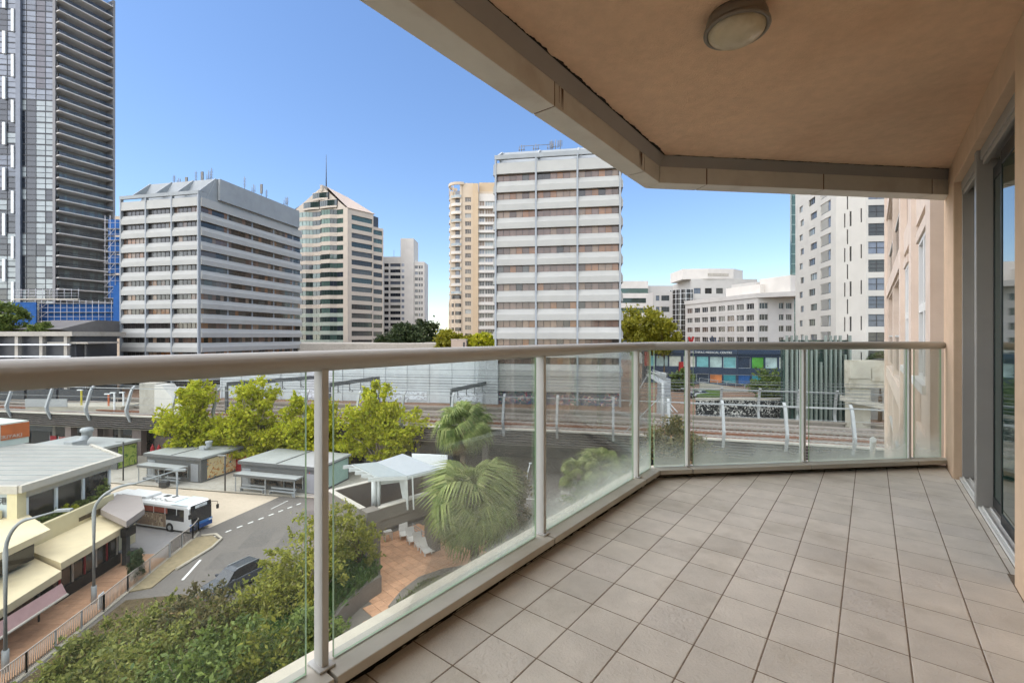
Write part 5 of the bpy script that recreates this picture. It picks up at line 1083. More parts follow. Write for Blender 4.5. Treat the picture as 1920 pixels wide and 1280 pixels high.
for a, b in ((37.22, 39.38), (39.62, 41.88), (42.12, 44.58)): MB(L_).box(-39.6, -39.56, a, b, 4.6, 6.88).build('glass', M_shopglass, rs); MB(L_).box(-39.64, -39.5, a, b, 4.35, 4.55).build('transom', M_white, rs)
sw = MB(L_); sw.box(-60, -39.75, 36.5, 36.85, 4.5, 7.5); sw.build('side_wall', mat('pale_blue_wall', L((188, 196, 196)), .7, .04, 1), rs)
M_ink = mat('dark_lettering', L((70, 66, 62)), .7, 0)
def letters(body, size, p, rz, parent, m_, tilt=90, ext=.01):
    o = inst('lettering', text_mesh(body, size, m_, ext), parent); o.matrix_local = Matrix.Translation(Vector(p) - Vector(parent.location)) @ Matrix.Rotation(rz, 4, 'Z') @ Matrix.Rotation(R(tilt), 4, 'X'); return o
letters('港', .62, (-40.7, 36.46, 6.6), 0, rs, M_ink)
MB(L_).box(-40.1, -39.3, 36.2, 36.9, 3.5, 7.5).build('corner_pier', M_creamw, rs)
ob_ = thing('sign_box', 'pale rooftop box with an orange painted sign behind the restaurant roof', 'sign', (*gr(2, 826, 7.9), 7.9)); pz = Vector(gr(54, 829, 7.95)); M0 = Matrix.Translation(-Vector(ob_.location))
a_, b_ = Vector(gr(1, 838, 7.95)), Vector(gr(54, 829, 7.95)); p0_ = a_ - (b_ - a_) * 1.4; MB(M0).bar(p0_, b_, 0, 9, 7.96, 10.45).build('box', mat('pale_green_wall', L((196, 202, 190)), .7, .05, 1), ob_); MB(M0).bar(a_, b_, -.12, -.01, 8.65, 10.3).build('sign_panel', M_mor, ob_)
dd = (b_ - a_).normalized(); mid = a_.lerp(b_, .25); letters('TERIYAKI', .55, (mid.x + dd.y * .16, mid.y - dd.x * .16, 8.8), math.atan2(dd.y, dd.x), ob_, M_cap)
# ---- cream shop row with canopies
sr = thing('shop_row', 'cream painted row of shops with stepped flat canopies along the footpath', 'building', (-33, 33, 0)); L_ = local(sr)
def slab(pts, z, h, m_, name='canopy', parent=sr): return MB(local(parent)).prism(pts, z - h, z).build(name, m_, parent, .03)
slab([(-37.2, 35.0), (-32.65, 33.0), (-33.5, 39.5), (-38.2, 42.4)], 3.6, .55, M_canopy)
slab([(-40.6, 37.9), (-34.7, 34.3), (-34.3, 30.4), (-33.0, 22), (-42, 22)], 5.5, .5, M_canopy)
slab([(-37, 34.9), (-32.1, 32.5), (-31.3, 28), (-30.4, 22), (-36, 22)], 3.3, .55, M_canopy)
MB(L_).prism([(-37.1, 33.2), (-37.9, 43.4), (-38.2, 43.4), (-37.5, 33.2)], 0, 5.0).build('parapet_wall', M_creamw, sr)
MB(L_).prism([(-36.0, 22), (-36.6, 34.0), (-42, 36.4), (-42, 22)], 0, 4.99).build('wall', M_creamw, sr)
MB(L_).prism([(-40.6, 36.0), (-40.6, 36.3), (-52, 36.3), (-52, 36.0)], 4.0, 6.15).build('parapet_wall', M_creamw, sr)
letters('30', .75, (-41.6, 35.97, 5.35), 0, sr, M_ink)
MB(L_).box(-35.8, -35.0, 26, 33.2, 3.5, 4.99).build('window_band', M_shopglass, sr) if False else MB(L_).prism([(-34.9, 22), (-35.2, 33.6), (-36.1, 33.6), (-35.9, 22)], 3.6, 4.98).build('window_band', M_shopglass, sr)
MB(L_).prism([(-34.0, 33.8), (-34.5, 40.0), (-37, 41.8), (-36.6, 34)], .1, 3.04).build('shopfront', M_shopglass, sr)
for k in range(6): y = 34.2 + k * 1.1; MB(L_).box(-34.02 - (y - 33.8) * .081 - .02, -33.9 - (y - 33.8) * .081, y, y + .09, .1, 3.03).build('mullion', M_cap if k % 2 else M_redb, sr)
MB(L_).prism([(-33.85, 33.8), (-34.4, 40.1), (-34.5, 40.1), (-34.0, 33.8)], .1, 1.0).build('stall_riser', M_black, sr)
MB(L_).prism([(-34.2, 22), (-34.6, 33.2), (-36.3, 33.2), (-36.0, 22)], .1, 2.74).build('shopfront', M_shopglass, sr)
aw = MB(L_); aw.add([(-31.5, 31.9, 2.74), (-30.5, 23, 2.74), (-30.2, 23, 1.9), (-31.2, 32.0, 1.9)], [(0, 1, 2, 3)]); aw.build('awning', M_pink, sr); MB(L_).tube([(-31.2, 32.0, 1.9), (-30.2, 23, 1.9)], .09, 8).build('awning_roll', M_cap, sr)
for y in (25, 28.5, 31.8): MB(L_).tube([(-33, y, .1), (-33, y, 2.74)], .06, 6).build('post', M_dark, sr)
gc = thing('grey_canopy', 'mauve grey flat canopy roof at the end of the cream shops', 'canopy', (-35, 41, 0)); L_ = local(gc)
MB(L_).prism([(-36.9, 40.9), (-32.3, 38.2), (-33.1, 41.1), (-36.0, 44.3), (-38.9, 44.9)], 3.95, 4.5).build('roof', M_mauve, gc, .03)
MB(L_).prism([(-36.6, 41.2), (-32.55, 38.75), (-33.3, 41.0), (-36.0, 43.9)], 3.7, 3.94).build('soffit_frame', M_dark, gc)
MB(L_).box(-38.4, -36.5, 41.6, 44.2, 0, 3.69).build('wall', M_creamw, gc); MB(L_).box(-33.9, -33.5, 39.6, 40.0, 0, 3.69).build('post', M_dark, gc); MB(L_).box(-33.4, -32.9, 38.9, 39.9, 2.8, 3.5).build('sign_case', M_black, gc)
bn = thing('green_bin', 'small dark green bin at the corner of the cream shopfront', 'bin', (-33.6, 40.3, .1)); MB().prism([(-.3, -.3), (.3, -.3), (.3, .3), (-.3, .3)], 0, 1.0).build('body', mat('bin_green', L((76, 104, 70)), .6, .1), bn, .05); MB().box(-.33, .33, -.33, .33, 1.001, 1.1).build('lid', M_dark, bn, .02)
# ---- kiosks
def duct(parent, x, y, z, s=1.0, big=True):
    m = MB()
    if big: m.lathe([(.0, 0), (.42 * s, 0), (.42 * s, .5 * s), (.52 * s, .55 * s), (.52 * s, .85 * s), (.0, .86 * s)], 14, 0, (x, y, z + .55 * s)); m.tube([(x - 1.1 * s, y - .1, z + .25 * s), (x - .3 * s, y, z + .35 * s), (x, y, z + .7 * s)], .3 * s, 10)
    m.box(x - 1.6 * s, x - .6 * s, y - .4 * s, y + .3 * s, z + .01, z + .55 * s); m.build('roof_duct', M_steel, parent, .02)
def kiosk(label, px0, px1, ybase, zt, dep, slant, mural_m, with_duct):
    a = Vector(gr(*px0)); b = Vector(gr(*px1)); d = b - a; W = d.length; loc, rz = frame(a, d); t = thing('kiosk', label, 'kiosk', (loc[0], loc[1], .14), rz, 'grey flat roofed kiosks on the plaza')
    m = MB(); m.box(0, W, 0, dep, 0, zt - .3); m.build('wall', M_kio, t); MB().box(-.25, W + .25, -.25, dep + .2, zt - .299, zt).build('roof', M_kroof, t, .03); MB().box(-.27, W + .27, -.27, -.251, zt - .45, zt - .02).build('fascia', M_kio, t)
    MB().box(W * .48, W * .5, -.2, dep, zt + .001, zt + .06).build('roof_seam', M_kio, t)
    for x in (.25, W - 1.75): MB().box(x, x + 1.3, -.06, -.005, .1, 2.5).build('door', M_louv, t, .01); 
    x0, x1 = 1.2, W - 2.2
    MB().box(x0 - .6, x1 + .3, -1.75, -.3, 2.1, 2.28).build('shelter_roof', M_kroof, t, .02); MB().box(x0 - .6, x1 + .3, -1.79, -1.751, 1.95, 2.27).build('shelter_fascia', M_kio, t)
    MB().box(x0, x1, -.05, -.006, .6, 1.95).build('window', M_shopglass, t)
    for k in range(4): MB().box(x0 + k * (x1 - x0) / 3 - .04, x0 + k * (x1 - x0) / 3 + .04, -.09, -.051, .5, 2.05).build('mullion', M_steel, t)
    for x in (x0 - .4, (x0 + x1) / 2, x1 + .1): MB().box(x - .05, x + .05, -1.7, -1.6, 0, 1.949).build('shelter_post', M_steel, t)
    for x in (x0, (x0 + x1) / 2 + .3):
        bx_ = (x1 - x0) / 2 - .5
        for k in range(4): MB().box(x, x + bx_, -1.5 + k * .12, -1.42 + k * .12, .42, .46).build('bench_slat', M_steel, t)
        MB().box(x, x + bx_, -1.02, -.98, .6, .8).build('bench_back', M_steel, t)
        for e_ in (.15, bx_ - .15): MB().box(x + e_ - .03, x + e_ + .03, -1.5, -1.0, 0, .419).build('bench_leg', M_steel, t)
    if mural_m: MB().box(W + .003, W + .05, .9, dep - .3, .25, zt - .5).build('mural', mural_m, t)
    if with_duct: duct(t, W * .72, dep * .55, zt, .9); 
    return t
kiosk('grey kiosk with a food mural and a silver roof duct', (275, 896), (377, 907), 0, 3.45, 6.5, 0, M_mfood, True)
kiosk('grey kiosk with two benches under its shelter roof by the first post', (452, 914), (596, 929), 0, 3.5, 6.5, 0, mat('mint_panel', L((160, 186, 172)), .4, .05, 1, 0, None, .5), False)
a, b = Vector(gr(150, 900)), Vector(gr(219, 880)); t = thing('mural_shop', 'low dark shop with a yellow green mural and big roof vent', 'building', (-62, 62, .14)); 
Mq = Matrix.Translation(Vector((gr(219, 882)[0], gr(219, 882)[1], .14)) - Vector(t.location)) @ Matrix.Rotation(math.atan2(gr(258, 871)[1] - gr(219, 882)[1], gr(258, 871)[0] - gr(219, 882)[0]), 4, 'Z')
wk = (Vector(gr(258, 871)) - Vector(gr(219, 882))).length
MB(Mq).box(0, wk, 0, 12, 0, 3.5).build('wall', M_kio, t); MB(Mq).box(-2.2, wk + .3, -.3, 12.2, 3.501, 3.85).build('roof', M_kroof, t); MB(Mq).box(.2, wk - .2, -.05, -.004, .15, 3.3).build('mural', M_mgreen, t)
dm = MB(Mq); dm.lathe([(0, 0), (.62, 0), (.62, .7), (.8, .75), (.8, 1.15), (.66, 1.2), (.66, 1.3), (0, 1.32)], 16, 0, (-.6, 4.6, 4.9)); dm.tube([(-2.4, 4.2, 4.25), (-1.4, 4.4, 4.45), (-.6, 4.6, 5.1)], .5, 12); dm.box(-3.4, -1.4, 3.5, 5, 3.86, 4.7); dm.build('roof_duct', M_steel, t)
# shopfronts in the shade of the viaduct
us = thing('arcade_shops', 'dark shopfronts in the shade under the left end of the viaduct', 'building', (-60, 82, 0)); L_ = local(us)
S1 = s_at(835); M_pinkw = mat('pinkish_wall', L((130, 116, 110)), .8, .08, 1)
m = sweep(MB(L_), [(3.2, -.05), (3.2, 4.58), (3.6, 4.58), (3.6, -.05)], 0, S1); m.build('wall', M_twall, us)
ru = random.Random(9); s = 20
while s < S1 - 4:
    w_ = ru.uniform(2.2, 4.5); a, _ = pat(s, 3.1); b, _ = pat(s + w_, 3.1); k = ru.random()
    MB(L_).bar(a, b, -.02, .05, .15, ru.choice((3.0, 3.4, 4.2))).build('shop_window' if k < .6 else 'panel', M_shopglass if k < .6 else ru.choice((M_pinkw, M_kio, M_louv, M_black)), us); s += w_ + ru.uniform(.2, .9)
for x, w_ in ((243, 1.8), (160, 1.2), (110, 1.2)): a, d_ = pat(s_at(x), 1.8); MB(L_).bar(a - d_ * w_ / 2, a + d_ * w_ / 2, -.5, .5, -.05, 4.59).build('pier', M_pinkw, us)
for k, (x, y) in enumerate(((100, 842), (116, 844))):
    t = thing('banner_sign', ['red upright banner sign left of its twin under the viaduct', 'red and white patterned banner sign under the viaduct'][k], 'sign', (*gr(x, y), 0), 0, 'banner signs under the viaduct'); MB().box(-.55, .55, -.03, .03, .3, 2.4).build('panel', M_redb if k == 0 else mural('banner_pattern', L((170, 60, 56)), [L((222, 200, 180)), L((120, 30, 34))], 2), t); MB().tube([(-.6, 0, 0), (-.6, 0, 2.5)], .05, 6).build('post', M_steel, t)
t = thing('red_umbrellas', 'pair of folded red cafe umbrellas beside the left kiosk', 'umbrella', (*gr(291, 848), .14)) if False else None
for k, x in enumerate((286, 298)):
    t = thing('cafe_umbrella', ['folded red cafe umbrella, the left of two behind the left kiosk', 'folded red cafe umbrella, the right of two behind the left kiosk'][k], 'umbrella', (*gr(x, 872), .14), 0, 'folded red cafe umbrellas'); MB().tube([(0, 0, 0), (0, 0, 3.2)], .05, 6).build('pole', M_dark, t); MB().lathe([(.02, 3.2), (.25, 2.6), (.42, 1.4), (.36, 1.2), (.05, 1.3)], 12).build('canopy', M_redb, t)
t = thing('red_hoarding', 'dark red hoarding panel behind the gap between the kiosks', 'hoarding', (*gr(470, 885), .14)); MB().box(-2.6, 3.2, 0, .15, 0, 2.3).build('panel', M_redb, t)
t = thing('white_board', 'tall plain white hoarding behind the rear palm', 'hoarding', (-13.2, 57.5, 0)); MB(Matrix.Rotation(R(-9), 4, 'Z')).box(.6, 5.2, 0, .2, 1.0, 5.2).build('panel', M_white, t)
for x in (.9, 4.9): MB(Matrix.Rotation(R(-9), 4, 'Z')).box(x - .08, x + .08, .21, .35, 0, 5.1).build('post', M_steel, t)
# ---- lamps and signs
M_lamp = mat('lamp_post_grey', L((150, 152, 150)), .5, .08, 2, 0, None, .4)
def arch_lamp(label, base, z, arm, hz):
    x, y = base; t = thing('street_lamp', label, 'lamp', (x, y, 0), 0, 'curved street lamps along the footpath'); n = 9; pts = [(0, 0, 0), (0, 0, z - 2.2)]
    for k in range(1, n + 1): a = R(90 * k / n); pts.append((arm[0] * .5 * (1 - math.cos(a)), arm[1] * .5 * (1 - math.cos(a)), z - 2.2 + 2.0 * math.sin(a)))
    pts.append((arm[0], arm[1], z + hz)); rs_ = [.13] * 2 + [.10] * (n - 1) + [.07, .05]
    MB().tube(pts, rs_, 10).build('pole', M_lamp, t); MB().tube([(0, 0, 0), (0, 0, 1.4)], .17, 10).build('base', M_lamp, t)
    dx = Vector(arm).normalized(); MB(Matrix.Translation((arm[0], arm[1], z + hz)) @ Matrix.Rotation(math.atan2(dx.y, dx.x), 4, 'Z')).box(-.1, .75, -.13, .13, -.06, .1).build('lantern', M_lamp, t, .03)
arch_lamp('tall curved street lamp nearest the lower left corner', gr(10, 1262), 9.3, (2.6, .5), .15)
arch_lamp('tall curved street lamp with its base behind the picket fence', gr(176, 1133), 9.0, (5.0, 1.4), .55)
def slim_lamp(label, base, h, m_, head):
    t = thing('lamp_post', label, 'lamp', (*base, .12), 0, 'slim lamp posts'); MB().tube([(0, 0, 0), (0, 0, h)], .09, 8).build('pole', m_, t); MB().box(head[0], head[1], -.12, .12, h - .1, h + .02).build('lantern', M_lamp, t, .02)
slim_lamp('pale slim lamp post standing in front of the bus', gr(332, 981), 5.7, M_lamp, (-1.2, .1)); slim_lamp('dark slim lamp post beside the green mural', gr(231, 902), 5.4, M_dark, (-1, .1)); slim_lamp('dark slim lamp post between the two kiosks', gr(422, 922), 4.6, M_dark, (-.9, .1))
slim_lamp('dark slim lamp post behind the pergola canopy', gr(806, 905, 1.5), 5.0, M_dark, (-.4, .1))
t = thing('no_entry_sign', 'round red and white road sign beside the right kiosk', 'sign', (*gr(585, 927), .14)); MB().tube([(0, 0, 0), (0, 0, 2.9)], .04, 6).build('post', M_steel, t)
mm_ = Matrix.Translation((0, -.06, 2.6)) @ Matrix.Rotation(R(90), 4, 'X'); MB(mm_).lathe([(0, .02), (.33, .02), (.33, -.02), (0, -.02)], 20).build('disc', M_red, t); MB(mm_).lathe([(0, .026), (.24, .026)], 20).build('disc_face', M_white, t); MB().box(-.25, .25, -.09, -.06, 1.6, 2.1).build('plate', M_white, t)
t = thing('bent_pole', 'short white leaning street pole in front of the underpass', 'lamp', (*gr(987, 906), 0)); MB().tube([(0, 0, 0), (.15, 0, 1.4), (.5, 0, 2.7)], .08, 8).build('pole', M_white, t); MB().lathe([(0, 0), (.2, 0), (.22, .12), (0, .16)], 12, 0, (.52, 0, 2.68)).build('head', M_white, t)
t = thing('paper_sign', 'small white notice fixed to the picket fence', 'sign', (-29.65, 32.9, .1)); MB(Matrix.Rotation(R(-75), 4, 'Z')).box(-.32, .32, -.02, .02, .35, 1.35).build('panel', M_white, t); MB(Matrix.Rotation(R(-75), 4, 'Z')).box(-.2, .2, .0205, .024, .6, 1.1).build('print', M_graf1, t); MB().tube([(0, 0, 0), (0, 0, .5)], .03, 6).build('post', M_steel, t)
t = thing('rubbish_bin', 'small dark post bin on the plaza kerb', 'bin', (*gr(308, 914), .14)); MB().prism([(-.5, -.35), (.5, -.35), (.5, .35), (-.5, .35)], .0, .7).build('body', M_dark, t, .04)
for x in (-.45, .45): MB().tube([(x, 0, .7), (x, 0, 1.5)], .05, 6).build('post', M_lamp, t)
# ---- fences
M_pick = mat('galvanised_picket', L((182, 170, 158)), .5, .08, 2, 0, None, .4)
def fence(label, pts, h, step, mesh_panel=False):
    t = thing('picket_fence', label, 'fence', (*pts[0], .1)); o = Vector((*pts[0], .1)); P = [Vector(p) for p in pts]; T_ = Matrix.Translation(-o); cum = 0
    bar_m = MB().tube([(0, 0, .12), (0, 0, h - .04)], .024, 4).mesh('picket', M_pick)
    MB(T_).tube([(*p, .1 + h) for p in P], .04, 6).build('top_rail', M_pick, t); MB(T_).tube([(*p, .22) for p in P], .03, 6).build('bottom_rail', M_pick, t)
    for i in range(len(P) - 1):
        d = P[i + 1] - P[i]; n = max(1, int(d.length / step))
        for k in range(n):
            p = P[i] + d * (k / n)
            if not mesh_panel: inst('picket', bar_m, t, (p.x - o.x, p.y - o.y, 0))
        m_ = max(1, round(d.length / 2.2))
        for k in range(m_ + 1): p = P[i] + d * (k / m_); MB().box(p.x - o.x - .04, p.x - o.x + .04, p.y - o.y - .04, p.y - o.y + .04, -.1, h).build('post', M_steel, t)
        if mesh_panel: MB(T_).bar(P[i], P[i + 1], -.006, .006, .26, .1 + h - .05).build('mesh_panel', clearglass('fence_mesh', (.72, .70, .68), .2, .3) if 'fence_mesh' not in bpy.data.materials else bpy.data.materials['fence_mesh'], t)
    MB(T_).tube([(*p, .03) for p in P], .12, 4).build('plinth', M_kerb, t)
    return t
fence('pale picket fence along the brick footpath', [(-28.0, 21), (-28.75, 27), (-29.55, 33), (-30.0, 35.6), (-30.85, 41)], 1.25, .145)
fence('metal fence with mesh infill round the grey forecourt', [(-30.9, 41.2), (-31.35, 44.8), (-31.9, 46.4), (-33.2, 47.8), (-35.5, 48.5), (-41, 50.1), (-45, 51.3)], 1.35, .2, True)
# ---- bus
bd = Vector((.962, -.272)); bf = Vector((-32.0, 47.0)); loc = bf - bd * 12.0
bus = thing('bus', 'white city bus with blue front bumper turning in the bus bay', 'bus', (loc.x, loc.y, .01), math.atan2(bd.y, bd.x))
M_bw = mat('bus_white', L((232, 230, 226)), .35, .02, 2, 0, None, .5); M_bb = mat('bus_blue', L((64, 122, 186)), .3, .03, 2, 0, None, .5); M_bwrap = mural('bus_wrap', L((150, 128, 108)), [L((176, 150, 120)), L((122, 100, 92)), L((196, 176, 150))], .7, .5); M_rub = mat('rubber', (.02, .02, .02), .8, .1); M_bglass = wg('bus_glass', L((40, 40, 42)), .05, .8)
LB, WBs, HB = 12.0, 1.25, 2.86
def ring(x, w_, z0, z1, r_): return [(x, -w_, z0), (x, -w_, z1 - r_), (x, -w_ + r_, z1), (x, w_ - r_, z1), (x, w_, z1 - r_), (x, w_, z0)]
def loft(rings, mi=0, sm=False):
    k = len(rings[0]); V = [p for r_ in rings for p in r_]; return V, [(i * k + j, i * k + (j + 1) % k, (i + 1) * k + (j + 1) % k, (i + 1) * k + j) for i in range(len(rings) - 1) for j in range(k)] + [tuple(range(k))[::-1], tuple(range((len(rings) - 1) * k, len(rings) * k))]
m = MB(); m.add(*loft([ring(0, 1.2, .35, 2.85, .2), ring(.25, WBs, .3, HB, .2), ring(LB - .4, WBs, .3, HB, .2), ring(LB - .12, WBs - .02, .3, HB - .12, .25), ring(LB, 1.15, .34, 1.05, .1)])); m.build('body', M_bw, bus, .03)
for s_ in (-1, 1):
    y = s_ * (WBs + .012); m = MB(); m.add([(.5, y, 1.25), (LB - .8, y, 1.25), (LB - .8, y, 2.45), (.5, y, 2.45)], [(0, 1, 2, 3)]); m.build('side_windows', M_bglass, bus)
    m = MB(); m.add([(.4, y + s_ * .001, .45), (LB - 3.2, y + s_ * .001, .45), (LB - 3.2, y + s_ * .001, 1.8), (.4, y + s_ * .001, 1.8)], [(0, 1, 2, 3)]); m.build('advert_wrap', M_bwrap, bus)
    m = MB(); m.add([(2.5, y + s_ * .002, 1.9), (LB - 3.0, y + s_ * .002, 1.9), (LB - 3.0, y + s_ * .002, 2.42), (2.5, y + s_ * .002, 2.42)], [(0, 1, 2, 3)]); m.build('advert_band', mat('wrap_red', L((158, 78, 62)), .4, .2, 1), bus) if s_ < 0 else None
    for k in range(7): MB().box(.9 + k * 1.55, .98 + k * 1.55, min(y, y + s_ * .01), max(y, y + s_ * .01), 1.82, 2.45).build('pillar', M_bw, bus)
    for x in (2.6, 9.3):
        Mw_ = Matrix.Translation((x, s_ * 1.13, .48)) @ Matrix.Rotation(R(90), 4, 'X'); w0 = MB(Mw_).lathe([(0, -.14), (.48, -.14), (.5, -.1), (.5, .1), (.48, .14), (0, .14)], 20).build('wheel', M_rub, bus); MB(Mw_).lathe([(0, -.16 if s_ > 0 else .16), (.24, -.15 if s_ > 0 else .15)], 14).build('rim', M_steel, w0)
MB().add([(LB + .03, -1.1, 1.02), (LB + .03, 1.1, 1.02), (LB - .05, 1.16, 2.35), (LB - .05, -1.16, 2.35)], [(0, 1, 2, 3)]).build('windscreen', M_bglass, bus)
MB().add([(LB - .045, -1.16, 2.36), (LB - .045, 1.16, 2.36), (LB - .085, 1.12, 2.83), (LB - .085, -1.12, 2.83)], [(0, 1, 2, 3)]).build('front_panel', M_black, bus)
MB().box(LB - .06, LB - .03, -.65, .65, 2.46, 2.74).build('destination_sign', M_white, bus, .02)
o = inst('sign_print', text_mesh('CITY', .22, M_ink, .003), bus); o.matrix_local = Matrix.Translation((LB - .026, 0, 2.52)) @ Matrix.Rotation(R(90), 4, 'Z') @ Matrix.Rotation(R(90), 4, 'X')
MB().box(LB - .3, LB + .06, -1.2, 1.2, .3, .72).build('bumper', mat('bus_navy', L((34, 76, 136)), .3, .03), bus, .05); MB().box(LB - .28, LB + .05, -1.21, 1.21, .722, 1.0).build('front_band', M_bb, bus, .04)
for s_ in (-1, 1): MB().box(LB + .03, LB + .07, s_ * .95 - .18, s_ * .95 + .18, .76, .92).build('headlight', M_white, bus, .02); MB().tube([(LB - .1, s_ * 1.2, 2.6), (LB + .35, s_ * 1.55, 2.5), (LB + .35, s_ * 1.55, 2.2)], .03, 6).build('mirror_arm', M_black, bus); MB().box(LB + .27, LB + .41, s_ * 1.55 - .12, s_ * 1.55 + .12, 1.75, 2.2).build('mirror', M_black, bus, .03)
MB().box(2, 5.5, -.85, .85, HB + .001, HB + .28).build('roof_unit', M_bw, bus, .08); MB().box(8.2, 9.4, -.7, .7, HB + .001, HB + .12).build('roof_hatch', M_bw, bus, .04)
MB().box(LB - 2.6, LB - .5, -1.24, 1.24, HB + .0005, HB + .006).build('roof_panel', mat('pale_mint', L((214, 226, 226)), .35, .03), bus)
for k, x in enumerate((6.4, 7.6)): MB().box(x, x + .6, .3, .75, HB + .0005, HB + .05).build('roof_vent', M_dark, bus)
o = inst('roof_number', text_mesh('M/O 2437', .8, M_ink, .002), bus); o.matrix_local = Matrix.Translation((7.2, -.75, HB + .006))
# ---- cars
def car(label, pos, head, paint, L_=4.7, W_=.93, H_=1.72, suv=True, group=None):
    t = thing('parked_car', label, 'car', (pos[0], pos[1], .012), head, group)
    def sec(x, w_, z0, z1): return [(x, -w_ * .92, z0), (x, -w_, z0 + .25), (x, -w_ * .97, z1 - .06), (x, -w_ * .88, z1), (x, w_ * .88, z1), (x, w_ * .97, z1 - .06), (x, w_, z0 + .25), (x, w_ * .92, z0)]
    h = H_; m = MB(); m.add(*loft([sec(0, W_ * .9, .4, .75), sec(.18, W_ * .96, .28, .98), sec(1.2, W_, .24, 1.06), sec(3.4, W_, .24, 1.06), sec(4.4 / 4.7 * L_, W_ * .97, .28, 1.04), sec(L_, W_ * .88, .42, .8)])); m.build('body', paint, t, .04)
    c = MB(); xs = ((1.15, 1.06, .86), (1.75, h - .08, .70), (2.2, h, .68), (3.9 if suv else 3.0, h - .03, .66), (4.45 if suv else 3.9, 1.05, .80))
    R_ = [[(x, -W_ * .9, 1.045), (x, -W_ * f_, z), (x, W_ * f_, z), (x, W_ * .9, 1.045)] for x, z, f_ in xs]; c.add(*loft(R_)); c.build('cabin_glass', M_bglass, t, .03)
    rfm = MB(); rfm.add([(x, s_ * W_ * f_ * .99, z + .012) for x, z, f_ in xs[1:4] for s_ in (-1, 1)], [(0, 1, 3, 2), (2, 3, 5, 4)]); rfm.build('roof', paint, t)
    for x in (1.95, 3.05): MB().box(x, x + .1, -W_ * .9 + .02, W_ * .9 - .02, 1.05, 1.12).build('pillar', paint, t)
    for s_ in (-1, 1):
        MB().tube([(2.0, s_ * W_ * .62, h + .06), (3.9, s_ * W_ * .6, h + .04)], .025, 6).build('roof_rail', M_steel, t)
        MB().box(L_ - .02, L_ + .01, s_ * .62 - .14, s_ * .62 + .14, .68, .84).build('tail_light', M_red, t); MB().box(-.01, .06, s_ * .62 - .16, s_ * .62 + .16, .66, .8).build('headlight', M_white, t)
        MB().box(1.35, 1.55, s_ * (W_ + .1) - .09, s_ * (W_ + .1) + .09, 1.05, 1.2).build('mirror', paint, t, .02)
        for x in (.95, 3.75):
            Mw_ = Matrix.Translation((x, s_ * (W_ - .1), .34)) @ Matrix.Rotation(R(90), 4, 'X'); w0 = MB(Mw_).lathe([(0, -.11), (.32, -.11), (.34, -.08), (.34, .08), (.32, .11), (0, .11)], 18).build('wheel', M_rub, t); MB(Mw_).lathe([(0, -.12 * s_), (.2, -.113 * s_)], 12).build('rim', M_steel, w0)
    return t
M_cargrey = mat('charcoal_car_paint', L((66, 70, 76)), .25, .03, 2, 0, None, .6); M_carw = mat('silver_car_paint', L((190, 192, 194)), .3, .03, 2, 0, None, .6)
car('charcoal four wheel drive half hidden by the shrubs on the road', (-23.0, 34.3), R(66), M_cargrey, 4.5, .9, 1.66)
for k, (x, y, hd) in enumerate(((1287, 745, .4), (1300, 739, .5))):
    p = at(x, y, 100); c_ = car(['dark small car on the far street beside the podium', 'silver small car behind the dark one on the far street'][k], (p.x, p.y), hd, M_carw if k else M_cargrey, 4.2, .86, 1.45, False, 'cars on the far street'); c_.location.z = 6.47
# ---- signal gantry with bracing beside the centre office
sg = thing('signal_bridge', 'pale steel signal bridge with sloping walkway and braces at the tracks', 'gantry', (*at(1222, 700, 72).xy, 6.5)); o = Vector(sg.location); L_ = Matrix.Translation(-o)
A, B = at(1218, 705, 80), at(1243, 716, 66)
for dx in (-.5, .5):
    for dz in (0, 1.1): MB(L_).tube([(A.x + dx, A.y, A.z + dz), (B.x + dx, B.y, B.z + dz)], .07, 6).build('chord', M_vpost, sg)
    for k in range(10): p, q_ = A.lerp(B, k / 10), A.lerp(B, (k + 1) / 10); MB(L_).tube([(p.x + dx, p.y, p.z), (q_.x + dx, q_.y, q_.z + 1.1)], .04, 5).build('lattice', M_vpost, sg)
MB(L_).bar(A.xy, B.xy, -.6, .6, B.z - .2, B.z - .05).build('walkway', M_vpost, sg)
for p in (A, B): MB(L_).tube([(p.x, p.y, 6.4), (p.x, p.y, p.z)], .2, 8).build('leg', M_vpost, sg)
for x0, y0, x1, y1 in ((1216, 700, 1180, 760), (1236, 745, 1170, 812), (1250, 750, 1270, 772), (1243, 752, 1262, 772)): a, b = at(x0, y0, 68), at(x1, y1, 62); MB(L_).tube([a, b], .07, 6).build('brace', M_vpost, sg)
eq = thing('equipment_stack', 'grey trackside equipment cabinets stacked behind the signal bridge', 'cabinet', (*at(1238, 700, 78).xy, 6.5)); MB().box(0, 1.9, 0, 2, 0, 3.2).build('cabinet', M_lamp, eq); MB().box(.1, 1.8, .05, 1.9, 3.25, 6.2).build('cabinet', M_louv, eq); MB().box(-.1, 1.1, .1, 1.8, 6.25, 7.2).build('cabinet', M_lamp, eq)
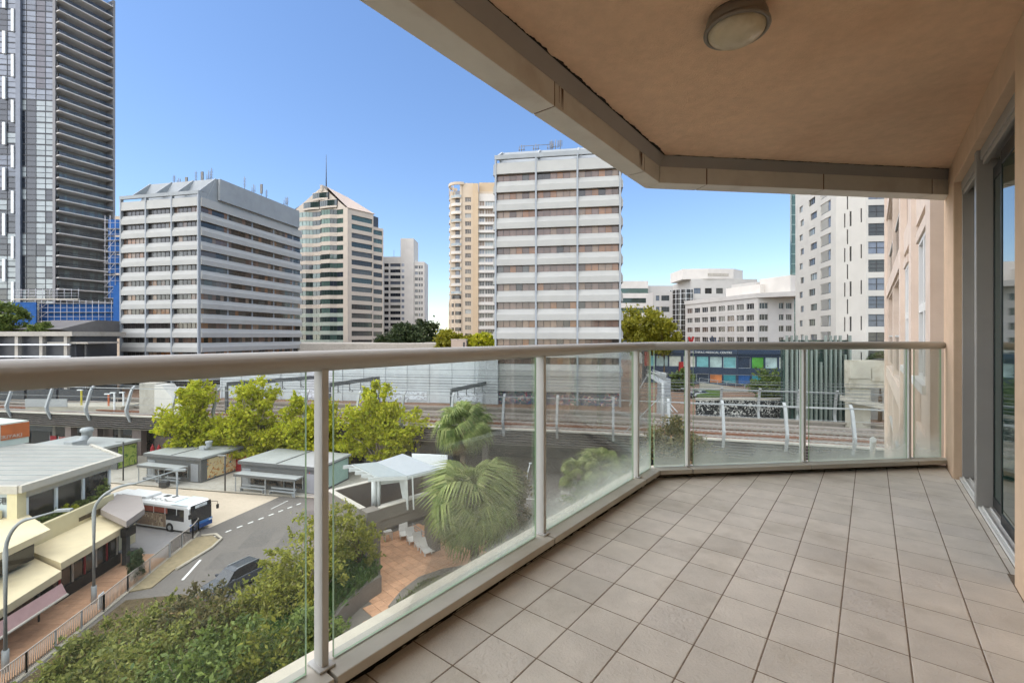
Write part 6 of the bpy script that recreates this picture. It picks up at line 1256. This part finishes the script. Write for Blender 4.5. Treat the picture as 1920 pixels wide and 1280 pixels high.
# station yard pieces on the viaduct at left
tw_ = thing('stair_enclosure', 'pale wedge shaped concrete stair enclosure on the viaduct', 'building', (*pat(s_at(245), 4)[0], 6.4)); o = Vector(tw_.location)
m = MB(); m.add([(0, 0, 0), (6.2, -.6, 0), (2.4, -.2, 3.9), (1.2, 0, 5.2), (0, 0, 5.2), (0, 3, 0), (6.2, 2.4, 0), (2.4, 2.8, 3.9), (1.2, 3, 5.2), (0, 3, 5.2)], [(0, 1, 2, 3, 4), (9, 8, 7, 6, 5), (1, 6, 7, 2), (2, 7, 8, 3), (3, 8, 9, 4), (4, 9, 5, 0)]); m.build('shell', M_w1, tw_); MB().box(-3, -.05, .5, 3, 0, 5.4).build('tower', M_conc, tw_)
for k, (x, d, h, c) in enumerate(((78, 6, 3.6, 'yellow'), (133, 6, 3.0, 'orange'), (158, 5, 3.4, 'white'), (150, 7, 3.2, 'white'), (232, 9, 3.2, 'white'))):
    p, _ = pat(s_at(x), d); t = thing('platform_lamp', ['yellow platform post on the station deck', 'orange platform post on the station deck', 'white platform lamp nearest the viaduct edge', 'white platform lamp behind the cranked posts', 'white platform lamp beside the stair enclosure'][k], 'lamp', (p.x, p.y, 6.45), 0, 'platform lamps on the station deck'); mm_ = {'yellow': mat('signal_yellow', L((196, 180, 60)), .5, .05), 'orange': mat('signal_orange', L((190, 100, 60)), .5, .05), 'white': M_white}[c]
    MB().box(-.1, .1, -.1, .1, 0, h).build('post', mm_, t); MB().box(-.7, .2, -.15, .15, h + .001, h + .18).build('head', M_white, t)
p, _ = pat(s_at(40), 3); t = thing('platform_end', 'concrete platform end with pale balustrade on the viaduct', 'platform', (p.x, p.y, 6.4)); MB().box(-3, 14, 0, 5, 0, 1.0).build('slab', M_stc, t); MB().box(-3, 4.5, -.1, 0, 1.0, 2.4).build('balustrade', M_vpost, t)
p, _ = pat(s_at(210), 7); t = thing('signal_cabinet', 'grey trackside cabinet among the station deck poles', 'cabinet', (p.x, p.y, 6.4)); MB().box(-1, 1, 0, 1.2, 0, 2.2).build('box', M_lamp, t); MB().box(-1.1, 1.1, -.1, 1.3, 2.201, 2.3).build('lid', M_conc, t)
# ================================================================ trees and plants
nr = np.random.default_rng(21)
M_bark = mat('bark', L((112, 98, 82)), .9, .25, 5, .6, 30, .1); M_bark2 = mat('pale_bark', L((140, 128, 112)), .9, .25, 5, .5, 30, .1)
LF_plane = leafmat('plane_leaf', (.30, .36, .02), (.58, .55, .035), .5, (.6, .54, .07)); LF_shrub = leafmat('shrub_leaf', (.07, .095, .022), (.33, .33, .08), .4, (.24, .17, .07)); LF_gum = leafmat('yellow_shrub_leaf', (.16, .19, .035), (.42, .40, .07), .45, (.36, .32, .14))
LF_dark = leafmat('dark_leaf', (.025, .045, .018), (.075, .10, .035), .25); LF_round = leafmat('olive_leaf', (.19, .20, .02), (.36, .33, .03), .45); LF_mid = leafmat('mid_leaf', (.055, .095, .022), (.22, .27, .06), .35)
LF_rust = leafmat('rust_leaf', (.06, .07, .03), (.22, .18, .07), .3, (.28, .16, .08)); LF_grass = leafmat('grass_blade', (.04, .10, .02), (.13, .21, .05), .3); LF_palm = leafmat('palm_blade', (.13, .19, .045), (.34, .38, .12), .4, (.46, .44, .22)); LF_dead = leafmat('dead_palm', (.20, .14, .07), (.36, .27, .15), .2)
def leafset(P, ax, ln, wd):
    N = len(P); r_ = nr.normal(size=(N, 3)); b = np.cross(ax, r_); b /= np.linalg.norm(b, axis=1, keepdims=True) + 1e-9
    s = np.clip(nr.lognormal(-.05, .38, (N, 1)), .35, 2.0); a = ax * ln * s * .5; b = b * wd * s * .5
    V = np.stack([P - a, P + b - a * .1, P + a, P - b - a * .1], 1).reshape(-1, 3); return V, np.arange(4 * N).reshape(N, 4)
def blob(ells, n, clump, ln, wd, shell=.55, droop=0.0):
    tot = sum(e[3] * e[4] * e[5] for e in ells); Ps = []; Ds = []; C = []
    for ex, ey, ez, rx, ry, rz in ells:
        k = max(6, int(clump * rx * ry * rz / tot)); m = max(20, int(n * rx * ry * rz / tot))
        d = nr.normal(size=(k, 3)); d /= np.linalg.norm(d, axis=1, keepdims=True); rad = shell + (1 - shell) * nr.random((k, 1)) ** .7
        c = d * rad * nr.uniform(.86, 1.06, (k, 1)); sig = nr.uniform(.06, .21, (k, 1)); i = nr.integers(0, k, m)
        q = c[i] + nr.normal(size=(m, 3)) * sig[i] * (1, 1, .75); P = np.array((ex, ey, ez)) + q * (rx, ry, rz); C.append(np.array((ex, ey, ez)) + c * (rx, ry, rz))
        a = nr.normal(size=(m, 3)) + d[i] * .5 - np.array((0, 0, droop)); Ps.append(P); Ds.append(a / np.linalg.norm(a, axis=1, keepdims=True))
    V, Q = leafset(np.concatenate(Ps), np.concatenate(Ds), ln, wd); return V, Q, np.concatenate(C)
def tree(name, label, base, ells, n, clump, ln, wd, lm, tr=.16, bark=None, cat='tree', group=None, shell=.55, limbs=10, droop=0.0, shoots=0, shoot_len=1.0):
    b = Vector(base); t = thing(name, label, cat, b, 0, group); E = [(e[0] - b.x, e[1] - b.y, e[2] - b.z, e[3], e[4], e[5]) for e in ells]
    V, Q, C = blob(E, n, clump, ln, wd, shell, droop); m = MB()
    if shoots:                               # young shoots that break the outline
        cen = np.mean(np.array([e[:3] for e in E]), 0); PP = []; AA = []
        for k in range(shoots):
            c = C[nr.integers(len(C))]; d = (c - cen) / (np.linalg.norm(c - cen) + 1e-6) + nr.normal(size=3) * .35 + (0, 0, .55); d /= np.linalg.norm(d); le = nr.uniform(.5, 1.0) * shoot_len; nl = int(10 + le * 14)
            tt = nr.uniform(.15, 1, (nl, 1)); q = c + d * le * (tt + .25) + nr.normal(size=(nl, 3)) * .05 * shoot_len; a = d * .8 + nr.normal(size=(nl, 3)) * .6; PP.append(q); AA.append(a / np.linalg.norm(a, axis=1, keepdims=True)); m.tube([c, c + d * le * 1.2], [.018 * shoot_len, .005], 4)
        V2, Q2 = leafset(np.concatenate(PP), np.concatenate(AA), ln, wd); Q = np.concatenate([Q, Q2 + len(V)]); V = np.concatenate([V, V2])
    npmesh('crown', V, Q, lm, t)
    cz = np.mean([e[2] for e in E]); cx = np.mean([e[0] for e in E]); cy_ = np.mean([e[1] for e in E]); fork = Vector((cx * .5, cy_ * .5, max(.3, min(e[2] - e[5] for e in E) * .9 + .2)))
    m.tube([(0, 0, -.05), (fork.x * .6 + .05, fork.y * .6, fork.z * .55), fork], [tr, tr * .85, tr * .7], 8)
    for k in range(limbs):
        c = Vector(C[int(k * len(C) / limbs)]); mid_ = fork.lerp(c, .5) + Vector((nr.normal() * .1, nr.normal() * .1, .15 * (c - fork).length)); m.tube([fork, mid_, c], [tr * .55, tr * .35, tr * .12], 6)
    m.build('trunk', bark or M_bark, t); return t
def E_(px, py, Y, rx, rz, ry=None): p = at(px, py, Y); return (p.x, p.y, p.z, rx, ry or rx, rz)
# plane trees before the viaduct
for k, (lab, bx, Y, es) in enumerate((
    ('yellow green plane tree behind the left kiosk', (362, 0), 69.2, [(365, 745, 2.6, 3.0), (345, 800, 3.6, 3.2), (395, 815, 3.2, 2.8)]),
    ('tall yellow green plane tree behind the right kiosk', (470, 0), 68.3, [(478, 745, 2.8, 3.0), (450, 800, 4.0, 3.0), (510, 805, 3.4, 3.2), (455, 835, 3.6, 2.0)]),
    ('yellow green plane tree crossing behind the first balcony post', (585, 0), 67.4, [(570, 790, 2.6, 3.6), (606, 800, 2.6, 3.8), (580, 835, 3.6, 2.4)]),
    ('broad yellow green plane tree left of the palms', (715, 0), 66.0, [(708, 755, 2.5, 3.2), (690, 800, 4.2, 3.2), (750, 795, 4.2, 3.2), (720, 835, 5.0, 2.2), (660, 840, 2.6, 2.2)]))):
    x = (bx[0] - 960) / F * Y
    tree('plane_tree', lab, (x, Y, .1), [E_(a, b, Y, r_, h_, min(r_, 2.6)) for a, b, r_, h_ in es], 19000, 130, .36, .28, LF_plane, .22, M_bark2, 'tree', 'plane trees along the viaduct', .4, 16, 0, 70, 1.5)
# trees of the sloping garden bed in the foreground
bed = sheet('garden_bed', [(-27.6, 10), (-28.4, 27), (-29.2, 34.5), (-25.5, 35.3), (-21, 33.5), (-14, 34), (-9.6, 28), (-9.6, 10)], .06, M_soil, .1)
FGT = (('dense green shrub at the bottom left corner by the picket fence', 150, 1292, 20, 2.0, LF_shrub), ('dense green shrub below the small fence notice', 262, 1210, 24, 2.0, LF_shrub), ('brownish green shrub in front of the road edge', 352, 1198, 23, 2.3, LF_rust), ('dense green shrub below the charcoal car', 436, 1194, 24, 2.2, LF_shrub), ('shaded green shrub at the bottom edge left of centre', 265, 1300, 18, 2.2, LF_shrub), ('green shrub at the bottom edge below the brownish one', 400, 1300, 17, 2.3, LF_mid), ('yellow green shrub tree right of the charcoal car', 516, 1132, 25, 1.8, LF_gum), ('yellow green shrub at the bottom edge beside the first post', 520, 1240, 19, 2.1, LF_gum), ('tall airy yellow green tree in front of the first post', 566, 1068, 25, 2.1, LF_gum), ('dark green shrub low behind the first post', 590, 1215, 19, 1.3, LF_mid))
for k, (lab, px_, py_, Y, r_, lm) in enumerate(FGT):
    p = at(px_, py_, Y); es = [(p.x, p.y, p.z, r_, r_, r_ * .95), (p.x + nr.uniform(-.6, .6), p.y + .5, p.z + r_ * .45, r_ * .7, r_ * .7, r_ * .6), (p.x - .4, p.y - .6, p.z - r_ * .8, r_ * 1.05, r_, r_)]
    if k == 8: es.append(E_(572, 985, 25.2, 1.1, 1.2)); es.append(E_(540, 1025, 25, .9, 1.0)); es.append(E_(622, 985, 26, 1.2, 1.2)); es.append(E_(618, 1050, 25.6, 1.4, 1.5))
    tree('shrub_tree', lab, (p.x, p.y, .05), es, 14000 if lm not in (LF_gum,) else 9500, 120, .19, .085, lm, .09, M_bark2, 'shrub', 'trees and shrubs of the foreground garden', .5, 18, 0, 60, .55)
V, Q, _ = blob([(-24 + 3.2 * i + nr.uniform(-1, 1), 14 + 4.2 * j + nr.uniform(-1, 1), .6, 2.4, 2.4, 1.1) for i in range(5) for j in range(5)], 22000, 300, .2, .1); tag(npmesh('ground_cover', V, Q, LF_mid), 'low leafy ground cover beneath the foreground shrubs', 'plants', kind='stuff')
p = at(664, 1000, 28.5); tree('planter_tree', 'sparse small tree growing in the grassy planter by the courtyard pillar', (at(686, 1072, 28.6).x, 28.6, 5.3), [E_(640, 975, 28.5, 1.1, 1.0), E_(672, 1000, 28.5, 1.2, 1.1), E_(690, 1035, 28.5, .8, .9), E_(645, 1020, 28.3, 1.2, 1.2)], 8000, 90, .16, .07, LF_gum, .07, M_bark, 'tree', None, .35, 16, 0, 40, .6)
def grass(name, label, poly, z, n, h, lm):
    xs = [q_[0] for q_ in poly]; ys = [q_[1] for q_ in poly]; P = []
    while len(P) < n:
        x, y = nr.uniform(min(xs), max(xs)), nr.uniform(min(ys), max(ys)); c = False; j = len(poly) - 1
        for i in range(len(poly)):
            if (poly[i][1] > y) != (poly[j][1] > y) and x < (poly[j][0] - poly[i][0]) * (y - poly[i][1]) / (poly[j][1] - poly[i][1]) + poly[i][0]: c = not c
            j = i
        if c: P.append((x, y, z))
    P = np.array(P); a = nr.normal(size=(n, 3)) * (.45, .45, .12) + (0, 0, 1); hh = nr.uniform(.5, 1.2, (n, 1)) * h; sd_ = np.cross(a, nr.normal(size=(n, 3))); sd_ /= np.linalg.norm(sd_, axis=1, keepdims=True); sd_ *= .012
    V = np.stack([P - sd_, P + sd_, P + a * hh * .6 + sd_ * .8, P + a * hh * .6 - sd_ * .8], 1).reshape(-1, 3); V2 = np.stack([P + a * hh * .6 - sd_ * .8, P + a * hh * .6 + sd_ * .8, P + a * hh + nr.normal(size=(n, 3)) * .1 * h, P + a * hh * .98 + nr.normal(size=(n, 3)) * .1 * h], 1).reshape(-1, 3)
    return tag(npmesh(name, np.concatenate([V, V2]), np.arange(8 * n).reshape(-1, 4), lm), label, 'grass', kind='stuff')
grass('planter_grass', 'long green grass filling the curved planter', [(-12.4, 32.6), (-9.4, 29.6), (-8.15, 27.8), (-8.6, 26.8), (-9.3, 25), (-9.5, 22), (-11.5, 21.5), (-13.5, 27)], 5.3, 9000, .55, LF_grass)
grass('edge_grass', 'blue green grass in the low courtyard planter', [gr(735, 1152, 4.8), gr(760, 1122, 4.8), gr(790, 1098, 4.8), gr(832, 1083, 4.8), gr(870, 1080, 4.8), (1, 24), (-3, 21)], 4.77, 6000, .35, LF_mid)
# palms
def frond_mesh(lp, lb, droop, lm, seed):
    r_ = random.Random(seed); m = MB(); m.tube([(0, 0, 0), (lp * .5, 0, .05), (lp, 0, -.02)], [.035, .025, .015], 5); ns = 30
    for k in range(ns):
        ph = R(-128 + 256 * k / (ns - 1)); d = Vector((math.cos(ph), math.sin(ph), 0)); ln = lb * (.78 + .22 * math.cos(ph)) * r_.uniform(.88, 1.08); q = Vector((-d.y, d.x, 0)); last = None
        fold = .10 * (1 if k % 2 else -1)
        for t, w_ in ((0, .004), (.3, .040), (.6, .045), (.8, .022), (1.0, .005)):
            z = -droop * ln * (max(0, t - .45) ** 1.6) * 2.2 + .12 * t * (1 - t); c = Vector((lp, 0, 0)) + d * (ln * (t if t < .6 else .6 + (t - .6) * (1 - .55 * droop))) + Vector((0, 0, z)); w2 = w_ * lb; a, b = c + q * w2 + Vector((0, 0, fold * w2)), c - q * w2 - Vector((0, 0, fold * w2))
            if last: m.quad(last[0], a, b, last[1])
            last = (a, b)
    return m.mesh('frond', lm)
FR = [frond_mesh(1.25, 1.2, .6, LF_palm, 1), frond_mesh(1.35, 1.3, .95, LF_palm, 2), frond_mesh(1.1, 1.3, 1.25, LF_palm, 3), frond_mesh(.9, 1.0, .5, LF_palm, 4)]; FD = [frond_mesh(.9, 1.0, 1.3, LF_dead, 5), frond_mesh(1.0, .9, 1.35, LF_dead, 6)]
def palm(label, base, top, n, s, dead, seed):
    b = Vector(base); tp_ = Vector(top) - b; t = thing('fan_palm', label, 'palm', b, 0, 'fan palms by the courtyard'); r_ = random.Random(seed)
    m = MB(); n_ = 14
    for k in range(n_): z0, z1 = tp_.z * k / n_, tp_.z * (k + 1) / n_; m.tube([(tp_.x * k / n_, tp_.y * k / n_, z0), (tp_.x * (k + .9) / n_, tp_.y * (k + .9) / n_, z1 + .02)], [.23 * s, .19 * s], 9)
    m.build('trunk', M_bark, t)
    for k in range(n + dead):
        dd_ = k >= n; f = (k / n) if not dd_ else 1; el = R(82 - 118 * f ** .85) if not dd_ else R(r_.uniform(-78, -50)); az = k * 2.39996 + r_.uniform(-.2, .2)
        me = r_.choice(FD) if dd_ else (FR[3] if f < .12 else r_.choice(FR[:3])); sc_ = s * r_.uniform(.88, 1.12)
        o = inst('frond', me, t, M=Matrix.Translation(tp_ + Vector((0, 0, -.1 * f))) @ Matrix.Rotation(az, 4, 'Z') @ Matrix.Rotation(-el, 4, 'Y') @ Matrix.Rotation(r_.uniform(-.9, .9), 4, 'X') @ Matrix.Scale(sc_, 4))
    return t
palm('big fan palm in front with fronds hanging over the courtyard', (at(892, 960, 30).x, 30, 4.3), at(886, 940, 30), 64, 1.42, 6, 1)
palm('rear fan palm with brown hanging fronds beside the viaduct', (at(868, 790, 41).x, 41, 0), at(868, 800, 41), 34, 1.25, 16, 2)
palm('small fan palm behind the hazy lower glass right of the second post', (at(1118, 880, 44).x, 44, 0), at(1124, 872, 44), 22, .98, 3, 3)
palm('low fan palm left of the small one behind the hazy glass', (at(1085, 905, 42).x, 42, 0), at(1086, 888, 42), 20, .9, 2, 4)
tree('shrub_tree', 'dark reddish bush right of the big palm', (at(962, 960, 35).x, 35, 0), [E_(960, 925, 35, 1.5, 2.0), E_(975, 960, 34.5, 1.1, 1.8), E_(950, 985, 34, 1.6, 1.4)], 9000, 90, .2, .1, LF_rust, .1, None, 'shrub', 'bushes behind the balustrade glass', .5)
tree('shrub_tree', 'low green bush behind the hazy glass right of the second post', (at(1150, 940, 38).x, 38, 0), [E_(1140, 945, 38, 2.2, 1.8), E_(1095, 930, 40, 1.8, 1.6), E_(1185, 900, 40, 1.6, 2.4)], 9000, 90, .22, .11, LF_mid, .1, None, 'shrub', 'bushes behind the balustrade glass', .5)
tree('shrub_tree', 'dense green tree behind the corner of the glass balustrade', (at(1268, 830, 42).x, 42, 0), [E_(1265, 815, 42, 2.4, 2.4), E_(1275, 850, 41.5, 2.8, 2.6), E_(1240, 860, 42, 2.0, 2.6)], 12000, 110, .22, .11, LF_rust, .16, None, 'tree', None, .5)
tree('street_tree', 'small dark leafy street tree growing at the picket fence', (*gr(256, 1092), .1), [E_(256, 1045, 37, .62, .9), E_(252, 1070, 37, .7, .7)], 2600, 50, .16, .09, LF_dark, .05, None, 'tree', None, .3)
# background trees
BGT = (('round_tree', 'round olive green tree right of the middle office tower', 1205, 614, 135, 7.5, 6.5, LF_round, 12000, .8), ('round_tree', 'lower half of olive trees beside the curved glass office', 1245, 632, 132, 4.5, 4.6, LF_round, 6000, .8),
       ('dark_tree', 'dark spreading tree in front of the white apartment block', 760, 630, 175, 7.0, 5.0, LF_dark, 9000, .9), ('dark_tree', 'tall dark pine beside the white apartment block', 800, 630, 190, 5.5, 7.5, LF_dark, 7000, .9), ('dark_tree', 'low dark tree left in front of the cream tower base', 722, 640, 178, 3.8, 3.2, LF_dark, 4000, .9),
       ('green_tree', 'yellow green street tree left of the beige tower foot', 842, 640, 150, 4.2, 4.2, LF_round, 6000, .7), ('green_tree', 'yellow green street tree between beige tower and office', 905, 642, 140, 3.8, 3.2, LF_plane, 5000, .7), ('green_tree', 'yellow green street tree in front of the beige tower', 878, 645, 143, 3.0, 2.6, LF_round, 4000, .7),
       ('green_tree', 'leafy green tree at the left edge before the dark tower', 8, 598, 104, 4.4, 4.2, LF_mid, 7000, .5), ('green_tree', 'low clipped hedge tree beside the blue hoarding', 76, 616, 104, 2.4, 1.6, LF_mid, 3500, .4),
       ('green_tree', 'dark tree behind the medical podium roof', 1262, 660, 140, 4.0, 3.0, LF_dark, 4000, .7), ('green_tree', 'green tree in front of the medical podium windows', 1445, 722, 100, 4.0, 3.4, LF_mid, 6000, .5), ('green_tree', 'low green shrubs beside the far street', 1278, 712, 112, 3.0, 2.6, LF_mid, 4000, .5), ('green_tree', 'dark green tree at the foot of the white tower', 1650, 680, 72.6, 1.8, 1.8, LF_dark, 3000, .35))
for nm, lab, px_, py_, Y, rx, rz_, lm, n_, ls in BGT:
    c = at(px_, py_, Y); zb = 6.4 if c.z > 12 else 6.3; tree(nm, lab, (c.x, c.y, zb), [(c.x, c.y, c.z, rx, rx * .8, rz_), (c.x - rx * .4, c.y, c.z - rz_ * .4, rx * .7, rx * .6, rz_ * .7), (c.x + rx * .45, c.y, c.z - rz_ * .35, rx * .65, rx * .6, rz_ * .7)], n_, 90, ls, ls * .7, lm, .3, None, 'tree', None, .55, 8)
# terrace plants behind the cream parapet
for k in range(7):
    y = 36.2 + k * 1.15; tree('terrace_plant', ['leafy plant at the near end of the restaurant terrace', 'second leafy plant along the restaurant terrace', 'third leafy plant along the restaurant terrace', 'yellow leaved plant in the middle of the restaurant terrace', 'fifth leafy plant along the restaurant terrace', 'sixth leafy plant along the restaurant terrace', 'taller leafy plant at the far end of the restaurant terrace'][k], (-38.4 - k * .04, y, 4.2), [(-38.4 - k * .04, y, 4.9 + (.5 if k == 6 else 0), .5, .55, .5 + (.5 if k == 6 else 0))], 900, 30, .18, .09, LF_plane if k == 3 else LF_mid, .03, None, 'plant', 'plants on the restaurant terrace', .3, 4)
MB().box(-39.4, -37.6, 35.6, 44.8, 3.9, 4.25).build('terrace_soil', M_soil, None).__setitem__('kind', 'structure')
